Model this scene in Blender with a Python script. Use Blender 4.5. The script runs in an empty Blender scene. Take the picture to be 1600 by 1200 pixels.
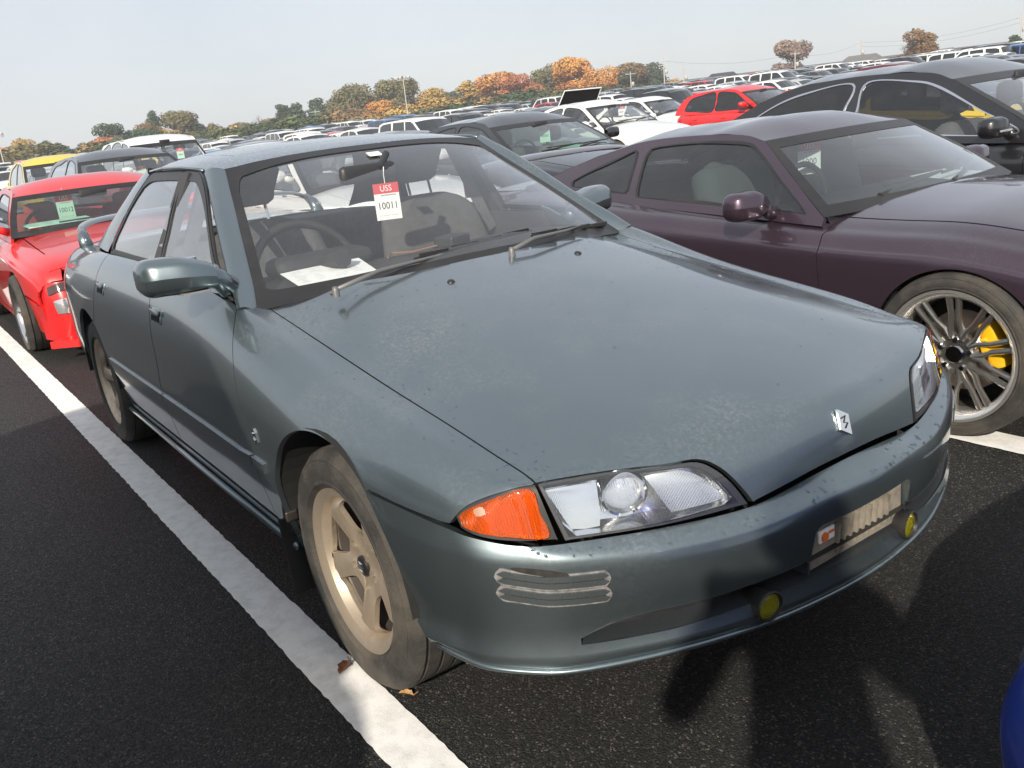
import bpy, bmesh, math, random
import numpy as np
from mathutils import Vector, Matrix
from mathutils.kdtree import KDTree
from mathutils.geometry import delaunay_2d_cdt
random.seed(7); RNG = np.random.default_rng(7)
scn = bpy.context.scene; COL = scn.collection
# ------------------------------------------------------------------ camera, sky, sun, exposure
def look(yaw, pitch, roll):
    f = Vector((-math.cos(yaw)*math.cos(pitch), math.sin(yaw)*math.cos(pitch), math.sin(pitch)))
    r = f.cross(Vector((0, 0, 1))).normalized(); u = r.cross(f)
    r2 = math.cos(roll)*r + math.sin(roll)*u; u2 = -math.sin(roll)*r + math.cos(roll)*u
    return f, r2, u2
CAM_P = (1.80666, -1.50745, 1.28626)
f_, r_, u_ = look(0.592364, -0.292167, -0.111449)
cam = bpy.data.cameras.new('camera'); cam_o = bpy.data.objects.new('camera', cam); COL.objects.link(cam_o)
cam_o.matrix_world = Matrix(((r_.x, u_.x, -f_.x, CAM_P[0]), (r_.y, u_.y, -f_.y, CAM_P[1]), (r_.z, u_.z, -f_.z, CAM_P[2]), (0, 0, 0, 1)))
cam.sensor_width = 36; cam.lens = 36*1375.07/1600; cam.clip_start = .05; cam.clip_end = 4000
scn.camera = cam_o
LIGHT = Vector((-.5650, .6640, -.4895)).normalized()          # the way sunlight travels
SUN_EL = math.asin(-LIGHT.z); SUN_AZ = math.atan2(-LIGHT.x, -LIGHT.y)
w = bpy.data.worlds.new('World'); scn.world = w; w.use_nodes = True
nt = w.node_tree; bg = nt.nodes['Background']
sky = nt.nodes.new('ShaderNodeTexSky'); sky.sky_type = 'NISHITA'; sky.sun_disc = False
sky.sun_elevation = SUN_EL; sky.sun_rotation = SUN_AZ; sky.altitude = 50
sky.air_density = 1.0; sky.dust_density = 1.2; sky.ozone_density = 1.2
hz_ = nt.nodes.new('ShaderNodeMix'); hz_.data_type = 'RGBA'; hz_.inputs[0].default_value = .8; hz_.inputs[7].default_value = (4.75, 4.95, 5.35, 1)     # thin high haze over the blue
tcw = nt.nodes.new('ShaderNodeTexCoord'); nw = nt.nodes.new('ShaderNodeTexNoise'); nw.inputs['Scale'].default_value = 2.2; nw.inputs['Detail'].default_value = 5; nt.links.new(tcw.outputs['Generated'], nw.inputs['Vector'])
rw = nt.nodes.new('ShaderNodeValToRGB'); rw.color_ramp.elements[0].position = .35; rw.color_ramp.elements[0].color = (4.3, 4.55, 5.0, 1); rw.color_ramp.elements[1].position = .68; rw.color_ramp.elements[1].color = (5.3, 5.4, 5.65, 1); nt.links.new(nw.outputs[0], rw.inputs[0]); nt.links.new(rw.outputs[0], hz_.inputs[7])
nt.links.new(sky.outputs[0], hz_.inputs[6]); nt.links.new(hz_.outputs[2], bg.inputs[0]); bg.inputs[1].default_value = .12
sl = bpy.data.lights.new('sun', 'SUN'); sl.energy = 4.8; sl.angle = math.radians(.9); sl.color = (1, .91, .78)
so = bpy.data.objects.new('sun', sl); COL.objects.link(so); so.rotation_euler = LIGHT.to_track_quat('-Z', 'Y').to_euler(); so.location = (8, -10, 12)
scn.view_settings.view_transform = 'Standard'; scn.view_settings.look = 'None'; scn.view_settings.gamma = 1; scn.view_settings.use_curve_mapping = False
scn.view_settings.exposure = .36
scn.render.engine = 'CYCLES'
scn.cycles.max_bounces = 10; scn.cycles.transparent_max_bounces = 16; scn.cycles.transmission_bounces = 8

# ------------------------------------------------------------------ materials
MATS = {}
def nodes_of(m): return m.node_tree.nodes, m.node_tree.links
def P(name, col, rough=.5, metal=0., coat=0., coat_r=.04, spec=.5, var=0., vscale=8., bump=0., bscale=60., dirt=0., dirt_col=(.25, .22, .18), objcol=False, emit=None, trans=0., ior=1.5, alpha=1., sheen=0., dscale=3., rvar=0.):
    if name in MATS: return MATS[name]
    m = bpy.data.materials.new(name); m.use_nodes = True; n, l = nodes_of(m); b = n['Principled BSDF']
    b.inputs['Base Color'].default_value = (*col, 1); b.inputs['Roughness'].default_value = rough; b.inputs['Metallic'].default_value = metal
    b.inputs['Coat Weight'].default_value = coat; b.inputs['Coat Roughness'].default_value = coat_r; b.inputs['Specular IOR Level'].default_value = spec
    b.inputs['Transmission Weight'].default_value = trans; b.inputs['IOR'].default_value = ior; b.inputs['Alpha'].default_value = alpha
    if emit: b.inputs['Emission Color'].default_value = (*emit[0], 1); b.inputs['Emission Strength'].default_value = emit[1]
    tc = n.new('ShaderNodeTexCoord'); src = None
    if objcol:
        oi = n.new('ShaderNodeObjectInfo'); src = oi.outputs['Color']
    if var or dirt:
        no = n.new('ShaderNodeTexNoise'); no.inputs['Scale'].default_value = vscale; no.inputs['Detail'].default_value = 6; l.new(tc.outputs['Object'], no.inputs['Vector'])
        mx = n.new('ShaderNodeMix'); mx.data_type = 'RGBA'; mx.blend_type = 'MULTIPLY'; mx.inputs[0].default_value = 1
        if src: l.new(src, mx.inputs[6])
        else: mx.inputs[6].default_value = (*col, 1)
        mr = n.new('ShaderNodeMapRange'); mr.inputs[1].default_value = .3; mr.inputs[2].default_value = .7; mr.inputs[3].default_value = 1-var; mr.inputs[4].default_value = 1+var
        l.new(no.outputs[0], mr.inputs[0]); cb = n.new('ShaderNodeCombineColor')
        for i in range(3): l.new(mr.outputs[0], cb.inputs[i])
        l.new(cb.outputs[0], mx.inputs[7]); src = mx.outputs[2]
    if dirt:
        no2 = n.new('ShaderNodeTexNoise'); no2.inputs['Scale'].default_value = dscale; no2.inputs['Detail'].default_value = 9; no2.inputs['Roughness'].default_value = .7; l.new(tc.outputs['Object'], no2.inputs['Vector'])
        mr2 = n.new('ShaderNodeMapRange'); mr2.inputs[1].default_value = .42; mr2.inputs[2].default_value = .75; mr2.inputs[3].default_value = 0; mr2.inputs[4].default_value = dirt
        l.new(no2.outputs[0], mr2.inputs[0]); mx2 = n.new('ShaderNodeMix'); mx2.data_type = 'RGBA'; l.new(mr2.outputs[0], mx2.inputs[0]); l.new(src, mx2.inputs[6]); mx2.inputs[7].default_value = (*dirt_col, 1)
        src = mx2.outputs[2]
        ad = n.new('ShaderNodeMath'); ad.operation = 'MULTIPLY_ADD'; l.new(mr2.outputs[0], ad.inputs[0]); ad.inputs[1].default_value = .5; ad.inputs[2].default_value = rough; l.new(ad.outputs[0], b.inputs['Roughness'])
    if src: l.new(src, b.inputs['Base Color'])
    if bump:
        nb = n.new('ShaderNodeTexNoise'); nb.inputs['Scale'].default_value = bscale; nb.inputs['Detail'].default_value = 4; l.new(tc.outputs['Object'], nb.inputs['Vector'])
        bp = n.new('ShaderNodeBump'); bp.inputs['Strength'].default_value = bump; bp.inputs['Distance'].default_value = .01; l.new(nb.outputs[0], bp.inputs['Height']); l.new(bp.outputs[0], b.inputs['Normal'])
    MATS[name] = m; return m

def paint(name, col, metal=.7, rough=.34, dust=.12, flake=.25, objcol=False):
    """car paint: flaked base under clear coat, thin dust and dried drops that lie on upward faces"""
    if name in MATS: return MATS[name]
    m = bpy.data.materials.new(name); m.use_nodes = True; n, l = nodes_of(m); b = n['Principled BSDF']
    tc = n.new('ShaderNodeTexCoord')
    fl = n.new('ShaderNodeTexNoise'); fl.inputs['Scale'].default_value = 900; fl.inputs['Detail'].default_value = 2; l.new(tc.outputs['Object'], fl.inputs['Vector'])
    base = n.new('ShaderNodeMix'); base.data_type = 'RGBA'; l.new(fl.outputs[0], base.inputs[0])
    if objcol:
        oi = n.new('ShaderNodeObjectInfo'); l.new(oi.outputs['Color'], base.inputs[6]); l.new(oi.outputs['Color'], base.inputs[7])
    else:
        base.inputs[6].default_value = (*[c*(1-flake) for c in col], 1); base.inputs[7].default_value = (*[min(1, c*(1+flake)) for c in col], 1)
    d1 = n.new('ShaderNodeTexNoise'); d1.inputs['Scale'].default_value = 2.6; d1.inputs['Detail'].default_value = 8; d1.inputs['Roughness'].default_value = .65; l.new(tc.outputs['Object'], d1.inputs['Vector'])
    d2 = n.new('ShaderNodeTexNoise'); d2.inputs['Scale'].default_value = 110; d2.inputs['Detail'].default_value = 5; d2.inputs['Roughness'].default_value = .8; l.new(tc.outputs['Object'], d2.inputs['Vector'])
    r1 = n.new('ShaderNodeMapRange'); r1.inputs[1].default_value = .45; r1.inputs[2].default_value = .72; l.new(d1.outputs[0], r1.inputs[0])
    r2 = n.new('ShaderNodeMapRange'); r2.inputs[1].default_value = .45; r2.inputs[2].default_value = .75; l.new(d2.outputs[0], r2.inputs[0])
    geo = n.new('ShaderNodeNewGeometry'); sx = n.new('ShaderNodeSeparateXYZ'); l.new(geo.outputs['Normal'], sx.inputs[0])
    up = n.new('ShaderNodeMapRange'); up.inputs[1].default_value = .25; up.inputs[2].default_value = .95; up.inputs[3].default_value = .25; l.new(sx.outputs[2], up.inputs[0])
    mu = n.new('ShaderNodeMath'); mu.operation = 'MULTIPLY'; l.new(r1.outputs[0], mu.inputs[0]); l.new(r2.outputs[0], mu.inputs[1])
    mu2 = n.new('ShaderNodeMath'); mu2.operation = 'MULTIPLY'; l.new(mu.outputs[0], mu2.inputs[0]); l.new(up.outputs[0], mu2.inputs[1])
    mu3 = n.new('ShaderNodeMath'); mu3.operation = 'MULTIPLY_ADD'; l.new(mu2.outputs[0], mu3.inputs[0]); mu3.inputs[1].default_value = dust*5; mu3.inputs[2].default_value = dust*.12; mu3.use_clamp = True
    mx = n.new('ShaderNodeMix'); mx.data_type = 'RGBA'; l.new(mu3.outputs[0], mx.inputs[0]); l.new(base.outputs[2], mx.inputs[6]); mx.inputs[7].default_value = (.33, .33, .31, 1)
    l.new(mx.outputs[2], b.inputs['Base Color'])
    me = n.new('ShaderNodeMath'); me.operation = 'MULTIPLY_ADD'; l.new(mu3.outputs[0], me.inputs[0]); me.inputs[1].default_value = -metal; me.inputs[2].default_value = metal; l.new(me.outputs[0], b.inputs['Metallic'])
    b.inputs['Roughness'].default_value = rough
    b.inputs['Coat Weight'].default_value = 1
    cr = n.new('ShaderNodeMath'); cr.operation = 'MULTIPLY_ADD'; l.new(mu3.outputs[0], cr.inputs[0]); cr.inputs[1].default_value = .5; cr.inputs[2].default_value = .045; l.new(cr.outputs[0], b.inputs['Coat Roughness'])
    MATS[name] = m; return m

def glass(name, tint=(.86, .9, .89), film=.1, dark=.0):
    """thin pane: see-through film plus a mirror coat; a little dust scatters light"""
    if name in MATS: return MATS[name]
    m = bpy.data.materials.new(name); m.use_nodes = True; n, l = nodes_of(m)
    for x in list(n): n.remove(x)
    out = n.new('ShaderNodeOutputMaterial'); tr = n.new('ShaderNodeBsdfTransparent'); tr.inputs[0].default_value = (*tint, 1)
    gl = n.new('ShaderNodeBsdfGlossy'); gl.inputs['Roughness'].default_value = .015; gl.inputs[0].default_value = (1, 1, 1, 1)
    fr = n.new('ShaderNodeFresnel'); gb = n.new('ShaderNodeNewGeometry'); io = n.new('ShaderNodeMapRange'); io.inputs[3].default_value = 1.52; io.inputs[4].default_value = 1/1.52; l.new(gb.outputs['Backfacing'], io.inputs[0]); l.new(io.outputs[0], fr.inputs[0])    # the same pane from either side
    mf = n.new('ShaderNodeMath'); mf.operation = 'MULTIPLY'; mf.inputs[1].default_value = 1.8; mf.use_clamp = True; l.new(fr.outputs[0], mf.inputs[0])
    df = n.new('ShaderNodeBsdfDiffuse'); df.inputs[0].default_value = (.55, .56, .55, 1)
    tc = n.new('ShaderNodeTexCoord'); no = n.new('ShaderNodeTexNoise'); no.inputs['Scale'].default_value = 9; no.inputs['Detail'].default_value = 8; l.new(tc.outputs['Object'], no.inputs['Vector'])
    mr = n.new('ShaderNodeMapRange'); mr.inputs[1].default_value = .3; mr.inputs[2].default_value = .75; mr.inputs[3].default_value = film*.5; mr.inputs[4].default_value = film*1.3; l.new(no.outputs[0], mr.inputs[0])
    m1 = n.new('ShaderNodeMixShader'); l.new(mr.outputs[0], m1.inputs[0]); l.new(tr.outputs[0], m1.inputs[1]); l.new(df.outputs[0], m1.inputs[2])
    m2 = n.new('ShaderNodeMixShader'); l.new(mf.outputs[0], m2.inputs[0]); l.new(m1.outputs[0], m2.inputs[1]); l.new(gl.outputs[0], m2.inputs[2])
    l.new(m2.outputs[0], out.inputs[0]); MATS[name] = m; return m

RUB = P('rubber_black', (.012, .012, .013), .55, bump=.1, bscale=200)
BLK = P('trim_black', (.014, .014, .015), .38, dirt=.25, dirt_col=(.1, .09, .08))
VOID = P('dark_cavity', (.006, .006, .006), .9)
UNDER = P('underbody', (.012, .012, .012), .85)
TYRE = P('tyre_rubber', (.03, .029, .027), .75, var=.25, vscale=14, bump=.25, bscale=150, dirt=.75, dirt_col=(.13, .11, .085), dscale=6)
CHROME = P('chrome', (.82, .82, .83), .08, 1.)
CHROMED = P('smoked_chrome', (.42, .41, .40), .1, 1.)
STEEL = P('disc_steel', (.35, .32, .3), .35, 1., dirt=.6, dirt_col=(.16, .07, .03))
WPAPER = P('paper_white', (.82, .82, .8), .8, var=.04, vscale=30)
GPAPER = P('paper_green', (.5, .78, .62), .8, var=.04, vscale=30)
REDINK = P('ink_red', (.62, .04, .05), .7)
BLKINK = P('ink_black', (.02, .02, .02), .7)
GLASS = glass('window_glass', (.93, .95, .95), .022)
GLASS_T = glass('tinted_glass', (.12, .13, .14), .03)
GLASS_L = glass('lamp_glass', (.96, .97, .97), .02)
CLOTH = P('seat_cloth', (.10, .10, .105), .95, var=.2, vscale=40, bump=.4, bscale=300)
CLOTH_L = P('seat_cloth_pale', (.085, .083, .082), .95, var=.15, vscale=30, bump=.4, bscale=300)
DASH = P('dash_plastic', (.022, .022, .025), .6, bump=.3, bscale=350, dirt=.3, dirt_col=(.08, .08, .08))

# ------------------------------------------------------------------ object helpers
def mesh_obj(name, verts, faces, mat, parent=None, smooth=True, normals=None, mats=None, fmat=None):
    me = bpy.data.meshes.new(name); me.from_pydata([tuple(map(float, v)) for v in verts], [], [tuple(map(int, f)) for f in faces])
    for mm in (mats or [mat]): me.materials.append(mm)
    if fmat is not None: me.polygons.foreach_set('material_index', np.array(fmat, dtype=np.int32))
    if smooth: me.polygons.foreach_set('use_smooth', np.ones(len(me.polygons), dtype=bool))
    me.update()
    if normals is not None: me.normals_split_custom_set_from_vertices([tuple(map(float, v)) for v in normals])
    o = bpy.data.objects.new(name, me); COL.objects.link(o)
    if parent: o.parent = parent
    return o
def tag(o, label=None, cat=None, group=None, kind=None):
    for k, v in (('label', label), ('category', cat), ('group', group), ('kind', kind)):
        if v: o[k] = v
    return o
def thing(name, label, cat, loc=(0, 0, 0), rz=0, group=None):
    o = bpy.data.objects.new(name, None); COL.objects.link(o); o.location = loc; o.rotation_euler = (0, 0, rz); o.empty_display_size = .2
    return tag(o, label, cat, group)
def copy_tree(o, parent=None):
    c = o.copy(); COL.objects.link(c); c.parent = parent
    for ch in list(o.children): copy_tree(ch, c)
    return c
class MB:
    """collects simple solids; build() links them as one mesh"""
    def __init__(s): s.v = []; s.f = []; s.m = []
    def add(s, v, f, mi=0):
        k = len(s.v); s.v += [tuple(p) for p in v]; s.f += [tuple(i+k for i in q) for q in f]; s.m += [mi]*len(f); return s
    def box(s, c, d, rz=0, ry=0, rx=0, mi=0, bev=0):
        x, y, z = d[0]/2, d[1]/2, d[2]/2
        R = Matrix.Rotation(rz, 3, 'Z') @ Matrix.Rotation(ry, 3, 'Y') @ Matrix.Rotation(rx, 3, 'X'); C = Vector(c)
        if bev:
            b = min(bev, x*.9, y*.9, z*.9); bm = bmesh.new(); bmesh.ops.create_cube(bm, size=1); 
            for q in bm.verts: q.co = Vector((q.co.x*2*x, q.co.y*2*y, q.co.z*2*z))
            bmesh.ops.bevel(bm, geom=bm.edges[:], offset=b, segments=2, profile=.5, affect='EDGES'); bm.verts.index_update()
            s.add([C + R @ q.co for q in bm.verts], [[q.index for q in fc.verts] for fc in bm.faces], mi); bm.free(); return s
        v = [C + R @ Vector((a*x, b_*y, c_*z)) for a in (-1, 1) for b_ in (-1, 1) for c_ in (-1, 1)]
        return s.add(v, [(0, 1, 3, 2), (4, 6, 7, 5), (0, 4, 5, 1), (2, 3, 7, 6), (0, 2, 6, 4), (1, 5, 7, 3)], mi)
    def tube(s, pts, r, n=8, mi=0, cap=True, closed=False):
        pts = [Vector(p) for p in pts]; rs = r if isinstance(r, (list, tuple)) else [r]*len(pts); N = len(pts); v = []; a = None
        for i, p in enumerate(pts):
            t = (pts[(i+1) % N]-pts[i-1]) if closed else (pts[min(i+1, N-1)]-pts[max(i-1, 0)]); t.normalize()
            if a is None: a = t.cross(Vector((0, 0, 1)) if abs(t.z) < .9 else Vector((1, 0, 0))).normalized()
            else: a = (a - t*a.dot(t)).normalized()
            b = t.cross(a)
            v += [p + (a*math.cos(k*2*math.pi/n)+b*math.sin(k*2*math.pi/n))*rs[i] for k in range(n)]
        f = []
        for i in range(N if closed else N-1):
            for k in range(n): f.append((i*n+k, i*n+(k+1) % n, ((i+1) % N)*n+(k+1) % n, ((i+1) % N)*n+k))
        if cap and not closed: f += [tuple(range(n))[::-1], tuple((N-1)*n+k for k in range(n))]
        return s.add(v, f, mi)
    def lathe(s, prof, axis='Y', n=48, c=(0, 0, 0), mi=0):
        """prof: (radius, along) pairs; along = offset on the axis"""
        v = []; C = Vector(c)
        for (r, h) in prof:
            for k in range(n):
                a = k*2*math.pi/n; q = (r*math.cos(a), h, r*math.sin(a))
                if axis == 'X': q = (q[1], q[0], q[2])
                if axis == 'Z': q = (q[0], q[2], q[1])
                v.append(C+Vector(q))
        f = [(i*n+k, i*n+(k+1) % n, (i+1)*n+(k+1) % n, (i+1)*n+k) for i in range(len(prof)-1) for k in range(n)]
        return s.add(v, f, mi)
    def prism(s, poly, d, mi=0):
        """poly: list of 3D points (planar), extruded by vector d"""
        n = len(poly); D = Vector(d); v = [Vector(p) for p in poly] + [Vector(p)+D for p in poly]
        return s.add(v, [tuple(range(n)), tuple(range(2*n-1, n-1, -1))] + [(i, i+n, (i+1) % n+n, (i+1) % n) for i in range(n)], mi)
    def build(s, name, mat, parent=None, smooth=False, mats=None, auto=None):
        o = mesh_obj(name, s.v, s.f, mat, parent, smooth, mats=mats, fmat=s.m if mats else None)
        bm = bmesh.new(); bm.from_mesh(o.data); bmesh.ops.recalc_face_normals(bm, faces=bm.faces[:]); bm.to_mesh(o.data); bm.free()
        if auto is not None:
            o.data.polygons.foreach_set('use_smooth', np.ones(len(o.data.polygons), dtype=bool)); o.data.set_sharp_from_angle(angle=math.radians(auto))
        return o

# ------------------------------------------------------------------ spline surfaces
_BC = {}
def _basis(n, t):
    """clamped uniform cubic B-spline basis: rows for parameters t in 0..1"""
    p = min(3, n-1)
    if n not in _BC:
        k = np.concatenate([np.zeros(p), np.linspace(0, 1, n-p+1), np.ones(p)]); _BC[n] = (k, np.array([k[i+1:i+p+1].mean() for i in range(n)]))
    k, g = _BC[n]; t = np.clip(np.asarray(t, float), 0, 1-1e-9); sp = np.minimum((t*(n-p)).astype(int), n-p-1)+p; N = len(t)
    L = [np.ones(N)]
    for d in range(1, p+1):
        M = [np.zeros(N) for _ in range(d+1)]
        for r in range(d):
            lo = k[sp+r+1-d]; hi = k[sp+r+1]; w_ = L[r]/(hi-lo); M[r] += (hi-t)*w_; M[r+1] += (t-lo)*w_
        L = M
    B = np.zeros((N, n)); rr = np.arange(N)
    for r in range(p+1): B[rr, sp-p+r] = L[r]
    return B, g
class Surf:
    def __init__(s, rows, interp=True):
        Q = np.array(rows, float); s.n, s.m = Q.shape[:2]
        _, s.gu = _basis(s.n, [0]); _, s.gv = _basis(s.m, [0])
        if interp:
            Bu, _ = _basis(s.n, s.gu); Bv, _ = _basis(s.m, s.gv); Bu[-1] = 0; Bu[-1, -1] = 1; Bv[-1] = 0; Bv[-1, -1] = 1
            Q = np.einsum('ij,jkc->ikc', np.linalg.inv(Bu), Q); Q = np.einsum('ij,kjc->kic', np.linalg.inv(Bv), Q)
        s.Q = Q
        U, V = np.meshgrid(np.linspace(0, 1, 140), np.linspace(0, 1, 120), indexing='ij'); s.GU = U.ravel(); s.GV = V.ravel()
        s.G = s.ev(s.GU, s.GV)
        g = s.G.reshape(140, 120, 3); s.lu = np.linalg.norm(np.diff(g, axis=0), axis=2).sum(0).mean(); s.lv = np.linalg.norm(np.diff(g, axis=1), axis=2).sum(1).mean()
    def ev(s, u, v):
        Bu, _ = _basis(s.n, np.ravel(u)); Bv, _ = _basis(s.m, np.ravel(v)); t = (Bu @ s.Q.reshape(s.n, -1)).reshape(len(Bu), s.m, 3); return (t*Bv[:, :, None]).sum(1)
    def nrm(s, u, v, e=2e-3):
        u = np.ravel(u); v = np.ravel(v)
        du = s.ev(np.minimum(u+e, 1), v)-s.ev(np.maximum(u-e, 0), v); dv = s.ev(u, np.minimum(v+e, 1))-s.ev(u, np.maximum(v-e, 0))
        n = np.cross(du, dv); return n/np.maximum(np.linalg.norm(n, axis=1, keepdims=True), 1e-12)
    def inv(s, pts, axes=(0, 1, 2)):
        pts = np.array(pts, float)
        if not hasattr(s, 'kd'):
            s.kd = KDTree(len(s.G))
            for i, q in enumerate(s.G): s.kd.insert(q, i)
            s.kd.balance()
        k = np.array([s.kd.find(q)[1] for q in pts]); u = s.GU[k].copy(); v = s.GV[k].copy(); e = 2e-3
        for _ in range(3):
            p0 = s.ev(u, v); sa = np.where(u+e > 1, -e, e); sb = np.where(v+e > 1, -e, e)
            du = (s.ev(u+sa, v)-p0)/sa[:, None]; dv = (s.ev(u, v+sb)-p0)/sb[:, None]; r = pts-p0
            a = (du*du).sum(1)+1e-9; b = (du*dv).sum(1); c = (dv*dv).sum(1)+1e-9; g = (du*r).sum(1); h = (dv*r).sum(1); D = a*c-b*b+1e-12
            u = np.clip(u+np.clip((c*g-b*h)/D, -.02, .02), 0, 1); v = np.clip(v+np.clip((a*h-b*g)/D, -.02, .02), 0, 1)
        return np.stack([u, v], 1)
def cr(pts, per=.012, closed=False):
    """smooth curve (centripetal-ish Catmull-Rom) through points, resampled every `per`"""
    P_ = np.array(pts, float); N = len(P_); out = []
    for i in range(N if closed else N-1):
        p1 = P_[i]; p2 = P_[(i+1) % N]; p0 = P_[i-1] if (closed or i > 0) else 2*p1-p2; p3 = P_[(i+2) % N] if (closed or i+2 < N) else 2*p2-p1
        k = max(1, int(np.linalg.norm(p2-p1)/per)); t = np.arange(k)/k; t = t[:, None]
        out.append(.5*((2*p1)+(-p0+p2)*t+(2*p0-5*p1+4*p2-p3)*t*t+(-p0+3*p1-3*p2+p3)*t**3))
    if not closed: out.append(P_[-1:])
    return np.concatenate(out)
def lin(pts, per=.012):
    P_ = np.array(pts, float); out = []
    for i in range(len(P_)-1):
        k = max(1, int(np.linalg.norm(P_[i+1]-P_[i])/per)); t = (np.arange(k)/k)[:, None]; out.append(P_[i]+(P_[i+1]-P_[i])*t)
    out.append(P_[-1:]); return np.concatenate(out)
def join(*cs):
    out = []
    for c in cs:
        for p in c:
            if not out or np.linalg.norm(np.array(p)-np.array(out[-1])) > 1e-4: out.append(p)
    if np.linalg.norm(np.array(out[0])-np.array(out[-1])) < 1e-4: out.pop()
    return np.array(out)
def inpoly(poly, pts):
    x, y = pts[:, 0], pts[:, 1]; c = np.zeros(len(pts), bool); px, py = poly[:, 0], poly[:, 1]; j = len(poly)-1
    for i in range(len(poly)):
        cond = ((py[i] > y) != (py[j] > y)); xx = (px[j]-px[i])*(y-py[i])/(py[j]-py[i]+1e-15)+px[i]; c ^= cond & (x < xx); j = i
    return c
def arc(cx, cz, r, a0, a1, y, n=28, ez=1.):
    return [(cx+r*math.cos(math.radians(a0+(a1-a0)*k/n)), y, cz+r*ez*math.sin(math.radians(a0+(a1-a0)*k/n))) for k in range(n+1)]
def panel(name, surf, loops, mat, parent, axes=(0, 1, 2), step=.025, lift=0., flange=.014, flip=False, shrink=0., mirror=False, lab=None):
    """trimmed sheet on a spline surface: loops[0] outline, the rest holes (3D guide points)"""
    uvs = [surf.inv(lp, axes)*np.array([surf.lu, surf.lv]) for lp in loops]
    if shrink:
        new = []
        for k, q in enumerate(uvs):
            d = np.roll(q, -1, 0)-np.roll(q, 1, 0); nn = np.stack([-d[:, 1], d[:, 0]], 1); nn /= np.maximum(np.linalg.norm(nn, axis=1, keepdims=True), 1e-9)
            ar = .5*np.sum(q[:, 0]*np.roll(q[:, 1], -1)-np.roll(q[:, 0], -1)*q[:, 1]); sg = 1 if ar > 0 else -1
            new.append(q+nn*sg*shrink*(1 if k == 0 else -1))
        uvs = new
    lo = uvs[0].min(0); hi = uvs[0].max(0)
    gx, gy = np.meshgrid(np.arange(lo[0]+step*.5, hi[0], step), np.arange(lo[1]+step*.5, hi[1], step), indexing='ij'); g = np.stack([gx.ravel(), gy.ravel()], 1)
    ok = inpoly(uvs[0], g)
    for h in uvs[1:]: ok &= ~inpoly(h, g)
    g = g[ok]; allb = np.concatenate(uvs)
    if len(g):
        dm = np.full(len(g), 9.)
        for i in range(0, len(allb), 200): dm = np.minimum(dm, np.sqrt(((g[:, None]-allb[None, i:i+200])**2).sum(2)).min(1))
        g = g[dm > step*.45]
    vc = [Vector(q) for q in allb]+[Vector(q) for q in g]; ed = []; k = 0
    for q in uvs: ed += [(k+i, k+(i+1) % len(q)) for i in range(len(q))]; k += len(q)
    vo, eo, fo, *_ = delaunay_2d_cdt(vc, ed, [], 0, 1e-7, False)
    vo = np.array([tuple(q) for q in vo]); tri = np.array([q for q in fo if len(q) == 3])
    c = vo[tri].mean(1); ok = inpoly(uvs[0], c)
    for h in uvs[1:]: ok &= ~inpoly(h, c)
    tri = tri[ok]; u = vo[:, 0]/surf.lu; v = vo[:, 1]/surf.lv
    pos = surf.ev(u, v); nr = surf.nrm(u, v)
    if ((pos-np.array([-1.3, 0, .5]))*nr).sum(1).mean() < 0: nr = -nr
    pos = pos+nr*lift
    if len(tri):
        a = pos[tri]; fn = np.cross(a[:, 1]-a[:, 0], a[:, 2]-a[:, 0]); bad = (fn*nr[tri[:, 0]]).sum(1) < 0; tri[bad] = tri[bad][:, ::-1]
    faces = [tuple(t) for t in tri]; V = list(pos); Nn = list(nr)
    if flange:
        cnt = {}
        for t in faces:
            for i in range(3): cnt[(t[i], t[(i+1) % 3])] = 1
        be = [(a, b) for (a, b) in cnt if (b, a) not in cnt]; mp = {}
        for a, b in be:
            e = pos[b]-pos[a]; lat = np.cross(e, nr[a]); ln = np.linalg.norm(lat)
            if ln < 1e-9: continue
            lat /= ln; q = len(V)
            V += [pos[a], pos[b], pos[b]-nr[b]*flange, pos[a]-nr[a]*flange]; Nn += [lat]*4; faces.append((q+1, q, q+3, q+2)) 
    V = np.array(V); Nn = np.array(Nn)
    used = np.unique(np.concatenate([np.array(q) for q in faces])); rm = -np.ones(len(V), int); rm[used] = np.arange(len(used)); V = V[used]; Nn = Nn[used]; faces = [tuple(rm[list(q)]) for q in faces]
    o = mesh_obj(name, V, faces, mat, parent, True, Nn)
    if lab: o['label'] = lab
    if mirror:
        o2 = mesh_obj(name, V*np.array([1, -1, 1]), [q[::-1] for q in faces], mat, parent, True, Nn*np.array([1, -1, 1]))
        if lab: o2['label'] = lab
        return o, o2
    return o
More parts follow.
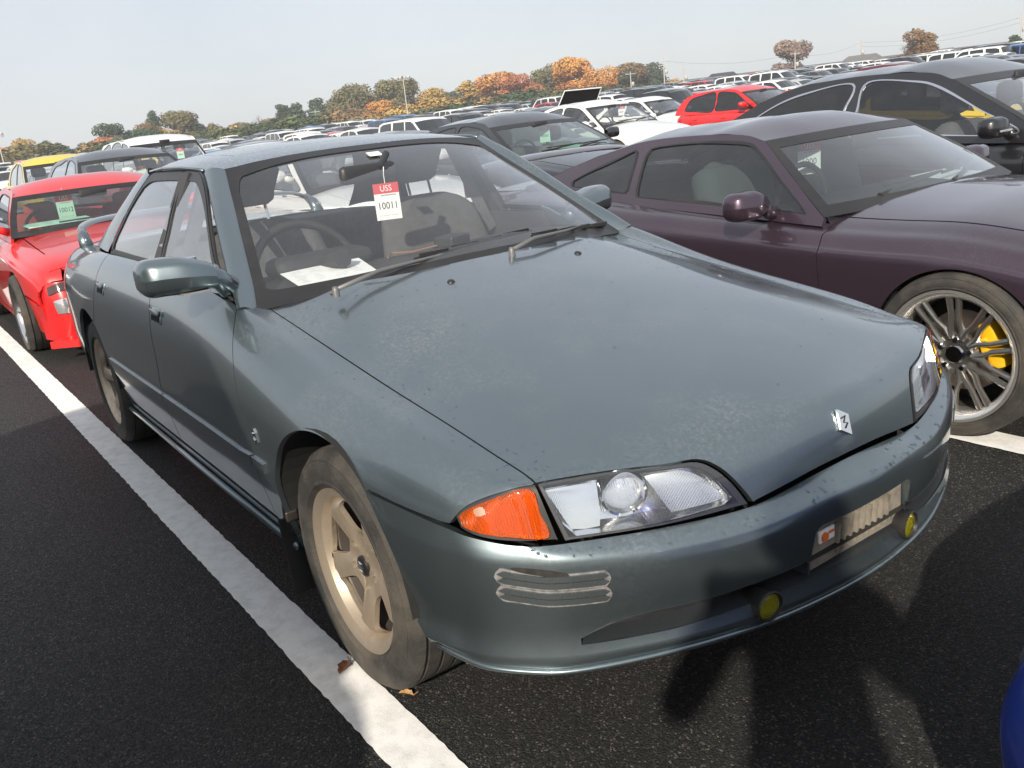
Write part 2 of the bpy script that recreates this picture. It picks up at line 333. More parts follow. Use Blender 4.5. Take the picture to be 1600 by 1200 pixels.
def patch(name, rows, mat, parent, nu=24, nv=24, mirror=False, interp=True, thick=0., flip=False, lab=None):
    """whole spline surface as a sheet (optionally with thickness)"""
    s = rows if isinstance(rows, Surf) else Surf(rows, interp); U, V = np.meshgrid(np.linspace(0, 1, nu), np.linspace(0, 1, nv), indexing='ij'); u = U.ravel(); v = V.ravel(); p = s.ev(u, v); n = s.nrm(u, v)
    if ((p-np.array([-1.3, 0, .5]))*n).sum(1).mean() < 0: n = -n
    f = [(i*nv+j, i*nv+j+1, (i+1)*nv+j+1, (i+1)*nv+j) for i in range(nu-1) for j in range(nv-1)]
    a = p[f[len(f)//2][0]]; b = p[f[len(f)//2][1]]; c = p[f[len(f)//2][3]]
    if np.dot(np.cross(b-a, c-a), n[f[len(f)//2][0]]) < 0: f = [q[::-1] for q in f]
    if thick:
        k = len(p); p = np.concatenate([p, p-n*thick]); n = np.concatenate([n, -n]); f2 = [tuple(i+k for i in q[::-1]) for q in f]
        ring = [i*nv for i in range(nu)]+[(nu-1)*nv+j for j in range(1, nv)]+[i*nv+nv-1 for i in range(nu-2, -1, -1)]+[j for j in range(nv-2, 0, -1)]
        f = f+f2+[(ring[i], ring[(i+1) % len(ring)], ring[(i+1) % len(ring)]+k, ring[i]+k) for i in range(len(ring))]
        o = mesh_obj(name, p, f, mat, parent, True); o.data.set_sharp_from_angle(angle=math.radians(50)); n = None
    else: o = mesh_obj(name, p, f, mat, parent, True, n)
    if lab: o['label'] = lab
    if mirror:
        o2 = mesh_obj(name, p*np.array([1, -1, 1]), [q[::-1] for q in f], mat, parent, True, None if n is None else n*np.array([1, -1, 1]))
        if n is None: o2.data.set_sharp_from_angle(angle=math.radians(50))
        if lab: o2['label'] = lab
        return o, o2
    return o
def text(name, body, size, mat, parent, mtx, ex=.0004, font_sx=1.):
    cu = bpy.data.curves.new(name, 'FONT'); cu.body = body; cu.size = size; cu.extrude = ex; cu.align_x = 'CENTER'; cu.align_y = 'CENTER'; cu.resolution_u = 3
    t = bpy.data.objects.new(name, cu); me = bpy.data.meshes.new_from_object(t); bpy.data.objects.remove(t); me.materials.append(mat)
    if font_sx != 1: me.transform(Matrix.Diagonal((font_sx, 1, 1, 1)))
    me.transform(mtx); o = bpy.data.objects.new(name, me); COL.objects.link(o)
    if parent: o.parent = parent
    return o
# ------------------------------------------------------------------ grey saloon: master surfaces (front axle at x = 0, nose to +x, metres)
def body_rows():
    R = []
    def row(x, zs, side):                       # zs: z at y = 0, .3, .48; side: (y, z) from hood seam to sill; x may be one number or a list
        xs = x if isinstance(x, (list, tuple)) else [x]*11
        pts = [(xs[0], 0, zs[0]), (xs[1], .3, zs[1]), (xs[2], .48, zs[2])]+[(xs[3+i], y, z) for i, (y, z) in enumerate(side)]
        R.append([(a, -b, c) for a, b, c in pts[:0:-1]]+pts)
    row([-3.66, -3.655, -3.64, -3.60, -3.56, -3.53, -3.51, -3.50, -3.50, -3.50, -3.50], (.78, .78, .78), [(.62, .78), (.68, .76), (.71, .73), (.73, .68), (.745, .60), (.75, .48), (.745, .36), (.72, .27)])
    row([-3.58, -3.575, -3.56, -3.51, -3.46, -3.43, -3.40, -3.39, -3.38, -3.38, -3.38], (.885, .882, .875), [(.63, .86), (.70, .84), (.745, .795), (.775, .73), (.79, .64), (.79, .50), (.78, .38), (.75, .27)])
    row(-3.15, (.91, .908, .903), [(.64, .89), (.72, .87), (.775, .825), (.81, .76), (.825, .66), (.825, .52), (.815, .39), (.785, .26)])
    row(-2.75, (.925, .925, .92), [(.65, .91), (.735, .892), (.79, .85), (.825, .775), (.842, .67), (.842, .53), (.83, .40), (.795, .25)])
    row(-2.2, (.935, .935, .935), [(.65, .93), (.741, .918), (.798, .868), (.832, .79), (.8475, .68), (.846, .55), (.835, .41), (.80, .24)])
    row(-1.6, (.935, .935, .935), [(.65, .93), (.744, .918), (.80, .868), (.833, .788), (.8485, .68), (.847, .55), (.836, .41), (.80, .24)])
    row(-1.1, (.93, .93, .925), [(.65, .915), (.744, .912), (.80, .862), (.833, .785), (.8485, .675), (.847, .545), (.836, .41), (.80, .24)])
    row(-.82, (.915, .91, .90), [(.655, .875), (.743, .887), (.80, .842), (.833, .772), (.848, .667), (.846, .54), (.836, .41), (.80, .24)])
    row(-.58, (.897, .889, .872), [(.657, .832), (.739, .843), (.797, .808), (.832, .747), (.847, .65), (.846, .53), (.836, .40), (.80, .24)])
    row(-.3, (.863, .850, .829), [(.656, .783), (.735, .777), (.795, .746), (.832, .69), (.8475, .60), (.847, .50), (.836, .39), (.80, .24)])
    row(0, (.811, .798, .774), [(.653, .732), (.731, .724), (.79, .696), (.831, .645), (.848, .57), (.848, .48), (.837, .38), (.80, .24)])
    row(.28, (.758, .746, .727), [(.649, .692), (.719, .684), (.776, .657), (.814, .611), (.831, .549), (.832, .462), (.822, .37), (.79, .26)])
    row([.53, .52, .50, .46, .44, .425, .415, .41, .405, .405, .405], (.709, .699, .686), [(.65, .662), (.71, .653), (.757, .629), (.79, .592), (.805, .54), (.807, .46), (.797, .38), (.77, .28)])
    row([.70, .675, .642, .567, .535, .50, .475, .46, .455, .45, .45], (.670, .657, .649), [(.65, .642), (.70, .632), (.743, .609), (.776, .579), (.79, .53), (.79, .46), (.78, .38), (.75, .28)])
    row([.768, .733, .684, .60, .567, .533, .50, .485, .48, .475, .475], (.618, .596, .591), [(.648, .592), (.695, .588), (.738, .575), (.770, .558), (.78, .52), (.78, .45), (.77, .38), (.74, .28)])
    row([.788, .768, .712, .624, .588, .548, .51, .495, .49, .485, .485], (.53, .498, .503), [(.652, .513), (.698, .520), (.740, .530), (.772, .54), (.782, .51), (.78, .44), (.77, .37), (.74, .28)])
    return R
def bumper_rows():
    seam = [(.778, 0, .535), (.772, .15, .527), (.758, .285, .518), (.705, .46, .523), (.622, .645, .530), (.575, .712, .537), (.51, .765, .552), (.455, .792, .566), (.36, .8135, .576), (.22, .834, .583)]
    face = [(.838, 0), (.828, .15), (.803, .29), (.748, .46), (.665, .625), (.607, .70), (.535, .765), (.465, .80), (.365, .8265), (.225, .842)]
    botz = [.264, .263, .26, .258, .256, .257, .262, .27, .29, .30]
    cols = []
    for (s, f, b) in zip(seam, face, botz):
        nx = f[0]-s[0]; ny = f[1]-s[1]; L = math.hypot(nx, ny); nx /= L; ny /= L
        k = min(1, L/.06); e = .515-.012*(1-k)+.045*(1-k)
        def q(d, z): return (f[0]-nx*d, f[1]-ny*d, z)
        e2 = min(e, s[2]-.010); zz = [k*a_+(1-k)*b_ for a_, b_ in zip((e2+.003, e2-.005, e2-.021), (s[2]-.022, s[2]-.045, s[2]-.075))]
        c = [s, q(max(.034*k, .006*(1-k)), zz[0]), q(max(.012*k, .003*(1-k)), zz[1]), q(.002*k, zz[2]), q(0, .462), q(.004, .41), q(.014, .362), q(.013, .335), q(.006, .312), q(.008, .288), q(.030, b)]
        cols.append(c)
    rows = [[cols[i][t] for i in range(len(cols))] for t in range(11)]
    return [[(x, -y, z) for x, y, z in r[:0:-1]]+r for r in rows]
# ------------------------------------------------------------------ wheels
def disc_plate(mb, R, holes, yf, thick, n=90, step=.012, mi=0):
    """round plate in the x-z plane with window holes, y given by yf(r, angle); walls drop by `thick`"""
    loops = [np.array([(R*math.cos(k*2*math.pi/n), R*math.sin(k*2*math.pi/n)) for k in range(n)])]+[np.array(h) for h in holes]
    g = np.stack(np.meshgrid(np.arange(-R, R, step), np.arange(-R, R, step)), -1).reshape(-1, 2); ok = (g**2).sum(1) < (R-step*.5)**2
    for h in loops[1:]: ok &= ~inpoly(h, g)
    g = g[ok]; ab = np.concatenate(loops); g = g[np.sqrt(((g[:, None]-ab[None])**2).sum(2)).min(1) > step*.45]
    ed = []; k = 0
    for q in loops: ed += [(k+i, k+(i+1) % len(q)) for i in range(len(q))]; k += len(q)
    vo, eo, fo, *_ = delaunay_2d_cdt([Vector(q) for q in ab]+[Vector(q) for q in g], ed, [], 0, 1e-7, False)
    vo = np.array([tuple(q) for q in vo]); tri = np.array([q for q in fo if len(q) == 3]); c = vo[tri].mean(1); ok = np.ones(len(tri), bool)
    for h in loops[1:]: ok &= ~inpoly(h, c)
    tri = tri[ok]; y = np.array([yf(math.hypot(*q), math.atan2(q[1], q[0])) for q in vo]); V = [(q[0], yy, q[1]) for q, yy in zip(vo, y)]
    F = [tuple(t) for t in tri]; cnt = {(t[i], t[(i+1) % 3]) for t in F for i in range(3)}; be = [e for e in cnt if (e[1], e[0]) not in cnt]
    for a, b in be:
        k = len(V); V += [V[a], V[b], (V[b][0], V[b][1]-thick, V[b][2]), (V[a][0], V[a][1]-thick, V[a][2])]; F.append((k+1, k, k+3, k+2))
    mb.add(V, F, mi)
def tyre_mesh(R, rimr, w, parent, grooves=4, mat=None):
    mb = MB(); h = w/2; s = R-rimr
    prof = [(rimr, -h*.86), (rimr+s*.12, -h*.97), (rimr+s*.45, -h*1.03), (rimr+s*.75, -h*.98), (R-.012, -h*.88), (R-.004, -h*.8)]
    gw = .004; xs = np.linspace(-h*.62, h*.62, grooves)
    for x in xs: prof += [(R, x-gw-.001), (R-.008, x-gw), (R-.008, x+gw), (R, x+gw+.001)]
    prof += [(R-.004, h*.8), (R-.012, h*.88), (rimr+s*.80, h*.965), (rimr+s*.78, h*.985), (rimr+s*.74, h*.985), (rimr+s*.72, h*.975), (rimr+s*.45, h*1.03), (rimr+s*.24, h*1.0), (rimr+s*.22, h*1.015), (rimr+s*.16, h*1.015), (rimr+s*.14, h*.98), (rimr, h*.86)]
    mb.lathe(prof, 'Y', 72)
    o = mb.build('tyre', mat or TYRE, parent, auto=35)
    return o
def hole_window(a0, a1, r0, r1, k=7, rnd=.25):
    """rounded wheel window between two angles (degrees)"""
    pts = []
    for (ra, rb, t) in [(r0, r1, 0)]:
        cor = [(a0, r0), (a0, r1), (a1, r1), (a1, r0)]
        am = (a0+a1)/2; rm = (r0+r1)/2
        for i in range(40):
            th = 2*math.pi*i/40; cx = math.copysign(abs(math.cos(th))**.5, math.cos(th)); sx = math.copysign(abs(math.sin(th))**.5, math.sin(th))
            r = rm+(r1-r0)/2*cx; wid = (a1-a0)/2*(.72+.28*(r-r0)/(r1-r0)); a = math.radians(am+wid*sx); pts.append((r*math.cos(a), r*math.sin(a)))
    return pts
def five_spoke_wheel(parent, loc, out, R=.312, rot=0., w=.205, mat=None, rim=.203, lugs=5, steer=0.):
    """wheel seen in the photograph: five broad spokes, recessed hub cap"""
    o = bpy.data.objects.new('wheel', None); COL.objects.link(o); o.parent = parent; o.location = loc; o.rotation_euler = (0, 0, (0 if out > 0 else math.pi)+steer)
    tyre_mesh(R, rim+.012, w, o)
    h = w/2; mb = MB()
    bb = MB(); bb.lathe([(rim-.004, -h*.8), (rim-.03, -h*.5), (rim-.034, .0), (rim-.022, h*.42)], 'Y', 48); bb.build('rim_barrel', P('barrel_shade', (.05, .04, .033), .7), o, smooth=True)  # dark barrel colour: shade behind the spokes is painted in
    mb.lathe([(rim-.022, h*.42), (rim-.022, h*.5), (rim-.016, h*.62), (rim-.010, h*.80), (rim+.006, h*.90), (rim+.014, h*.93), (rim+.014, h*.8)], 'Y', 72)
    holes = [hole_window(72*k-25+rot, 72*k+25+rot, .082, .168) for k in range(5)]
    lug = []
    for k in range(5):
        a = math.radians(72*k+36+rot); lug.append([(.057*math.cos(a)+.011*math.cos(t*math.pi/6), .057*math.sin(a)+.011*math.sin(t*math.pi/6)) for t in range(12)])
    def yf(r, a):
        base = .052+.020*min(1, max(0, (r-.05)/.12))**1.5
        if r > .155: base -= (r-.155)*.75
        ph = ((math.degrees(a)-rot-36+36) % 72)-36                     # 0 on a spoke's middle
        sp = max(0, 1-abs(ph)/22)
        base += .010*math.sin(sp*math.pi/2)*(1 if r > .06 else r/.06)
        if r < .036: base += .004
        return base
    disc_plate(mb, rim-.014, holes+lug, yf, .013)
    rimo = mb.build('rim', mat, o, auto=32)
    n = MB()
    for k in range(5):
        a = math.radians(72*k+36+rot); n.lathe([(0, .05), (.008, .05), (.0085, .045), (.009, .03)], 'Y', 6, (.057*math.cos(a), 0, .057*math.sin(a)))
    n.build('lug_nut', STEEL, o)
    c = MB(); c.lathe([(0, .0665), (.02, .0662), (.0255, .064), (.027, .058)], 'Y', 28); cap = c.build('centre_cap', BLK, o, auto=30)
    s = MB(); s.tube([(-.009, .0668, .010), (.008, .0668, .011), (.010, .0668, .004), (-.008, .0668, -.003), (-.009, .0668, -.009), (.009, .0668, -.010)], .0022, 6); s.build('cap_emblem', CHROME, o)
    b = MB(); b.box((rim-.04, h*.66, -.02), (.006, .018, .016), bev=.002); b.build('balance_weight', STEEL, o)
    d = MB(); d.lathe([(.0, -.02), (.125, -.02), (.125, -.04), (0, -.04)], 'Y', 40); d.build('brake_disc', P('rusty_disc', (.10, .07, .055), .5, .7), o, auto=30); d = MB(); d.lathe([(rim-.03, -h*.55), (0, -h*.55)], 'Y', 32); d.build('inner_shade', VOID, o)  # black disc at the back stands in for shade in the openings
    cal = MB(); cal.box((-.115, -.035, .03), (.06, .06, .13), bev=.012); cal.build('brake_caliper', P('caliper_grey', (.05, .045, .04), .6), o)
    return o

# ------------------------------------------------------------------ the grey saloon
PG = paint('grey_green_metallic', (.172, .216, .233), .9, .36, .14)
WHEELP = P('wheel_dusty_silver', (.54, .46, .36), .36, .7, dirt=.55, dirt_col=(.24, .15, .085), dscale=9)
SA = Surf(body_rows()); SB = Surf(bumper_rows())
car = thing('grey_saloon', 'dull grey-green metallic saloon with clear headlamps and orange corner lamps', 'car')
T = car
S3 = lambda *p: [tuple(q) for q in p]
seam_h = cr([(-.650, .668, .843), (-.395, .662, .797), (-.108, .657, .750), (.132, .655, .712), (.422, .652, .668), (.572, .650, .640)])
lamp_top = cr([(.572, .650, .640), (.635, .527, .640), (.684, .43, .636), (.706, .362, .630), (.727, .325, .605), (.745, .298, .565), (.760, .278, .525)])
hood_fr = cr([(.760, .278, .525), (.772, .20, .535), (.783, .10, .546), (.786, 0, .549)])
hood_re = cr([(-.478, 0, .884), (-.50, .25, .876), (-.57, .48, .868), (-.650, .668, .843)])
MY = np.array([1, -1, 1])
half = join(hood_re, seam_h, lamp_top, hood_fr)
hood_loop = join(half, (half*MY)[::-1])
hood = panel('hood', SA, [hood_loop], PG, T, shrink=.0025, step=.03)
arch_pts = arc(0, .31, .347, 51, 196, .84)
fend_dn = lin([(arch_pts[-1][0], .83, arch_pts[-1][2]), (-.342, .81, .262), (-.468, .82, .285)])
door_f = cr([(-.468, .82, .285), (-.462, .847, .514), (-.482, .847, .62), (-.530, .828, .750), (-.60, .785, .825), (-.657, .748, .853)])
corner_top = cr([(.572, .656, .638), (.518, .721, .621), (.490, .755, .605), (.476, .772, .586)])
corner_bot = cr([(.476, .772, .586), (.489, .772, .566), (.525, .750, .551), (.570, .712, .542), (.618, .650, .538)])
fender = join(seam_h, corner_top, cr([(.476, .772, .586), (.467, .783, .571), (.370, .809, .578), (.232, .830, .587)]), cr(arch_pts), fend_dn, door_f, lin([(-.657, .748, .853), (-.650, .668, .843)]))
panel('front_fender', SA, [fender], PG, T, shrink=.0022, mirror=True)
belt = lambda x0, x1: cr([(x, .745, float(np.interp(x, [-2.4, -1.6, -1.1, -.82, -.657], [.914, .917, .911, .886, .853]))) for x in np.linspace(x0, x1, 8)])
door_m = cr([(-1.405, .742, .915), (-1.365, .828, .803), (-1.352, .848, .649), (-1.385, .848, .525), (-1.42, .82, .285)])
panel('front_door', SA, [join(door_f[::-1], lin([(-.468, .82, .285), (-1.42, .82, .285)]), door_m[::-1], belt(-1.405, -.657))], PG, T, shrink=.0022, mirror=True)
rarch = arc(-2.615, .31, .347, -14, 189, .84)
ra_k = next(i for i, q in enumerate(rarch) if q[2] > .585)
door_r = cr([(-2.28, .742, .912), (-2.265, .80, .85), (-2.318, .842, .728), (-2.40, .846, .638), rarch[ra_k+1]])
panel('rear_door', SA, [join(door_m, lin([(-1.42, .82, .285), (-2.262, .82, .285)]), cr([(-2.262, .82, .285)]+rarch[1:ra_k+2]), door_r[::-1], belt(-2.28, -1.405))], PG, T, shrink=.0022, mirror=True)
quarter = join(door_r, cr(rarch[ra_k+1:]), lin([rarch[-1], (-2.985, .80, .27), (-3.38, .765, .29), (-3.485, .745, .38), (-3.50, .745, .60), (-3.515, .727, .68)]), lin([(-3.515, .727, .68), (-3.57, .665, .77), (-3.50, .645, .858), (-3.15, .64, .89), (-2.86, .655, .905)]), cr([(-2.86, .655, .905), (-2.6, .72, .905), (-2.28, .742, .912)]))
panel('rear_quarter', SA, [quarter], PG, T, shrink=.0022, mirror=True)
tl = lin([(-2.90, 0, .925), (-2.86, .655, .905), (-3.15, .64, .89), (-3.50, .645, .858), (-3.57, .665, .77), (-3.62, .55, .785), (-3.655, 0, .785)])
panel('boot_lid', SA, [join(tl, (tl*MY)[::-1])], PG, T, shrink=.003, step=.05)
sill = join(lin([(-.35, .81, .262), (-.468, .82, .283), (-2.26, .82, .283), (-2.28, .81, .26), (-2.27, .80, .241), (-.355, .80, .241)]))
panel('sill', SA, [sill], PG, T, shrink=.002, mirror=True)
for sd in (-1, 1): mb = MB(); mb.tube([(-.36, sd*.806, .236), (-1.3, sd*.809, .234), (-2.27, sd*.806, .236)], .011, 8); mb.build('sill_edge', PG, T, smooth=True)
# side moulding strips at bumper height
for x0, x1 in ((-.372, -.464), (-.474, -1.385), (-1.395, -2.255)):
    z = lambda x: .472+(.006 if x > -.5 else 0)-.004*abs(x+1.2)
    xs = np.linspace(x0, x1, 12)
    lp = join(lin([(x, .848, z(x)+.014) for x in xs]), lin([(x, .848, z(x)-.014) for x in xs[::-1]]))
    for o in panel('side_moulding', SA, [lp], PG, T, lift=.007, flange=.009, mirror=True): pass
# arch liners, floor pan, bulkheads
for ax in (0, -2.615):
    for sd in (-1, 1):
        m = MB(); n = 24; v = []; fcs = []
        for k in range(n+1):
            a = math.radians(4+178*k/n); v += [(ax+.352*math.cos(a), sd*.834, .31+.352*math.sin(a)), (ax+.352*math.cos(a), sd*.50, .31+.352*math.sin(a))]
        fcs = [(2*k, 2*k+1, 2*k+3, 2*k+2) for k in range(n)]; m.add(v, fcs); m.prism([(ax+.352*math.cos(math.radians(4+178*k/n)), sd*.50, .31+.352*math.sin(math.radians(4+178*k/n))) for k in range(n+1)], (0, sd*.01, 0)); m.build('arch_liner', UNDER, T)
mb = MB(); mb.box((-1.3, 0, .25), (1.75, 1.56, .06)); mb.box((.05, 0, .36), (1.1, .96, .3)); mb.box((-2.8, 0, .36), (1.3, .98, .3)); mb.box((-.62, 0, .55), (.06, 1.25, .46)); mb.box((-1.3, 0, .35), (1.4, .3, .16)); mb.build('floor_pan', UNDER, T)
# mud flap behind the front wheel
for sd in (-1, 1):
    mb = MB(); mb.box((-.372, sd*.775, .21), (.008, .13, .22), ry=-.12, bev=.003); mb.build('mud_flap', RUB, T)
    mb = MB(); mb.box((-.352, sd*.812, .335), (.02, .035, .03), bev=.004); mb.lathe([(0, .004), (.007, .004), (.008, 0)], 'Y', 6, (-.352, sd*.83, .335)); mb.build('flap_clip', STEEL, T)
# ---- front bumper with long lower slot and number plate recess
slot_up = [(.649, .637, .338), (.680, .585, .360), (.713, .52, .367), (.75, .43, .367), (.79, .30, .372), (.812, .20, .377), (.818, .17, .385)]
notch = [(.8265, .166, .44), (.829, .15, .452), (.838, 0, .454)]
slot_lo = [(.649, .637, .325), (.69, .55, .322), (.735, .454, .322), (.78, .32, .330), (.81, .17, .335), (.822, 0, .337)]
u1 = join(cr(slot_up), lin(notch)); l1 = cr(slot_lo)
hole = join(u1, (u1*MY)[::-1], (l1*MY), l1[::-1])
sm = np.array([(.778, 0, .533), (.772, .15, .525), (.758, .285, .516), (.705, .46, .521), (.622, .645, .528), (.575, .712, .535), (.51, .765, .550), (.460, .792, .564), (.36, .8135, .574), (.228, .834, .581)])
barch = [q for q in arc(0, .31, .347, 51, 3, .84)]
be_ = SB.ev(np.full(90, .982), np.linspace(.5, 1, 90)); be_ = be_[be_[:, 0] > .372]; bl = [tuple(q) for q in be_[::-1]]
b_half = join(cr(sm), cr(barch), lin([barch[-1], bl[0]]), be_[::-1])
bumper = panel('front_bumper', SB, [join(b_half, (b_half*MY)[::-1]), hole], PG, T, step=.022, flange=.02)
lipc = cr([(x+.002, -y, z-.002) for x, y, z in bl[::2]]+[(x+.002, y, z-.002) for x, y, z in bl[::2][::-1]], .03); mb = MB(); mb.tube([tuple(q) for q in lipc], .0065, 6); mb.build('chin_lip', PG, bumper, smooth=True)
# inside of the slot
def inset(pts, d, dz=0): return [(p[0]-d, p[1]*(1-.02), p[2]+dz) for p in pts]
lo_full = [(x, -y, z) for x, y, z in slot_lo]+[(x, y, z) for x, y, z in slot_lo[::-1][1:]]
up_full = [(x, -y, min(z, .378)) for x, y, z in slot_up]+[(.822, 0, .378)]+[(x, y, min(z, .378)) for x, y, z in slot_up[::-1]]
SHELF = P('bumper_grey_plastic', (.030, .034, .038), .4, bump=.1, bscale=200)
lip = MB(); a = cr(lo_full, .03); n = len(a); b_ = a-np.array([.11, 0, -.012])
lip.add([tuple(q) for q in a]+[tuple(q) for q in b_], [(i, i+1, n+i+1, n+i) for i in range(n-1)]); lip.build('intake_shelf', SHELF, bumper, smooth=True)
bk = MB(); c1 = cr([(x-.045 if abs(y) > .22 else x-.085, y*.985, z) for x, y, z in lo_full], .03); n = len(c1); bk.add([(q[0], q[1], q[2]-.01) for q in c1]+[(q[0]-.005, q[1], .40) for q in c1], [(i, i+1, n+i+1, n+i) for i in range(n-1)]); bk.build('intake_back', BLK, bumper, smooth=True)
tp = MB(); c2 = cr(up_full, .03); n = len(c2); tp.add([tuple(q) for q in c2]+[(q[0]-.1, q[1]*.98, q[2]+.004) for q in c2], [(i, i+1, n+i+1, n+i) for i in range(n-1)]); tp.build('intake_roof', BLK, bumper, smooth=True)
PLATE = P('dirty_plate_panel', (.19, .17, .14), .7, var=.35, vscale=22, bump=.3, bscale=60, dirt=.8, dirt_col=(.30, .26, .2), dscale=14)
pl = MB(); pl.box((.800, 0, .398), (.012, .325, .106), bev=.003)
for k in range(9): pl.box((.809, -.075+k*.022, .392), (.010, .006, .07), ry=.1)
po = pl.build('plate_panel', PLATE, bumper)
mb = MB(); mb.box((.8095, -.112, .412), (.006, .05, .028), bev=.002); st = mb.build('plate_sticker', WPAPER, bumper)
mb = MB(); mb.lathe([(0, .004), (.010, .004), (.010, 0)], 'X', 14, (.8125, -.122, .411)); mb.box((.8138, -.100, .416), (.002, .016, .005)); mb.build('sticker_print', P('print_orange', (.75, .17, .03), .6), bumper)
for sd in (-1, 1):
    w_ = MB(); w_.box((.783, sd*.170, .40), (.055, .006, .115)); w_.build('plate_recess_wall', PG, bumper)
# clear-lensed grooves moulded beside the corner (two stacked bars)
def stadium(zc, dz, y0, y1):
    ys = np.linspace(y0, y1, 14); pl = []
    xof = lambda y: float(np.interp(y, [.57, .58, .688, .755, .765], [.695, .691, .62, .546, .535])); tilt = lambda y: float(np.interp(y, [.58, .688, .757], [0, .004, .022]))
    up = [(xof(y), y, zc+dz+tilt(y)) for y in ys]; dn = [(xof(y), y, zc-dz+tilt(y)) for y in ys[::-1]]
    e1 = [(xof(y1+.008), y1+.008, zc+tilt(y1))]; e0 = [(xof(y0-.008), y0-.008, zc+tilt(y0))]
    return cr(up+e1+dn+e0, .008, closed=True)
RIBG = P('faded_clear_plastic', (.16, .19, .20), .25, .75, 1., dirt=.2, dirt_col=(.2, .17, .15), dscale=20)
EDGE = P('peeling_edge', (.17, .165, .16), .6, var=.5, vscale=60)
for zc in (.4615, .4275):
    for mrr in (True,):
        e = panel('marker_rim', SB, [stadium(zc, .0165, .592, .742)], EDGE, T, lift=.0015, flange=.004, mirror=True, step=.012)
        for k, dzz in ((0, .0075), (1, -.0055)):
            panel('marker_bar', SB, [stadium(zc+dzz, .0058, .596, .738)], RIBG, T, lift=.005, flange=.006, mirror=True, step=.008)
sc = [(.575, -.728, .497), (.60, -.707, .496), (.63, -.672, .489), (.648, -.648, .479), (.640, -.658, .472), (.618, -.688, .480), (.59, -.716, .488)]
panel('scuff_mark', SB, [cr(sc, .008, closed=True)], P('bare_scuff', (.02, .018, .016), .75, var=.5, vscale=80), T, lift=.002, flange=.002, step=.008, lab='dark paint scuff above the clear marker bars')
# ---- fog lamps
FOGY = P('fog_yellow', (.62, .55, .03), .08, 0, 1., trans=.8, ior=1.25)
for (x, y, z) in ((.800, -.288, .322), (.822, .158, .338)):
    fo = bpy.data.objects.new('fog_lamp', None); COL.objects.link(fo); fo.parent = T; fo.location = (x, y, z); fo.rotation_euler = (0, 0, -.12 if y < 0 else .1)
    m = MB(); m.lathe([(.010, -.06), (.024, -.05), (.030, -.025), (.033, 0), (.033, .010), (.030, .012), (.028, .005)], 'X', 28); m.tube([(-.04, 0, .03), (-.07, 0, .07)], .008); m.build('fog_shell', BLK, fo, auto=40)
    m = MB(); m.lathe([(0, .014), (.015, .012), (.024, .009), (.0285, .005)], 'X', 28); m.build('fog_lens', FOGY, fo, smooth=True)
    m = MB(); m.lathe([(0, -.03), (.016, -.02), (.027, .003)], 'X', 24); m.build('fog_reflector', CHROME, fo, smooth=True)
# ---- headlamps and corner lamps
LENSF = glass('fluted_lens', (.97, .98, .98), .012)
def flute(m, scale, strength, axis_rot, dirn='X'):
    n, l = nodes_of(m); tc = n.new('ShaderNodeTexCoord'); mp = n.new('ShaderNodeMapping'); mp.inputs['Rotation'].default_value = axis_rot; wv = n.new('ShaderNodeTexWave'); wv.inputs['Scale'].default_value = scale; wv.inputs['Distortion'].default_value = .2; wv.bands_direction = dirn
    l.new(tc.outputs['Object'], mp.inputs[0]); l.new(mp.outputs[0], wv.inputs[0]); bp = n.new('ShaderNodeBump'); bp.inputs['Strength'].default_value = strength; bp.inputs['Distance'].default_value = .004; l.new(wv.outputs[0], bp.inputs['Height'])
    for x in n:
        if 'Normal' in x.inputs and x.type in ('BSDF_GLOSSY', 'BSDF_PRINCIPLED'): l.new(bp.outputs[0], x.inputs['Normal'])
    return m
REFL = flute(P('lamp_reflector', (.92, .93, .94), .2, 1.), 105, .3, (0, 0, 0), 'Y')
REFL2 = flute(P('lamp_reflector_plain', (.92, .93, .94), .14, 1., bump=0), 105, .08, (0, 0, 0), 'Y')
lamp_loop = join(cr([(.574, .647, .635), (.633, .525, .634), (.682, .43, .630), (.703, .364, .624), (.724, .328, .600), (.742, .302, .563), (.758, .285, .525)]), cr([(.758, .285, .525), (.703, .46, .527), (.628, .636, .534)]), lin([(.628, .636, .534), (.574, .647, .635)]))
lamp_in = join(cr([(.580, .639, .631), (.638, .522, .631), (.686, .430, .627), (.702, .378, .619), (.721, .342, .592), (.738, .318, .556), (.746, .308, .534)]), cr([(.746, .308, .534), (.697, .475, .533), (.630, .626, .540)]), lin([(.630, .626, .540), (.580, .639, .631)]))
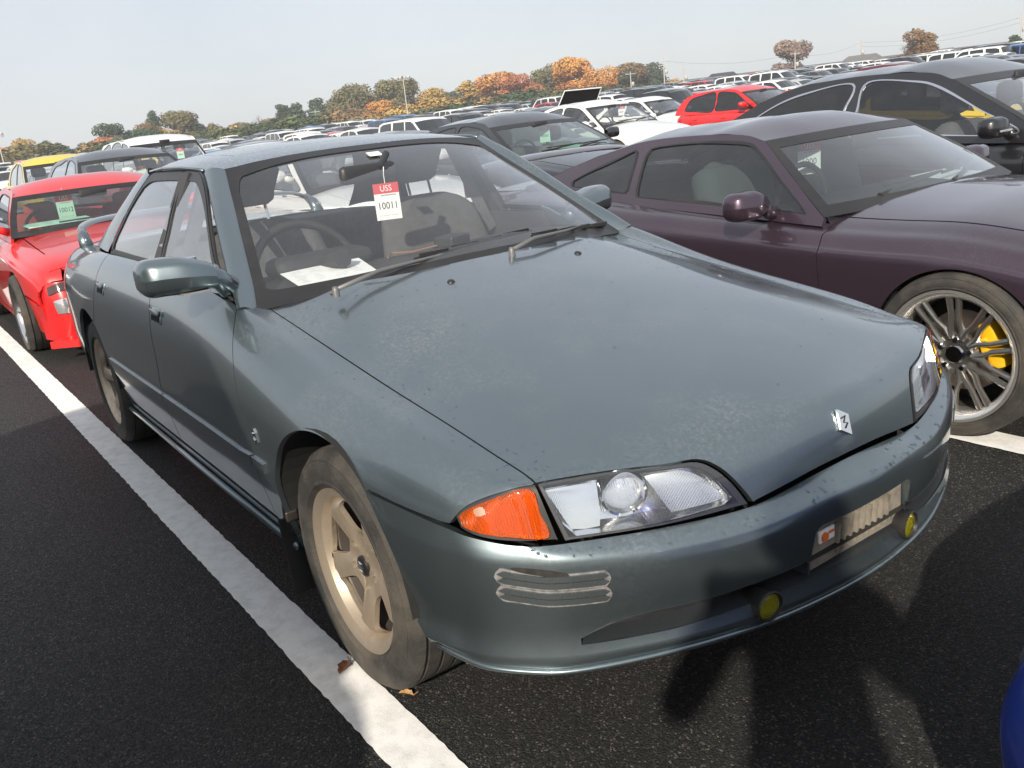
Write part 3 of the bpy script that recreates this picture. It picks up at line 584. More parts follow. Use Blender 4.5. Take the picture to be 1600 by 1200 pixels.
for sd in (1, -1):
    fl = np.array([1, sd, 1]); hl = bpy.data.objects.new('headlamp', None); COL.objects.link(hl); hl.parent = T
    panel('lamp_frame', SA, [lamp_loop*fl, lamp_in*fl], BLK, hl, step=.012, flange=.02, shrink=.0015, lift=-.002)
    panel('lamp_lens', SA, [lamp_loop*fl], GLASS_L, hl, step=.02, flange=0, shrink=.002, lift=.001)
    # bowl: plain outer reflector, projector, ribbed inner reflector
    oo = join(cr([(.588, .628, .624), (.622, .56, .625)]), lin([(.622, .56, .625), (.645, .575, .55)]), cr([(.645, .575, .55), (.632, .608, .554)]), lin([(.632, .608, .554), (.588, .628, .624)]))
    panel('outer_reflector', SA, [oo*fl], REFL2, hl, step=.012, flange=.0, lift=-.022, shrink=-.01)
    ii = join(cr([(.672, .457, .619), (.684, .435, .619), (.698, .39, .612), (.716, .358, .588), (.732, .335, .556), (.735, .328, .548)]), cr([(.735, .328, .548), (.705, .43, .548)]), lin([(.705, .43, .548), (.672, .457, .619)]))
    panel('inner_reflector', SA, [ii*fl], REFL, hl, step=.012, flange=.0, lift=-.02, shrink=-.006)
    def put(o_): o_.location = (.6525, .505*sd, .586); o_.rotation_euler = (0, math.radians(8), math.radians(28*sd))
    m = MB(); m.lathe([(.046, -.035), (.047, -.008), (.044, -.002), (.040, -.004), (.038, -.02), (.02, -.05)], 'X', 36); put(m.build('projector_ring', CHROME, hl, auto=40))
    m = MB(); m.lathe([(0, .006), (.012, .005), (.024, .0), (.033, -.010), (.038, -.02)], 'X', 32); put(m.build('projector_lens', P('projector_glass', (.95, .97, 1), .03, trans=.85, ior=1.5, coat=1), hl, smooth=True))
    bw = MB(); q = np.concatenate([lamp_in[::3], lamp_in[:1]])*fl; k = len(q); bw.add([tuple(p) for p in q]+[(p[0]-.045, p[1]*.96, p[2]+.002) for p in q], [(i, i+1, k+i+1, k+i) for i in range(k-1)]); bw.add([(p[0]-.045, p[1]*.96, p[2]+.002) for p in q], [tuple(range(k-1))]); bw.build('lamp_bowl', REFL2, hl)
    cl = bpy.data.objects.new('corner_lamp', None); COL.objects.link(cl); cl.parent = T
    cloop = join(corner_top, corner_bot, lin([(.622, .645, .537), (.574, .651, .639)]))
    cin = cr([(.572, .664, .632), (.522, .722, .614), (.495, .754, .599), (.482, .768, .585), (.492, .768, .569), (.528, .747, .557), (.568, .711, .549), (.612, .660, .545), (.594, .662, .588)], .01, closed=True)
    panel('corner_frame', SA, [cloop*fl, cin*fl], BLK, cl, step=.012, shrink=.002, lift=-.0015)
    AMB = flute(P('amber_lens', (1., .17, .006), .1, 0, 1., trans=.7, ior=1.3), 80, .7, (0, 0, 0), 'Y')
    panel('amber_lens', SA, [cin*fl], AMB, cl, step=.012, flange=.012, lift=.0005, shrink=.0005)
    panel('amber_reflector', SA, [cin*fl], flute(P('amber_reflector', (.95, .42, .08), .25, 1.), 30, .6, (.5, 0, .6)), cl, step=.012, flange=0, lift=-.02, shrink=-.004)
    cs = cr([(.515, .733, .602), (.503, .746, .597), (.508, .742, .585), (.52, .73, .589)], .006, closed=True)
    panel('clear_facet', SA, [cs*fl], P('clear_facet', (.75, .45, .3), .15, .6, 1.), cl, step=.006, flange=.001, lift=.0018)
# ---- emblem on the nose, side badge, washer nozzles
def on_surf(S, p, axes=(0, 1, 2)):
    uv = S.inv([p], axes); return S.ev(uv[:, 0], uv[:, 1])[0], S.nrm(uv[:, 0], uv[:, 1])[0]
def frame_at(p, n, up=(0, 0, 1)):
    n = Vector(n).normalized(); u = Vector(up); u = (u-n*u.dot(n)).normalized(); r = u.cross(n); return Matrix(((r.x, u.x, n.x, p[0]), (r.y, u.y, n.y, p[1]), (r.z, u.z, n.z, p[2]), (0, 0, 0, 1)))
p, n = on_surf(SA, (.771, 0, .613)); M = frame_at(p, n)
mb = MB(); mb.prism([M @ Vector(q) for q in ((-.018, -.012, 0), (.010, -.030, 0), (.018, .012, 0), (-.010, .030, 0))], Vector(n)*.006); em = mb.build('nose_emblem', CHROME, T)
mb = MB(); mb.tube([M @ Vector(q) for q in ((-.008, .010, .0062), (.006, .012, .0062), (-.004, .0, .0062), (.007, -.004, .0062), (-.004, -.012, .0062))], .002, 6); mb.build('emblem_mark', BLK, em)
p, n = on_surf(SA, (-.406, -.846, .559)); M = frame_at(p, n)
mb = MB(); mb.prism([M @ Vector(q) for q in ((-.016, -.010, 0), (-.004, -.022, 0), (.016, -.014, 0), (.012, .012, 0), (.002, .022, 0), (-.014, .016, 0))], Vector(n)*.004); mb.tube([M @ Vector(q) for q in ((-.008, .008, .004), (.006, .010, .004), (-.006, -.004, .004), (.006, -.010, .004))], .0025, 6); mb.build('fender_badge', CHROME, T)
for y in (-.235, .235):
    p, n = on_surf(SA, (-.335, y, .854)); M = frame_at(p, n, (1, 0, 0)); mb = MB(); mb.lathe([(0, .007), (.008, .006), (.012, .001), (.013, -.002)], 'Z', 14); mb.v = [tuple(M @ Vector(v)) for v in mb.v]; mb.build('washer_nozzle', BLK, T, smooth=True)
# ---- water beads on the hood, roof and bumper top
def beads(name, S, cond, N, parent, rmin=.0012, rmax=.0032, seed=3):
    rg = np.random.default_rng(seed); u = rg.random(N); v = rg.random(N); p = S.ev(u, v); n = S.nrm(u, v); k = cond(p, n, rg); p = p[k]; n = n[k]; V = []; F = []
    for q, m in zip(p, n):
        r = rg.uniform(rmin, rmax); M = frame_at(q+m*.0, m, (1, 0, .01)); b = len(V)
        ring = [(math.cos(i*math.pi/3), math.sin(i*math.pi/3)) for i in range(6)]; st = rg.uniform(1, 1.6)
        V += [tuple(M @ Vector((c*r, s*r*st, -.0002))) for c, s in ring]+[tuple(M @ Vector((c*r*.65, s*r*st*.65, r*.4))) for c, s in ring]+[tuple(M @ Vector((0, 0, r*.55)))]
        F += [(b+i, b+(i+1) % 6, b+6+(i+1) % 6, b+6+i) for i in range(6)]+[(b+6+i, b+6+(i+1) % 6, b+12) for i in range(6)]
    o = mesh_obj(name, V, F, P('water', (.9, .95, 1), .02, trans=1., ior=1.33, spec=.6), parent, True); o['kind'] = 'stuff'; return o
def hood_cond(p, n, rg):
    d = np.abs(np.abs(p[:, 1])-.63); w = np.exp(-(d/.05)**2)*.9+np.exp(-((p[:, 0]+.45)/.12)**2)*.5+.03+(p[:, 1] > .1)*.06
    return (n[:, 2] > .6) & (p[:, 0] > -.6) & (p[:, 0] < .74) & (np.abs(p[:, 1]) < .72) & (rg.random(len(p)) < w)
beads('water_beads', SA, hood_cond, 15000, hood, .001, .0028)
beads('water_beads', SB, lambda p, n, rg: (n[:, 2] > .5) & (rg.random(len(p)) < .10), 9000, bumper, .0018, .004, 5)
# ------------------------------------------------------------------ greenhouse of the grey saloon
def sym(r): return [(x, -y, z) for x, y, z in r[:0:-1]]+r
WS = Surf([sym(r) for r in ([(-.480, 0, .868), (-.497, .25, .866), (-.557, .5, .858), (-.640, .70, .838)],
    [(-.60, 0, .947), (-.615, .24, .944), (-.668, .47, .932), (-.742, .664, .905)],
    [(-.845, 0, 1.085), (-.858, .22, 1.081), (-.895, .43, 1.066), (-.950, .603, 1.036)],
    [(-1.085, 0, 1.199), (-1.094, .205, 1.196), (-1.118, .395, 1.182), (-1.160, .541, 1.161)],
    [(-1.215, 0, 1.249), (-1.221, .2, 1.247), (-1.235, .38, 1.237), (-1.255, .514, 1.222)])])
ws_side = cr([(-.640, .70, .838), (-.742, .664, .905), (-.950, .603, 1.036), (-1.160, .541, 1.161), (-1.255, .514, 1.222)])
ws_bot = cr([(-.480, 0, .868), (-.497, .25, .866), (-.557, .5, .858), (-.640, .70, .838)]); ws_top = cr([(-1.255, .514, 1.222), (-1.235, .38, 1.237), (-1.215, 0, 1.249)])
wh = join(ws_bot, ws_side, ws_top); ws_loop = join(wh, (wh*MY)[::-1])
wi = join(cr([(-.525, 0, .895), (-.54, .25, .892), (-.60, .46, .883), (-.685, .625, .870), (-.735, .632, .898)]), cr([(-.735, .632, .898), (-.945, .573, 1.034), (-1.13, .521, 1.147)]), cr([(-1.13, .521, 1.147), (-1.185, .49, 1.19), (-1.19, .44, 1.20), (-1.18, .2, 1.229), (-1.173, 0, 1.232)]))
ws_in = join(wi, (wi*MY)[::-1])
panel('windscreen_seal', WS, [ws_loop, ws_in], BLK, T, step=.02, lift=.001, flange=.01)
SHADE = glass('shade_band_glass', (.55, .6, .62), .05)
panel('windscreen', WS, [ws_loop], GLASS, T, step=.04, flange=0, shrink=.01, lift=-.002)
# A pillar: between windscreen edge and door glass edge
def at_curve(c, n): 
    d = np.concatenate([[0], np.cumsum(np.linalg.norm(np.diff(c, axis=0), axis=1))]); t = np.linspace(0, d[-1], n); return np.stack([np.interp(t, d, c[:, i]) for i in range(3)], 1)
a_out = cr([(-.645, .752, .858), (-.715, .738, .898), (-.885, .692, .982), (-1.09, .633, 1.112), (-1.23, .590, 1.188), (-1.32, .568, 1.218)])
A = at_curve(ws_side, 9); Bq = at_curve(a_out, 9); mid = (A+Bq)/2+np.array([.006, .016, .012]); q1 = A*.86+Bq*.14+np.array([.002, .007, .008]); q2 = A*.12+Bq*.88+np.array([.0, .008, .0])
pa = patch('a_pillar', [A, q1, mid, q2, Bq], PG, T, 10, 30, mirror=True)
# roof
RF = Surf([sym(r) for r in ([(-1.217, 0, 1.2505), (-1.223, .2, 1.2485), (-1.237, .38, 1.2385), (-1.256, .49, 1.2265), (-1.325, .560, 1.2195)],
    [(-1.30, 0, 1.264), (-1.305, .2, 1.261), (-1.315, .38, 1.250), (-1.335, .495, 1.236), (-1.40, .565, 1.227)],
    [(-1.52, 0, 1.283), (-1.52, .2, 1.280), (-1.52, .38, 1.268), (-1.52, .498, 1.252), (-1.55, .567, 1.234)],
    [(-1.82, 0, 1.291), (-1.82, .2, 1.288), (-1.82, .38, 1.275), (-1.82, .495, 1.257), (-1.82, .564, 1.236)],
    [(-2.10, 0, 1.287), (-2.10, .2, 1.284), (-2.10, .38, 1.270), (-2.10, .485, 1.251), (-2.06, .552, 1.228)],
    [(-2.34, 0, 1.268), (-2.335, .2, 1.264), (-2.325, .36, 1.250), (-2.31, .465, 1.232), (-2.22, .535, 1.205)])])
lh = join(cr([(-1.217, 0, 1.2505), (-1.223, .2, 1.2485), (-1.237, .38, 1.2385), (-1.256, .49, 1.2265), (-1.325, .560, 1.2195)]), cr([(-1.325, .560, 1.2195), (-1.40, .565, 1.227), (-1.55, .567, 1.234), (-1.82, .564, 1.236), (-2.06, .552, 1.228), (-2.22, .535, 1.205)]), cr([(-2.22, .535, 1.205), (-2.31, .465, 1.232), (-2.325, .36, 1.250), (-2.335, .2, 1.264), (-2.34, 0, 1.268)]))
roof_loop = join(lh, (lh*MY)[::-1])
sr = join(lin([(-1.42, 0, 1.27), (-1.425, .36, 1.26), (-1.45, .41, 1.26), (-1.80, .41, 1.27), (-1.83, .38, 1.27), (-1.83, 0, 1.28)])); sr_loop = join(sr, (sr*MY)[::-1])
roof = panel('roof', RF, [roof_loop, sr_loop], PG, T, step=.04, flange=.01)
panel('sunroof', RF, [sr_loop], PG, T, step=.04, shrink=.005, flange=.012)
panel('sunroof_gap', RF, [sr_loop], VOID, T, step=.06, shrink=-.01, lift=-.012, flange=0)
beads('water_beads', RF, lambda p, n, rg: (rg.random(len(p)) < .5), 5000, roof, .002, .005, 8)
# C pillar and rear screen
c_in = cr([(-2.06, .565, 1.222), (-2.13, .62, 1.145), (-2.25, .69, 1.02), (-2.33, .738, .92)]); c_out = cr([(-2.31, .465, 1.232), (-2.42, .52, 1.16), (-2.62, .60, 1.03), (-2.86, .66, .908)])
A = at_curve(c_in, 8); Bq = at_curve(c_out, 8); mid = (A+Bq)/2+np.array([-.0, .022, .016]); q1 = A*.85+Bq*.15+np.array([0, .010, .004]); q2 = A*.2+Bq*.8+np.array([0, .016, .014])
patch('c_pillar', [Bq, q2, mid, q1, A], PG, T, 12, 24, mirror=True)
co = at_curve(c_out, 7)
rwS = Surf([[(p[0]-(.04 if abs(y) < .9 else 0)*(1-abs(y)), p[1]*y, p[2]+.035*(1-y*y)) for y in (-1, -.66, -.33, 0, .33, .66, 1)] for p in co])
patch('rear_window', rwS, GLASS, T, 14, 16)
# side glass
SGr = []
for z, y in ((.87, .750), (.93, .737), (1.0, .705), (1.07, .668), (1.15, .620), (1.235, .562)):
    SGr.append([(x, y-.010*((x+1.4)/.8)**2, z) for x in (-.55, -.9, -1.3, -1.7, -2.1, -2.45)])
SG = Surf(SGr[::-1])
f_win = join(cr([(-.735, .74, .900), (-.918, .70, .984), (-1.113, .63, 1.111), (-1.25, .59, 1.183), (-1.33, .57, 1.209), (-1.40, .57, 1.222), (-1.537, .57, 1.228)]), cr([(-1.537, .57, 1.228), (-1.50, .62, 1.15), (-1.46, .68, 1.04), (-1.435, .74, .915)]), lin([(-1.435, .74, .915), (-1.1, .74, .912), (-.85, .74, .895), (-.735, .74, .882), (-.735, .74, .900)]))
r_win = join(cr([(-1.558, .57, 1.228), (-1.8, .57, 1.230), (-1.97, .57, 1.223), (-2.06, .58, 1.195)]), cr([(-2.06, .58, 1.195), (-2.13, .63, 1.13), (-2.24, .69, 1.01), (-2.30, .73, .918)]), lin([(-2.30, .73, .918), (-1.455, .74, .915)]), cr([(-1.455, .74, .915), (-1.48, .68, 1.04), (-1.52, .62, 1.15), (-1.558, .57, 1.228)]))
def inner(loop, d):
    uv = SG.inv(loop)*np.array([SG.lu, SG.lv]); dd = np.roll(uv, -1, 0)-np.roll(uv, 1, 0); nn = np.stack([-dd[:, 1], dd[:, 0]], 1); nn /= np.maximum(np.linalg.norm(nn, axis=1, keepdims=True), 1e-9)
    ar = np.sum(uv[:, 0]*np.roll(uv[:, 1], -1)-np.roll(uv[:, 0], -1)*uv[:, 1]); uv = uv+nn*(1 if ar > 0 else -1)*d; uv /= np.array([SG.lu, SG.lv]); return SG.ev(uv[:, 0], uv[:, 1])
SIDEG = glass('side_glass', (.86, .88, .89), .05)
for nm, lp in (('front_side_window', f_win), ('rear_side_window', r_win)):
    panel(nm, SG, [lp], SIDEG, T, step=.04, flange=0, mirror=True, flip=False)
    panel('window_seal', SG, [lp, inner(lp, .014)], BLK, T, step=.014, lift=.004, flange=.012, mirror=True)
allw = join(cr([(-.705, .755, .878), (-.905, .70, .985), (-1.105, .635, 1.118), (-1.245, .59, 1.190), (-1.33, .57, 1.220), (-1.40, .57, 1.235), (-1.82, .57, 1.2365), (-2.0, .57, 1.231), (-2.08, .58, 1.20)]), cr([(-2.08, .58, 1.20), (-2.15, .63, 1.135), (-2.26, .69, 1.015), (-2.34, .73, .905)]), lin([(-2.34, .73, .905), (-1.45, .74, .902), (-.85, .745, .872), (-.705, .755, .86)]))
panel('window_frame', SG, [allw, inner(f_win, .004), inner(r_win, .004)], BLK, T, step=.014, lift=.001, flange=.008, mirror=True)
for sd in (-1, 1):
    mt = MB(); mt.tube([(-1.325, sd*.566, 1.2255), (-1.40, sd*.571, 1.234), (-1.55, sd*.573, 1.241), (-1.82, sd*.570, 1.243), (-2.06, sd*.557, 1.233)], .0065, 6)
    mt.build('drip_rail', PG, T, smooth=True)
# ---- door handles and locks
for x, nm in ((-1.27, 'h'), (-2.16, 'h')):
    for sd in (-1, 1):
        p, n = on_surf(SA, (x, sd*.833, .782 if x > -2 else .795)); M = frame_at(p, n)
        m = MB(); m.box((0, 0, -.004), (.13, .052, .014), bev=.004); m.v = [tuple(M @ Vector(v)) for v in m.v]; h = m.build('door_handle', PG, T, auto=40)
        m = MB(); m.box((0, -.006, .0035), (.10, .026, .002)); m.v = [tuple(M @ Vector(v)) for v in m.v]; m.build('handle_recess', VOID, h)
        m = MB(); m.box((.0, .010, .008), (.112, .018, .008), bev=.003); m.v = [tuple(M @ Vector(v)) for v in m.v]; m.build('handle_grip', PG, h, auto=40)
# ---- door mirrors
for sd in (-1, 1):
    rows = []
    prof = [(0., .0), (.10, .60), (.28, .86), (.55, 1.), (.80, .97), (.94, .80), (1., .45)]           # along y (inner to outer), size
    yy = [.780, .80, .835, .875, .925, .96, .973]; hz = [.034, .040, .047, .053, .053, .046, .026]; dx = [.035, .05, .062, .066, .062, .05, .026]; zc = [.952, .957, .962, .966, .968, .967, .966]; xc = [-.715, -.725, -.735, -.745, -.757, -.768, -.777]
    for y, h, d, z, x in zip(yy, hz, dx, zc, xc):
        ring = []
        for k in range(17):
            a = math.pi*2*k/16; c_, s_ = math.cos(a), math.sin(a); e = .72
            ring.append((x+d*math.copysign(abs(c_)**(.9 if c_ > 0 else .35), c_), y, z+h*math.copysign(abs(s_)**e, s_)))
        rows.append(ring)
    V = []; F = []
    S = Surf(rows, interp=True); U, Vv = np.meshgrid(np.linspace(0, 1, 22), np.linspace(0, 1, 40), indexing='ij'); pts = S.ev(U.ravel(), Vv.ravel()); pts[:, 1] *= sd
    F = [(i*40+j, i*40+j+1, (i+1)*40+j+1, (i+1)*40+j) for i in range(21) for j in range(39)]
    c0 = len(pts); pts = np.concatenate([pts, [pts[21*40:22*40].mean(0)]]); F += [(21*40+j, 21*40+j+1, c0) for j in range(39)]
    m = MB(); m.add([tuple(q) for q in pts], F); mo = m.build('door_mirror', PG, T, auto=55)
    if sd > 0: mo.location = (-.20, -.05, -.03)
    m = MB(); m.box((-.812, sd*.875, .964), (.01, .165, .082), rz=sd*.06, bev=.004); m.build('mirror_glass', P('mirror_glass', (.75, .78, .8), .03, 1.), mo)
    m = MB(); m.prism([(-.70, sd*.747, .892), (-.86, sd*.747, .885), (-.875, sd*.716, .965), (-.845, sd*.722, .958)], (0, sd*.010, 0)); m.build('mirror_sail', PG, mo)
    st = [[(-.535, .770, .905), (-.60, .765, .90), (-.66, .762, .915)], [(-.545, .785, .955), (-.60, .782, .965), (-.65, .78, .955)]]
    m = MB(); m.tube([(-.74, sd*.735, .905), (-.728, sd*.765, .938), (-.728, sd*.81, .955)], [.034, .030, .032], 12); m.build('mirror_stalk', PG, mo, smooth=True)
    m = MB(); m.box((-.715, sd*.845, .917), (.05, .075, .005), rz=sd*-.1); m.build('mirror_scrape', P('scraped_metal', (.45, .44, .42), .4, .6), mo)
# ---- cowl, wipers
cw = Surf([sym([(-.470, 0, .868), (-.49, .25, .862), (-.56, .48, .852), (-.640, .655, .832)]), sym([(-.53, 0, .870), (-.55, .25, .866), (-.61, .48, .856), (-.68, .66, .838)])])
patch('cowl_panel', cw, BLK, T, 4, 30)
mb = MB()
for k in range(26):
    y = -.5+k*.04; mb.box((-.498-.18*y*y, y, .8725-.03*abs(y)), (.03, .028, .006), rz=0)
mb.build('cowl_grille', VOID, T)
GREYM = P('wiper_grey', (.16, .16, .16), .45, .3)
def wiper(base, knee, tip, b0, b1):
    w_ = bpy.data.objects.new('wiper', None); COL.objects.link(w_); w_.parent = T
    m = MB(); m.tube([base, tuple(np.array(base)*.6+np.array(knee)*.4+np.array([0, 0, .012])), knee, tip], [.007, .007, .005, .0035], 8); m.lathe([(0, .010), (.007, .009), (.010, 0), (.011, -.02)], 'Z', 16, base); m.build('wiper_arm', GREYM, w_, smooth=True)
    m = MB(); m.tube([b0, tuple((np.array(b0)+np.array(b1))/2+np.array([.004, 0, .006])), b1], .0055, 6)
    for t in (.15, .4, .6, .85):
        q = np.array(b0)*(1-t)+np.array(b1)*t; m.box(tuple(q+np.array([.004, 0, .006])), (.012, .10, .012))
    m.build('wiper_blade', BLK, w_)
wiper((-.455, -.535, .885), (-.555, -.14, .905), (-.590, -.02, .915), (-.560, -.22, .908), (-.600, .26, .920))
wiper((-.420, .045, .898), (-.530, .35, .905), (-.572, .46, .905), (-.545, .22, .908), (-.645, .625, .878))
# ---- rear spoiler
sp = Surf([[(x+dx, y, z+dz) for y, x, z in ((-.66, -3.30, .925), (-.64, -3.42, .965), (-.52, -3.46, 1.0), (-.2, -3.485, 1.005), (.2, -3.485, 1.005), (.52, -3.46, 1.0), (.64, -3.42, .965), (.66, -3.30, .925))] for dx, dz in ((.08, -.008), (.04, .006), (-.05, .010), (-.09, .006), (-.07, -.006), (.0, -.014), (.08, -.008))])
patch('rear_spoiler', sp, PG, T, 18, 40)
for sd in (-1, 1):
    m = MB(); m.tube([(-3.28, sd*.655, .87), (-3.33, sd*.652, .93), (-3.40, sd*.64, .965)], [.036, .030, .018], 10); m.build('spoiler_foot', PG, T, smooth=True)
# ---- cabin
def seat(x, y, mat, w_=.50, head=True, back=.60, name='front_seat', rec=.30):
    s = bpy.data.objects.new(name, None); COL.objects.link(s); s.parent = T; s.location = (x, y, 0)
    m = MB(); m.box((.22, 0, .40), (.52, w_, .16), ry=-.08, bev=.05); m.build('cushion', mat, s, auto=60)
    prof = [(.0, .95), (.2, 1.), (.55, .96), (.8, .86), (.94, .68), (1., .35)]
    rr = []
    for t, k in prof:
        z = .42+back*t; xx = -.05-rec*back*t; hw = w_/2*k; th = .075*(1-.35*t)
        rr.append([(xx+th*(1-.0), -hw*.6, z), (xx+th*.75, -hw*.92, z), (xx, -hw, z), (xx-th*.8, -hw*.8, z), (xx-th, 0, z), (xx-th*.8, hw*.8, z), (xx, hw, z), (xx+th*.75, hw*.92, z), (xx+th, hw*.6, z), (xx+th*.85, 0, z), (xx+th, -hw*.6, z)])
    S = Surf(rr); b = patch('backrest', S, mat, s, 18, 40)
    m = MB(); q = S.ev(np.ones(24), np.linspace(0, .97, 24)); m.add([tuple(v) for v in q], [tuple(range(24))]); m.build('backrest_top', mat, s)
    if head:
        hx = -.05-rec*(back+.16); hz = .42+back+.135
        m = MB(); m.box((0, 0, 0), (.10, .27, .165), bev=.045); m.v = [(v[0]+hx, v[1]*(1-.28*(v[2] < 0)), v[2]+hz) for v in m.v]; m.build('headrest', mat, s, auto=70)
        m = MB()
        for d in (-.05, .05): m.tube([(hx+.045, d, hz-.19), (hx, d, hz-.03)], .006, 6)
        m.build('headrest_post', CHROME, s)
    return s
seat(-1.24, -.36, CLOTH, .54); seat(-1.24, .36, CLOTH_L, .54)
rs = bpy.data.objects.new('rear_seat', None); COL.objects.link(rs); rs.parent = T
m = MB(); m.box((-2.05, 0, .42), (.5, 1.3, .18), bev=.05); m.build('cushion', CLOTH, rs, auto=60); m = MB(); m.box((-2.38, 0, .68), (.16, 1.3, .5), ry=-.3, bev=.06); m.build('backrest', CLOTH, rs, auto=60)
m = MB(); m.box((-2.66, 0, .895), (.46, 1.26, .02)); m.build('parcel_shelf', DASH, T)
dsh = Surf([sym([(-.55, 0, .872), (-.57, .3, .868), (-.66, .6, .85), (-.70, .69, .83)]), sym([(-.70, 0, .885), (-.70, .3, .882), (-.73, .6, .868), (-.74, .70, .84)]), sym([(-.88, 0, .875), (-.87, .3, .885), (-.87, .58, .87), (-.86, .71, .83)]), sym([(-.95, 0, .80), (-.93, .3, .81), (-.92, .58, .80), (-.90, .72, .76)]), sym([(-.93, 0, .60), (-.91, .3, .60), (-.90, .58, .60), (-.90, .72, .60)])])
patch('dashboard', dsh, DASH, T, 22, 40)
m = MB(); m.box((-.93, -.37, .90), (.15, .34, .07), bev=.03); m.build('instrument_hood', DASH, T, auto=60)
sw = bpy.data.objects.new('steering_wheel', None); COL.objects.link(sw); sw.parent = T; sw.location = (-1.035, -.37, .850); sw.rotation_euler = (0, math.radians(-24), 0)
m = MB(); m.tube([(0, .185*math.cos(k*math.pi/20), .185*math.sin(k*math.pi/20)) for k in range(40)], .0155, 10, closed=True); m.build('wheel_rim', P('leather_black', (.018, .018, .018), .32, bump=.1, bscale=400), sw, smooth=True)
m = MB(); m.box((.03, 0, 0), (.06, .15, .12), bev=.03); m.tube([(.02, -.17, .0), (.03, 0, 0), (.02, .17, 0)], .017, 8); m.tube([(.03, 0, 0), (.0, -.06, -.175)], .015, 8); m.tube([(.03, 0, 0), (.0, .06, -.175)], .015, 8); m.tube([(.03, 0, 0), (.3, 0, -.05)], .03, 8); m.build('wheel_boss', DASH, sw, auto=50)
# rear-view mirror, tax sticker
m = MB(); m.box((-1.035, -.095, 1.158), (.035, .225, .062), rz=.12, bev=.016); m.tube([(-1.03, -.05, 1.17), (-1.06, 0, 1.215)], .012, 8); m.build('interior_mirror', P('mirror_back', (.03, .03, .032), .45), T, auto=50)
p, n = on_surf(WS, (-1.118, -.02, 1.205)); M = frame_at(p-n*.005, n)
m = MB(); m.box((0, 0, 0), (.05, .035, .001)); m.v = [tuple(M @ Vector(v)) for v in m.v]; m.build('inspection_sticker', WPAPER, T)
m = MB(); m.box((0, .004, .0012), (.024, .016, .0006)); m.v = [tuple(M @ Vector(v)) for v in m.v]; m.build('sticker_number', P('ink_green', (.1, .25, .18), .6), T)
# door cards, B pillars, belts, headliner
for sd in (-1, 1):
    m = MB(); m.box((-1.45, sd*.725, .65), (1.36, .03, .5)); m.box((-1.495, sd*.655, 1.06), (.10, .03, .36), rx=sd*.5); m.build('inner_trim', P('trim_grey', (.045, .045, .05), .8), T)
    m = MB(); m.box((-1.47, sd*.60, 1.02), (.006, .05, .42), rx=sd*.42); m.build('seat_belt', CLOTH, T)
hl_ = Surf([[(x, y, z-.03) for (x, y, z) in r] for r in [sym(q) for q in ([(-1.25, 0, 1.250), (-1.25, .25, 1.245), (-1.27, .48, 1.225), (-1.33, .54, 1.205)], [(-1.8, 0, 1.28), (-1.8, .25, 1.275), (-1.8, .48, 1.25), (-1.8, .545, 1.225)], [(-2.3, 0, 1.26), (-2.3, .25, 1.255), (-2.28, .45, 1.23), (-2.2, .52, 1.20)])]])
patch('headlining', hl_, P('headliner', (.16, .16, .165), .95), T, 10, 20)
# wheels
for x in (0, -2.615):
    for sd in (-1, 1):
        five_spoke_wheel(T, (x, sd*(.716 if x == 0 else .725), .301), sd, mat=WHEELP, rot=(18 if x == 0 else 40), R=.302, w=.205, rim=.192)
# ---- loose things in and on the car (things of their own)
def lot_tag(name, label, number, loc, rz, tilt=0., paper=None, w_=.088, h_=.125, group=None):
    o = thing(name, label, 'tag', loc, rz, group); o.rotation_euler = (tilt, 0, rz)
    m = MB(); m.box((0, 0, -h_*.64), (w_, .0012, h_*.72), mi=0); m.build('tag_card', paper or WPAPER, o)
    m = MB(); m.box((0, 0, -h_*.14), (w_, .0012, h_*.28)); m.build('tag_header', REDINK, o)
    F_ = Matrix.Rotation(math.radians(90), 4, 'X')
    text('header_text', 'USS', h_*.23, WPAPER, o, Matrix.Translation((0, -.0009, -h_*.145)) @ F_, font_sx=.9)
    m = MB(); m.box((.006, -.0008, -h_*.325), (w_*.6, .0006, h_*.035)); m.build('small_print', P('ink_grey', (.35, .36, .36), .8), o)
    if number: text('lot_number', number, h_*.27, BLKINK, o, Matrix.Translation((0, -.0009, -h_*.62)) @ F_, font_sx=.86)
    else: m = MB(); m.box((0, -.0008, -h_*.62), (w_*.7, .0006, h_*.16)); m.build('blurred_number', P('ink_grey', (.35, .36, .36), .8), o)
    m = MB(); m.box((0, -.0008, -h_*.88), (w_*.8, .0006, h_*.012)); m.build('rule_line', P('ink_pink', (.6, .35, .35), .8), o)
    m = MB(); m.tube([(0, .002, -.004), (.0, .006, .03), (.004, .012, .055)], .0015, 5); m.build('tag_string', WPAPER, o)
    return o
lot_tag('lot_tag', 'white and red USS lot tag 10011 hanging from the inside mirror of the grey saloon', '10011', (-.998, -.055, 1.117), math.radians(66), group='USS lot tags in windscreens')
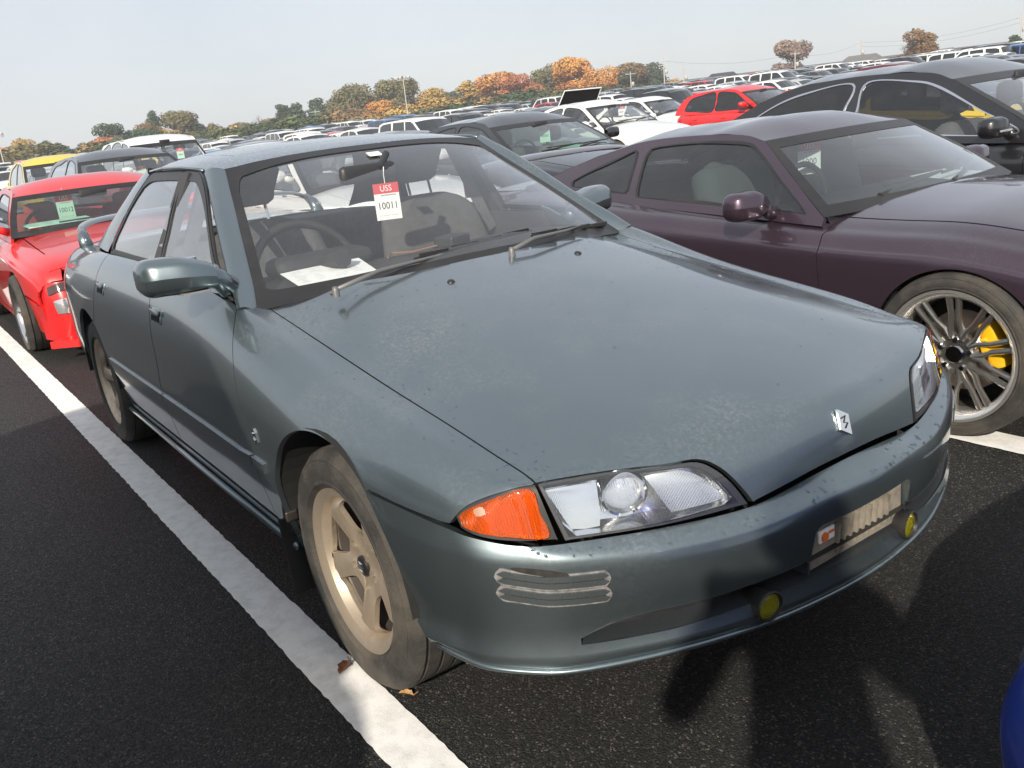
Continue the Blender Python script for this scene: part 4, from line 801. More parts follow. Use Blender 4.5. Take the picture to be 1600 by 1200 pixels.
def sheet(name, label, corners, mat, lines=9):
    c = np.array(corners, float); o = thing(name, label, 'paper', tuple(c.mean(0))); n = np.cross(c[1]-c[0], c[3]-c[0]); n /= np.linalg.norm(n)
    if n[2] < 0: n = -n
    c = c-c.mean(0); m = MB(); m.add([tuple(q) for q in c]+[tuple(q-n*.001) for q in c], [(0, 1, 2, 3), (7, 6, 5, 4), (0, 4, 5, 1), (1, 5, 6, 2), (2, 6, 7, 3), (3, 7, 4, 0)]); m.build('paper_sheet', mat, o)
    m = MB(); rg = random.Random(5)
    for k in range(lines):
        t = .1+.8*k/lines
        for j in range(4):
            s0 = .06+.22*j+rg.random()*.05; s1 = s0+.06+rg.random()*.1
            a = (c[0]*(1-t)+c[3]*t)*(1-s0)+(c[1]*(1-t)+c[2]*t)*s0; b = (c[0]*(1-t)+c[3]*t)*(1-s1)+(c[1]*(1-t)+c[2]*t)*s1; d = (c[3]-c[0])*.012
            m.add([tuple(a+n*.0006), tuple(b+n*.0006), tuple(b+d+n*.0006), tuple(a+d+n*.0006)], [(0, 1, 2, 3)])
    m.build('printed_lines', P('ink_faint', (.45, .46, .48), .8), o); return o
sheet('inspection_sheet', 'white printed inspection sheet lying on the dash of the grey saloon', [(-.852, -.538, .900), (-.865, -.262, .903), (-.642, -.310, .886), (-.648, -.560, .882)], WPAPER)
o = thing('dash_device', 'small black electronic box with a cable on the dash of the grey saloon', 'device', (-.79, .06, .892)); m = MB(); m.box((0, 0, .018), (.08, .11, .035), rz=.4, bev=.006); m.build('device_case', BLK, o); m = MB(); m.tube([(.0, -.05, .01), (-.03, -.14, .0), (-.09, -.19, .0), (-.02, -.24, -.002)], .0035, 6); m.build('device_cable', P('cable_brown', (.2, .1, .05), .6), o)
# ------------------------------------------------------------------ other cars: one parametric builder
DARKGL = P('dark_window', (.015, .018, .02), .04, 0, 1., .02)
LAMPCLR = P('lamp_clear', (.62, .64, .66), .12, .75, 1.)
LAMPRED = P('lamp_red', (.35, .01, .01), .12, 0, 1.)
ALLOY = P('alloy_silver', (.55, .55, .56), .3, .8, dirt=.2)
def smooth_interp(xs, zs, x):
    return float(np.interp(x, xs, zs))
def simple_wheel(parent, loc, out, R, w, mat, spokes=7, rim=None, style='bar', steer=0., caliper=None, lipmat=None):
    o = bpy.data.objects.new('wheel', None); COL.objects.link(o); o.parent = parent; o.location = loc; o.rotation_euler = (0, 0, (0 if out > 0 else math.pi)+steer)
    rim = rim or R-.095; tyre_mesh(R, rim+.012, w, o); h = w/2
    m = MB(); bb = MB(); bb.lathe([(rim-.004, -h*.8), (rim-.02, -h*.4), (rim-.022, h*.25)], 'Y', 48); bb.build('rim_barrel', P('barrel_shade', (.05, .04, .033), .7), o, smooth=True); m.lathe([(rim-.022, h*.25), (rim-.018, h*.72), (rim-.006, h*.90), (rim+.006, h*.97), (rim+.016, h*.97), (rim+.016, h*.85)], 'Y', 64); m.build('rim', lipmat or mat, o, auto=32)  # barrel colour holds the shade inside the wheel
    m = MB(); m.lathe([(0, h*.62), (.03, h*.62), (.036, h*.56)], 'Y', 24); m.build('centre_cap', CHROMED if style == 'mesh' else mat, o, auto=30)
    m = MB()
    m.lathe([(.036, h*.5), (.075, h*.52), (.082, h*.4), (.075, h*.2)], 'Y', 36)
    for k in range(spokes):
        a = 2*math.pi*k/spokes
        def pt(r, da, y): return (r*math.cos(a+da), y, r*math.sin(a+da))
        if style == 'mesh':
            for s in (-1, 1):
                m.tube([pt(.06, 0, h*.50), pt(.10, s*.10, h*.52), pt(.14, s*.21, h*.60), pt(rim-.012, s*.235, h*.72)], [.014, .0115, .010, .013], 8)
        else:
            m.tube([pt(.05, 0, h*.45), pt(.12, 0, h*.55), pt(rim-.012, 0, h*.66)], [.03, .024, .027], 6)
    m.build('spokes', mat, o, auto=40)
    if style == 'mesh':
        for k in range(5):
            a = 2*math.pi*(k+.3)/5; n = MB(); n.lathe([(0, h*.62), (.009, h*.62), (.011, h*.54), (.012, h*.5)], 'Y', 8, (.056*math.cos(a), 0, .056*math.sin(a))); n.build('lug_nut', CHROME, o)
    d = MB(); d.lathe([(0, -.005), (.15, -.005), (.15, -.03), (0, -.03)], 'Y', 40); d.build('brake_disc', STEEL, o, auto=30)
    if caliper:
        a = math.radians(20); c = MB(); c.box((.0, 0, 0), (.055, .09, .17), bev=.012); c.box((.02, .012, 0), (.03, .085, .07), bev=.006)
        co = c.build('brake_caliper', caliper, o, auto=40); co.location = (-.128*math.cos(a), .005, .128*math.sin(a)); co.rotation_euler = (0, a, 0)
    b = MB(); b.lathe([(rim-.03, -h*.6), (0, -h*.6)], 'Y', 32); b.build('inner_shade', VOID, o)  # black backing disc in place of shade behind the spokes
    return o
def make_car(name, label, S, loc, rz=0, group=None, detail=True):
    """S: dict of real dimensions, front axle at the origin, nose to +x"""
    T = thing(name, label, 'car', loc, rz, group)
    hw, xf, xr, wb, R = S['hw'], S['xf'], S['xr'], S['wb'], S['R']; pm = S['paint']; GL = S.get('glass', GLASS); trim = S.get('trim', BLK)
    tx, tz = zip(*S['top']); ex, ez = zip(*S['edge'])
    ftap = S.get('ftap', .17); rtap = S.get('rtap', .15)
    def wid(x):
        t = max(0, (x-(xf-1.0))/1.0); u = max(0, ((xr+.9)-x)/.9); return hw*(1-ftap*t**2.4-rtap*u**2.4)
    xs = [xr, xr+.06, xr+.25, xr+.6, -wb, -wb*.75, -wb*.5, -.9, -.55, -.25, 0, xf*.4, xf-.22, xf-.06, xf]; xs = sorted(set(round(x, 3) for x in xs))
    rows = []; low = S.get('low', .2)
    for x in xs:
        w_ = wid(x); c = smooth_interp(tx, tz, x); e = smooth_interp(ex, ez, x); end = max(0, (x-(xf-.3))/.3, ((xr+.3)-x)/.3)
        bend = lambda yf: -.20*ftap/.17*max(0, (x-(xf-.6))/.6)**1.5*yf**2.5+.12*max(0, ((xr+.5)-x)/.5)**1.5*yf**2.5
        mid = min(e-.16, .60); pr = [(0, c), (.35, c-.2*(c-e)), (.58, c-.5*(c-e)), (.775, e), (.87, e-.008-.02*(1-end)), (.935, e-.035-.015*(1-end)), (.975, e-.09), (1., mid*.55+.45*(e-.09)), (1.0, mid*.8), (.985, .40*.6+mid*.25), (.945, low)]
        half = [(x+bend(f), f*w_, z) for f, z in pr]; rows.append([(a, -b, z) for a, b, z in half[:0:-1]]+half)
    SB_ = Surf(rows)
    cx = S['cowl'][0]; cz = S['cowl'][1]
    E = lambda x: smooth_interp(ex, ez, x); W = wid
    def pp(x, yf, z=None): return (x, W(x)*yf, z if z is not None else E(x))
    ar = S.get('arch', R+.035)
    # hood
    hh = join(cr([(cx+.02, 0, cz), (cx-.06, .4*hw, cz-.01), (cx-.16, .74*hw, E(cx-.16))]), cr([pp(x, .765) for x in np.linspace(cx-.16, xf-.1, 8)]), cr([pp(xf-.1, .765), (xf-.035, .5*W(xf), E(xf-.03)), (xf-.015, 0, smooth_interp(tx, tz, xf-.015))]))
    panel('hood', SB_, [join(hh, (hh*MY)[::-1])], pm, T, shrink=.003, step=.06)
    # side: fender, door(s), quarter
    fz = S.get('door_front', -.52); dz = S['doors']
    def vline(x, z0, z1, lean=0.): return cr([(x+lean*k/4, W(x)*.97, z0+(z1-z0)*k/4) for k in range(5)])
    zb = low+.05
    fa = cr(arc(0, R, ar, -10, 190, .98*hw)); fend = join(cr([pp(x, .772) for x in np.linspace(cx-.16, xf-.1, 8)]), lin([pp(xf-.1, .772), (xf-.08, W(xf)*.80, E(xf)), (xf-.13, W(xf)*.87, E(xf)-.012), (xf-.16, W(xf)*.94, E(xf)-.04), (xf-.19, W(xf)*.985, E(xf)-.10), (xf-.19, W(xf)*.98, low+.03)]), lin([(xf-.19, W(xf)*.98, low+.03), (fa[0][0], .97*hw, low+.03)]), fa, lin([(fa[-1][0], .97*hw, low+.03), (fz+.05, .97*hw, zb)]), vline(fz+.05, zb, E(fz)-.01, -.05), lin([(fz, .87*W(fz), E(fz)-.01), (cx-.16, .772*W(cx), E(cx-.16))]))
    panel('front_fender', SB_, [fend], pm, T, shrink=.0022, mirror=True, step=.04)
    beltl = lambda a, b: cr([pp(x, .845, E(x)-.004) for x in np.linspace(a, b, 6)])
    for a, b in dz:
        last = (a, b) == dz[-1]
        if last and b < -wb+ar+.02:
            ra = cr(arc(-wb, R, ar, -10, 190, .98*hw)); kk = [i for i, q in enumerate(ra) if q[0] > b]; cut = ra[kk]
            lp = join(vline(a+.04, E(a)-.01, zb, 0)[::1], lin([(a+.04, .97*hw, zb), (cut[0][0], .97*hw, zb)]), cut, lin([cut[-1], (b, W(b)*.86, E(b)-.008)]), beltl(b, a+.04))
        else:
            lp = join(vline(a+(.05 if a == fz else .0), zb, E(a)-.01, -.05 if a == fz else 0)[::-1], lin([(a, .97*hw, zb), (b, .97*hw, zb)]), vline(b, zb, E(b)-.01), beltl(b, a))
        for dpan in panel('rear_door' if (a, b) != dz[0] else 'front_door', SB_, [lp], pm, T, shrink=.0022, mirror=True, step=.04): pass
        for sd in (-1, 1):
            hx = b+.16; p, n = on_surf(SB_, (hx, sd*W(hx)*.98, E(hx)-.13)); M = frame_at(p, n); m = MB(); m.box((0, 0, .004), (.14, .03, .022), bev=.008); m.v = [tuple(M @ Vector(v)) for v in m.v]; m.build('door_handle', S.get('handle', pm), T, auto=40)
    b = dz[-1][1]; ra = cr(arc(-wb, R, ar, -10, 190, .98*hw)); k0 = [i for i, q in enumerate(ra) if q[0] <= b] if b < -wb+ar+.02 else list(range(len(ra)))
    cut = ra[k0]
    st_ = lin([(b, W(b)*.86, E(b)-.008), cut[0]]) if b < -wb+ar+.02 else join(vline(b, E(b)-.01, zb), lin([(b, .97*hw, zb), (cut[0][0], .97*hw, zb)]))
    q = join(st_, cut, lin([(cut[-1][0], .97*hw, low+.03), (xr+.12, W(xr+.1)*.97, low+.03), (xr+.06, W(xr+.06)*.98, E(xr)-.1), (xr+.06, W(xr+.06)*.8, E(xr+.06))]), cr([pp(x, .78) for x in np.linspace(xr+.06, b, 7)]), lin([pp(b, .78), (b, W(b)*.86, E(b)-.008)]))
    panel('rear_quarter', SB_, [q], pm, T, shrink=.0022, mirror=True, step=.05)
    for sd in (-1, 1):
        lp = lin([(-ar-.01, .965*hw*sd, low+.045), (-wb+ar+.01, .965*hw*sd, low+.045), (-wb+ar+.01, .945*hw*sd, low+.002), (-ar-.01, .945*hw*sd, low+.002)]); panel('sill', SB_, [lp], S.get('sill', pm), T, step=.06)
    if S.get('deck', True):
        tl_ = lin([(S['rbase'][0]-.02, 0, S['rbase'][1]), pp(S['rbase'][0]-.02, .765), pp(xr+.10, .765), (xr+.04, .5*W(xr), E(xr+.04)), (xr+.02, 0, smooth_interp(tx, tz, xr+.02))]); panel('boot_lid', SB_, [join(tl_, (tl_*MY)[::-1])], pm, T, shrink=.003, step=.08)
    # nose and tail faces
    def face(nm, x, sgn, zt, bul):
        w_ = W(x); r = []
        for k, (z, d) in enumerate(((zt, 0), (zt*.75+low*.25, bul), (zt*.5+low*.5, bul*1.1), (zt*.25+low*.75, bul*.8), (low+.01, bul*.2))):
            r.append([((x+sgn*(d-(.20*ftap/.17 if sgn > 0 else .12)*abs(f)**2.5)) if abs(f) < .97 else x-sgn*(.30 if sgn > 0 else .2), f*w_*(1.03 if abs(f) > .97 else 1.), z) for f in (-1.0, -.93, -.7, -.4, 0, .4, .7, .93, 1.0)])
        s = Surf(r); patch(nm, s, pm, T, 16, 40, flip=(sgn < 0)); return s
    FS = face('front_bumper', xf, 1, E(xf)+.0, .035); face('rear_bumper', xr, -1, E(xr), .03)
    # greenhouse: side sheet with window openings, screens, roof
    yb = S.get('yb', .86)*hw; yt = S['yt']; zr = S['zr']; zb0 = min(ez)-.0
    zl = S['belt0']; ysg = lambda z: yb+(yt-yb)*max(-.2, (z-zl)/(zr-zl))**1.0-.0+.02*math.sin(math.pi*min(1, max(0, (z-zl)/(zr-zl))))
    outl = S['cabin']      # (x, z): screen base -> screen top -> roof edge ... -> rear top -> rear base
    zs = np.linspace(zl-.08, zr+.02, 6); SGs = Surf([[(x, ysg(z), z) for x in np.linspace(outl[0][0]+.15, outl[-1][0]-.15, 6)] for z in zs[::-1]])
    P3 = lambda pts: [(x, ysg(z), z) for x, z in pts]
    wins = [cr(P3(wn), .03, closed=True) for wn in S['wins']]
    i1, i2 = S['ci']       # indices of screen top and rear-screen top in the cabin outline
    wsE = cr(P3(outl[:i1+1]), .03); rfE = cr(P3(outl[i1:i2+1]), .03); rwE = cr(P3(outl[i2:]), .03)
    oloop = join(wsE, rfE, rwE, lin(P3([outl[-1], (outl[-1][0], outl[-1][1]-.03), (outl[0][0], outl[0][1]-.03), outl[0]]), .05))
    panel('cabin_side', SGs, [oloop]+wins, pm, T, mirror=True, step=.035, flange=.02)
    for k, wn in enumerate(wins):
        panel('side_window', SGs, [wn], S.get('glass_s', GL) if k == 0 else S.get('glass_r', S.get('glass_s', GL)), T, mirror=True, step=.06, flange=0, lift=-.004)
        r_in = wn+(wn.mean(0)-wn)/np.linalg.norm(wn.mean(0)-wn, axis=1, keepdims=True)*.016
        panel('window_seal', SGs, [wn, r_in], trim, T, mirror=True, step=.03, lift=.002, flange=.006)
    bow = S.get('bow', .14); n = 9
    def screen(nm, edge, sgn, rise, gl):
        e = at_curve(edge, 6); r = []
        for i, p in enumerate(e): r.append([(p[0]+sgn*bow*(1-f*f)*(1-.55*i/5 if sgn > 0 else .45+.55*i/5), p[1]*f, p[2]+rise*(1-f*f)) for f in (-1, -.8, -.4, 0, .4, .8, 1)])
        s = Surf(r); full = join(*[s.ev(*q) for q in ((np.linspace(0, 1, 20), np.zeros(20)), (np.ones(30), np.linspace(0, 1, 30)), (np.linspace(1, 0, 20), np.ones(20)), (np.zeros(30), np.linspace(1, 0, 30)))])
        d = .06; inn = join(*[s.ev(*q) for q in ((np.linspace(d, 1-d, 20), np.full(20, .03)), (np.full(30, 1-d), np.linspace(.03, .97, 30)), (np.linspace(1-d, d, 20), np.full(20, .97)), (np.full(30, d), np.linspace(.97, .03, 30)))])
        panel(nm, s, [full], gl, T, step=.08, flange=0, flip=False); panel('screen_seal', s, [full, inn], BLK, T, step=.04, lift=.002, flange=.004); return s
    WSs = screen('windscreen', wsE, 1, .012, GL); screen('rear_window', rwE, -1, .02, S.get('glass_r', GL))
    e = at_curve(rfE, 7); crown = S.get('crown', .05); rr = []
    for i, p in enumerate(e):
        k = 1-.55 if i == 0 else 1; fx = bow*.45*(1-i/6)-bow*.45*(i/6)
        rr.append([(p[0]+fx*(1-f*f), p[1]*f, p[2]+(.012 if i == 0 else .02 if i == 6 else crown)*(1-f*f) if i in (0, 6) else p[2]+crown*(1-abs(f)**2.6)) for f in (-1, -.9, -.6, -.3, 0, .3, .6, .9, 1)])
    patch('roof', rr, pm, T, 26, 36)
    # inside
    m = MB(); m.box((cx-.32, 0, cz-.06), (.34, hw*1.55, .1), bev=.03); m.build('dashboard', DASH, T, auto=60)
    sx = S.get('seat_x', cx-.72); sm_ = S.get('seat_mat', CLOTH)
    for y in (-.36, .36):
        m = MB(); m.box((sx-.06, y, .66), (.16, .48, .6), ry=-.25, bev=.06); m.box((sx-.17, y, 1.0*(zr-.22)), (.1, .25, .17), bev=.045); m.build('front_seat', sm_, T, auto=60)
    m = MB(); m.box(((xf+xr)/2-.1, 0, .3), (wb*1.05, hw*1.3, .2)); m.build('floor_pan', UNDER, T)
    m = MB(); m.box((outl[-1][0]+.35, 0, zl-.15), (.12, hw*1.4, .35), ry=-.3); m.build('rear_seat', sm_, T)
    m = MB(); m.tube([(cx-.50, -.36+.18*math.cos(k*math.pi/14), cz-.03+.17*math.sin(k*math.pi/14)) for k in range(28)], .014, 6, closed=True); m.build('steering_wheel', DASH, T, smooth=True)
    m = MB(); m.box((outl[i1][0]+.13, 0, zr-.10), (.03, .22, .06), rz=.1, bev=.012); m.build('interior_mirror', DASH, T, auto=50)
    for ax in (0, -wb):
        for sd in (-1, 1):
            m = MB(); v = []
            for k in range(21):
                a = math.radians(-10+200*k/20); v += [(ax+(ar+.006)*math.cos(a), sd*hw*.955, R+(ar+.006)*math.sin(a)), (ax+(ar+.006)*math.cos(a), sd*hw*.55, R+(ar+.006)*math.sin(a))]
            m.add(v, [(2*k, 2*k+1, 2*k+3, 2*k+2) for k in range(20)]); m.build('arch_liner', UNDER, T)
            simple_wheel(T, (ax, sd*(hw-.115+S.get('wout', 0)), R), sd, R, S.get('tw', .215), S.get('wmat', ALLOY), S.get('spokes', 5), S.get('rim'), S.get('wstyle', 'bar'), caliper=S.get('caliper') if ax == 0 else None, lipmat=S.get('lipmat'))
    # mirrors, wipers
    for sd in (-1, 1):
        mx, mz = S.get('mir', (outl[0][0]-.22, zl+.07)); rw_ = []
        yy = [.0, .05, .10, .15, .19, .205]; hz = [.032, .055, .062, .06, .048, .022]; dxx = [.03, .055, .062, .06, .045, .02]
        for y, h, d in zip(yy, hz, dxx): rw_.append([(mx-.02*(y/.2)+d*math.copysign(abs(math.cos(k*math.pi/8))**.7, math.cos(k*math.pi/8)), (hw*.93+y), mz+h*math.copysign(abs(math.sin(k*math.pi/8))**.7, math.sin(k*math.pi/8))) for k in range(17)])
        s = Surf(rw_); u, v = np.meshgrid(np.linspace(0, 1, 14), np.linspace(0, 1, 28), indexing='ij'); pts = s.ev(u.ravel(), v.ravel()); pts[:, 1] *= sd; F = [(i*28+j, i*28+j+1, (i+1)*28+j+1, (i+1)*28+j) for i in range(13) for j in range(27)]; cpt = len(pts); pts = np.concatenate([pts, [pts[13*28:].mean(0)]]); F += [(13*28+j, 13*28+j+1, cpt) for j in range(27)]
        m = MB(); m.add([tuple(q) for q in pts], F); mo = m.build('door_mirror', pm, T, auto=55)
        m = MB(); m.tube([(mx, sd*yb*.98, mz-.06), (mx, sd*hw*.96, mz-.015)], [.035, .026], 10); m.build('mirror_stalk', S.get('stalk', pm), T, smooth=True)
        if S.get('mir_lamp'): m = MB(); m.box((mx+.058, sd*(hw*.93+.10), mz-.02), (.012, .13, .014), bev=.004); m.build('mirror_lamp', LAMPCLR, mo)
        if S.get('mir_lamp') is None and detail: m = MB(); m.box((mx-.062, sd*(hw*.93+.10), mz), (.006, .15, .09)); m.build('mirror_glass', CHROMED, mo)
    for y0, y1 in ((-.5, .1), (.05, .62)):
        m = MB(); m.tube([(cx-.0-.12*abs(y0), y0*hw, cz+.012), (cx-.09-.10*abs(y1), y1*hw*.9, cz+.045)], [.012, .006], 6); m.tube([(cx-.10, (y0*.4+y1*.6)*hw-.22, cz+.04), (cx-.10-.12*abs(y1), y1*hw+.05, cz+.045)], .007, 6); m.build('wiper', BLK, T)
    T['ok'] = 1; del T['ok']
    return T, SB_, FS, WSs, SGs, ysg, P3, (W, E)
# ------------------------------------------------------------------ the purple coupe alongside
PUR = paint('dark_purple_metallic', (.060, .039, .058), .6, .34, .05, .3)
WCH = P('black_chrome', (.66, .64, .60), .2, .95)
pS = dict(hw=.865, xf=.86, xr=-3.55, wb=2.525, R=.302, arch=.312, paint=PUR, glass=glass('coupe_glass', (.62, .70, .70), .02), glass_s=glass('coupe_side_glass', (.50, .55, .55), .015), glass_r=glass('coupe_tint', (.06, .06, .07), .02), cowl=(-.50, .80), door_front=-.57, doors=[(-.57, -1.93)],
    top=[(-3.55, .72), (-3.4, .86), (-2.6, .91), (-1.8, .87), (-.9, .83), (-.5, .815), (0, .79), (.45, .70), (.75, .60), (.86, .52)], edge=[(-3.55, .68), (-3.4, .82), (-2.6, .875), (-1.8, .825), (-1.2, .79), (-.62, .755), (-.3, .75), (.1, .738), (.45, .66), (.75, .57), (.86, .50)], belt0=.775, zr=1.105, yt=.515, yb=.865,
    cabin=[(-.60, .765), (-.80, .905), (-1.05, 1.065), (-1.20, 1.095), (-1.5, 1.105), (-1.85, 1.092), (-2.15, 1.035), (-2.5, .935), (-2.70, .88)], ci=(2, 6), rbase=(-2.70, .885),
    wins=[[(-.70, .785), (-.86, .90), (-1.06, 1.03), (-1.17, 1.066), (-1.45, 1.078), (-1.72, 1.066), (-1.772, 1.058), (-1.785, 1.03), (-1.745, .852), (-1.735, .836), (-1.70, .832), (-1.2, .805), (-.76, .783)], [(-1.85, 1.045), (-1.94, 1.035), (-2.13, .975), (-2.29, .91), (-2.285, .89), (-2.22, .880), (-1.82, .850), (-1.803, .866)]],
    seat_x=-1.30, seat_mat=P('coupe_seat', (.13, .15, .15), .9), mir=(-.86, .83), wmat=WCH, lipmat=P('polished_rim', (.80, .79, .76), .22, .85), spokes=10, rim=.228, wstyle='mesh', caliper=P('caliper_yellow', (.72, .42, .01), .35, coat=.6), tw=.225, wout=.02, crown=.045, bow=.16, low=.16)
PU = make_car('purple_coupe', 'dark purple metallic coupe with black chrome wheels parked beside the grey saloon', pS, (.19, 2.345, 0), 0)
# rear wing of the coupe
o = PU[0]; wg = Surf([[(-3.22+dx-.06*abs(y)**2, y, 1.02+dz-.05*abs(y/.72)**3) for y in np.linspace(-.72, .72, 9)] for dx, dz in ((.16, 0), (.08, .02), (-.06, .022), (-.12, .01), (-.06, -.008), (.1, -.012), (.16, 0))]); patch('rear_wing', wg, PUR, o, 14, 30)
for sd in (-1, 1): m = MB(); m.prism([(-3.32, sd*.70, .82), (-3.02, sd*.70, .84), (-3.06, sd*.71, 1.0), (-3.32, sd*.71, 1.0)], (0, sd*.03, 0)); m.build('wing_foot', PUR, o)
# side repeater, nozzle
# ------------------------------------------------------------------ car types
def zsc(S, k, keys=('top', 'edge', 'cabin')):
    S = dict(S); f = lambda z: z if z < .3 else .3+(z-.3)*k
    for q in keys: S[q] = [(x, f(z)) for x, z in S[q]]
    S['wins'] = [[(x, f(z)) for x, z in w_] for w_ in S['wins']]; S['cowl'] = (S['cowl'][0], f(S['cowl'][1])); S['rbase'] = (S['rbase'][0], f(S['rbase'][1])); S['belt0'] = f(S['belt0']); S['zr'] = f(S['zr']); return S
SEDAN = dict(hw=.885, xf=.88, xr=-3.75, wb=2.75, R=.325, cowl=(-.35, .985), door_front=-.55, doors=[(-.55, -1.62), (-1.62, -2.62)], low=.18,
    top=[(-3.75, .85), (-3.6, 1.03), (-2.9, 1.08), (-1.5, 1.0), (-.35, .99), (.3, .90), (.68, .77), (.88, .60)], edge=[(-3.75, .80), (-3.6, .97), (-2.9, 1.0), (-1.5, .95), (-.6, .915), (-.2, .91), (.3, .84), (.68, .72), (.88, .56)], belt0=.93, zr=1.43, yt=.56, yb=.865, rbase=(-3.15, 1.04),
    cabin=[(-.45, .92), (-.75, 1.12), (-1.12, 1.34), (-1.32, 1.405), (-1.8, 1.43), (-2.3, 1.40), (-2.6, 1.315), (-2.95, 1.13), (-3.15, 1.02)], ci=(2, 6),
    wins=[[(-.63, .955), (-.90, 1.13), (-1.20, 1.305), (-1.40, 1.36), (-1.74, 1.38), (-1.76, 1.18), (-1.77, .985), (-1.2, .965)], [(-1.84, 1.38), (-2.2, 1.355), (-2.46, 1.28), (-2.72, 1.12), (-2.78, 1.03), (-2.4, 1.005), (-1.87, .99), (-1.85, 1.18)]], mir=(-.80, 1.0))
HATCH = dict(hw=.845, xf=.78, xr=-3.02, wb=2.5, R=.30, cowl=(-.25, 1.02), door_front=-.50, doors=[(-.50, -1.5), (-1.5, -2.35)], low=.18, deck=False,
    top=[(-3.02, .9), (-2.9, 1.0), (-1.5, 1.02), (-.25, 1.02), (.25, .93), (.58, .80), (.78, .60)], edge=[(-3.02, .88), (-2.9, .98), (-1.5, .965), (-.5, .93), (0, .92), (.25, .87), (.58, .75), (.78, .56)], belt0=.95, zr=1.50, yt=.58, yb=.865, rbase=(-2.95, .99),
    cabin=[(-.32, .94), (-.62, 1.17), (-.98, 1.40), (-1.18, 1.47), (-1.7, 1.50), (-2.3, 1.47), (-2.62, 1.40), (-2.82, 1.2), (-2.92, 1.0)], ci=(2, 6),
    wins=[[(-.55, .975), (-.8, 1.18), (-1.05, 1.36), (-1.22, 1.42), (-1.62, 1.445), (-1.63, 1.2), (-1.64, 1.0), (-1.1, .985)], [(-1.72, 1.445), (-2.15, 1.42), (-2.45, 1.35), (-2.58, 1.18), (-2.60, 1.06), (-2.3, 1.02), (-1.74, 1.0)]], mir=(-.70, 1.02), seat_x=-1.05)
VAN = dict(hw=.85, xf=.82, xr=-3.75, wb=2.85, R=.32, cowl=(.02, 1.08), door_front=-.42, doors=[(-.42, -1.42), (-1.42, -2.38)], low=.2, deck=False,
    top=[(-3.75, .9), (-3.6, 1.05), (-1.5, 1.05), (.02, 1.08), (.4, .97), (.65, .85), (.82, .62)], edge=[(-3.75, .9), (-3.6, 1.04), (-1.5, 1.02), (-.4, .985), (.1, .97), (.4, .9), (.65, .8), (.82, .58)], belt0=1.0, zr=1.80, yt=.66, yb=.87, rbase=(-3.7, 1.05),
    cabin=[(-.05, .99), (-.42, 1.3), (-.86, 1.66), (-1.1, 1.76), (-2.0, 1.80), (-3.2, 1.77), (-3.5, 1.70), (-3.64, 1.4), (-3.70, 1.08)], ci=(2, 6),
    wins=[[(-.30, 1.03), (-.6, 1.32), (-.95, 1.62), (-1.12, 1.70), (-1.5, 1.72), (-1.52, 1.4), (-1.53, 1.06), (-.9, 1.04)], [(-1.6, 1.72), (-2.4, 1.73), (-2.48, 1.4), (-2.5, 1.08), (-1.62, 1.06)], [(-2.58, 1.73), (-3.2, 1.70), (-3.42, 1.62), (-3.5, 1.3), (-3.5, 1.12), (-2.6, 1.08)]], mir=(-.55, 1.1), seat_x=-.85)
KEI = dict(hw=.738, xf=.55, xr=-2.85, wb=2.42, R=.275, cowl=(-.08, 1.02), door_front=-.38, doors=[(-.38, -1.3), (-1.3, -2.2)], low=.18, deck=False,
    top=[(-2.85, .9), (-2.75, 1.0), (-1.5, 1.0), (-.08, 1.02), (.2, .95), (.42, .85), (.55, .66)], edge=[(-2.85, .9), (-2.75, .99), (-1.5, .97), (-.4, .94), (.0, .93), (.2, .88), (.42, .8), (.55, .62)], belt0=.96, zr=1.64, yt=.60, yb=.87, rbase=(-2.8, 1.0),
    cabin=[(-.12, .95), (-.38, 1.22), (-.66, 1.5), (-.85, 1.60), (-1.5, 1.64), (-2.4, 1.60), (-2.6, 1.54), (-2.72, 1.25), (-2.78, 1.0)], ci=(2, 6),
    wins=[[(-.34, .985), (-.52, 1.2), (-.76, 1.46), (-.9, 1.54), (-1.34, 1.57), (-1.35, 1.3), (-1.36, 1.0), (-.9, .99)], [(-1.44, 1.57), (-2.1, 1.55), (-2.4, 1.5), (-2.52, 1.3), (-2.55, 1.05), (-1.46, 1.0)]], mir=(-.48, 1.05), seat_x=-.8, tw=.165)
SUV = zsc(dict(HATCH, xf=.85, xr=-3.5, wb=2.68, R=.345, hw=.90, top=[(-3.5, .95), (-3.35, 1.08), (-1.5, 1.08), (-.25, 1.08), (.3, 1.0), (.65, .90), (.85, .68)], edge=[(-3.5, .95), (-3.35, 1.06), (-1.5, 1.03), (-.5, 1.0), (0, 1.0), (.3, .95), (.65, .85), (.85, .65)], doors=[(-.5, -1.55), (-1.55, -2.4)], rbase=(-3.4, 1.05),
    cabin=[(-.32, .99), (-.62, 1.2), (-.98, 1.42), (-1.18, 1.48), (-1.9, 1.51), (-2.7, 1.47), (-3.05, 1.40), (-3.28, 1.2), (-3.38, 1.03)], belt0=1.0, wins=[[(-.55, 1.03), (-.8, 1.2), (-1.05, 1.37), (-1.22, 1.43), (-1.66, 1.455), (-1.67, 1.2), (-1.68, 1.05), (-1.1, 1.04)], [(-1.76, 1.455), (-2.3, 1.43), (-2.75, 1.38), (-2.95, 1.2), (-2.98, 1.1), (-2.5, 1.07), (-1.78, 1.05)]], cowl=(-.25, 1.08)), 1.06)
WHITE = paint('white_paint', (.78, .78, .76), 0., .4, .04, .0)
BLACKP = paint('black_paint', (.008, .008, .010), 0., .35, .04, .0)
DARKP = paint('dark_navy_paint', (.018, .020, .026), .3, .35, .05)
REDP = paint('red_paint', (.62, .012, .012), 0., .35, .03, .0)
YELP = paint('yellow_paint', (.75, .52, .02), 0., .4, .03, .0)
BLUEP = paint('blue_paint', (.018, .055, .36), .2, .35, .03, .1)
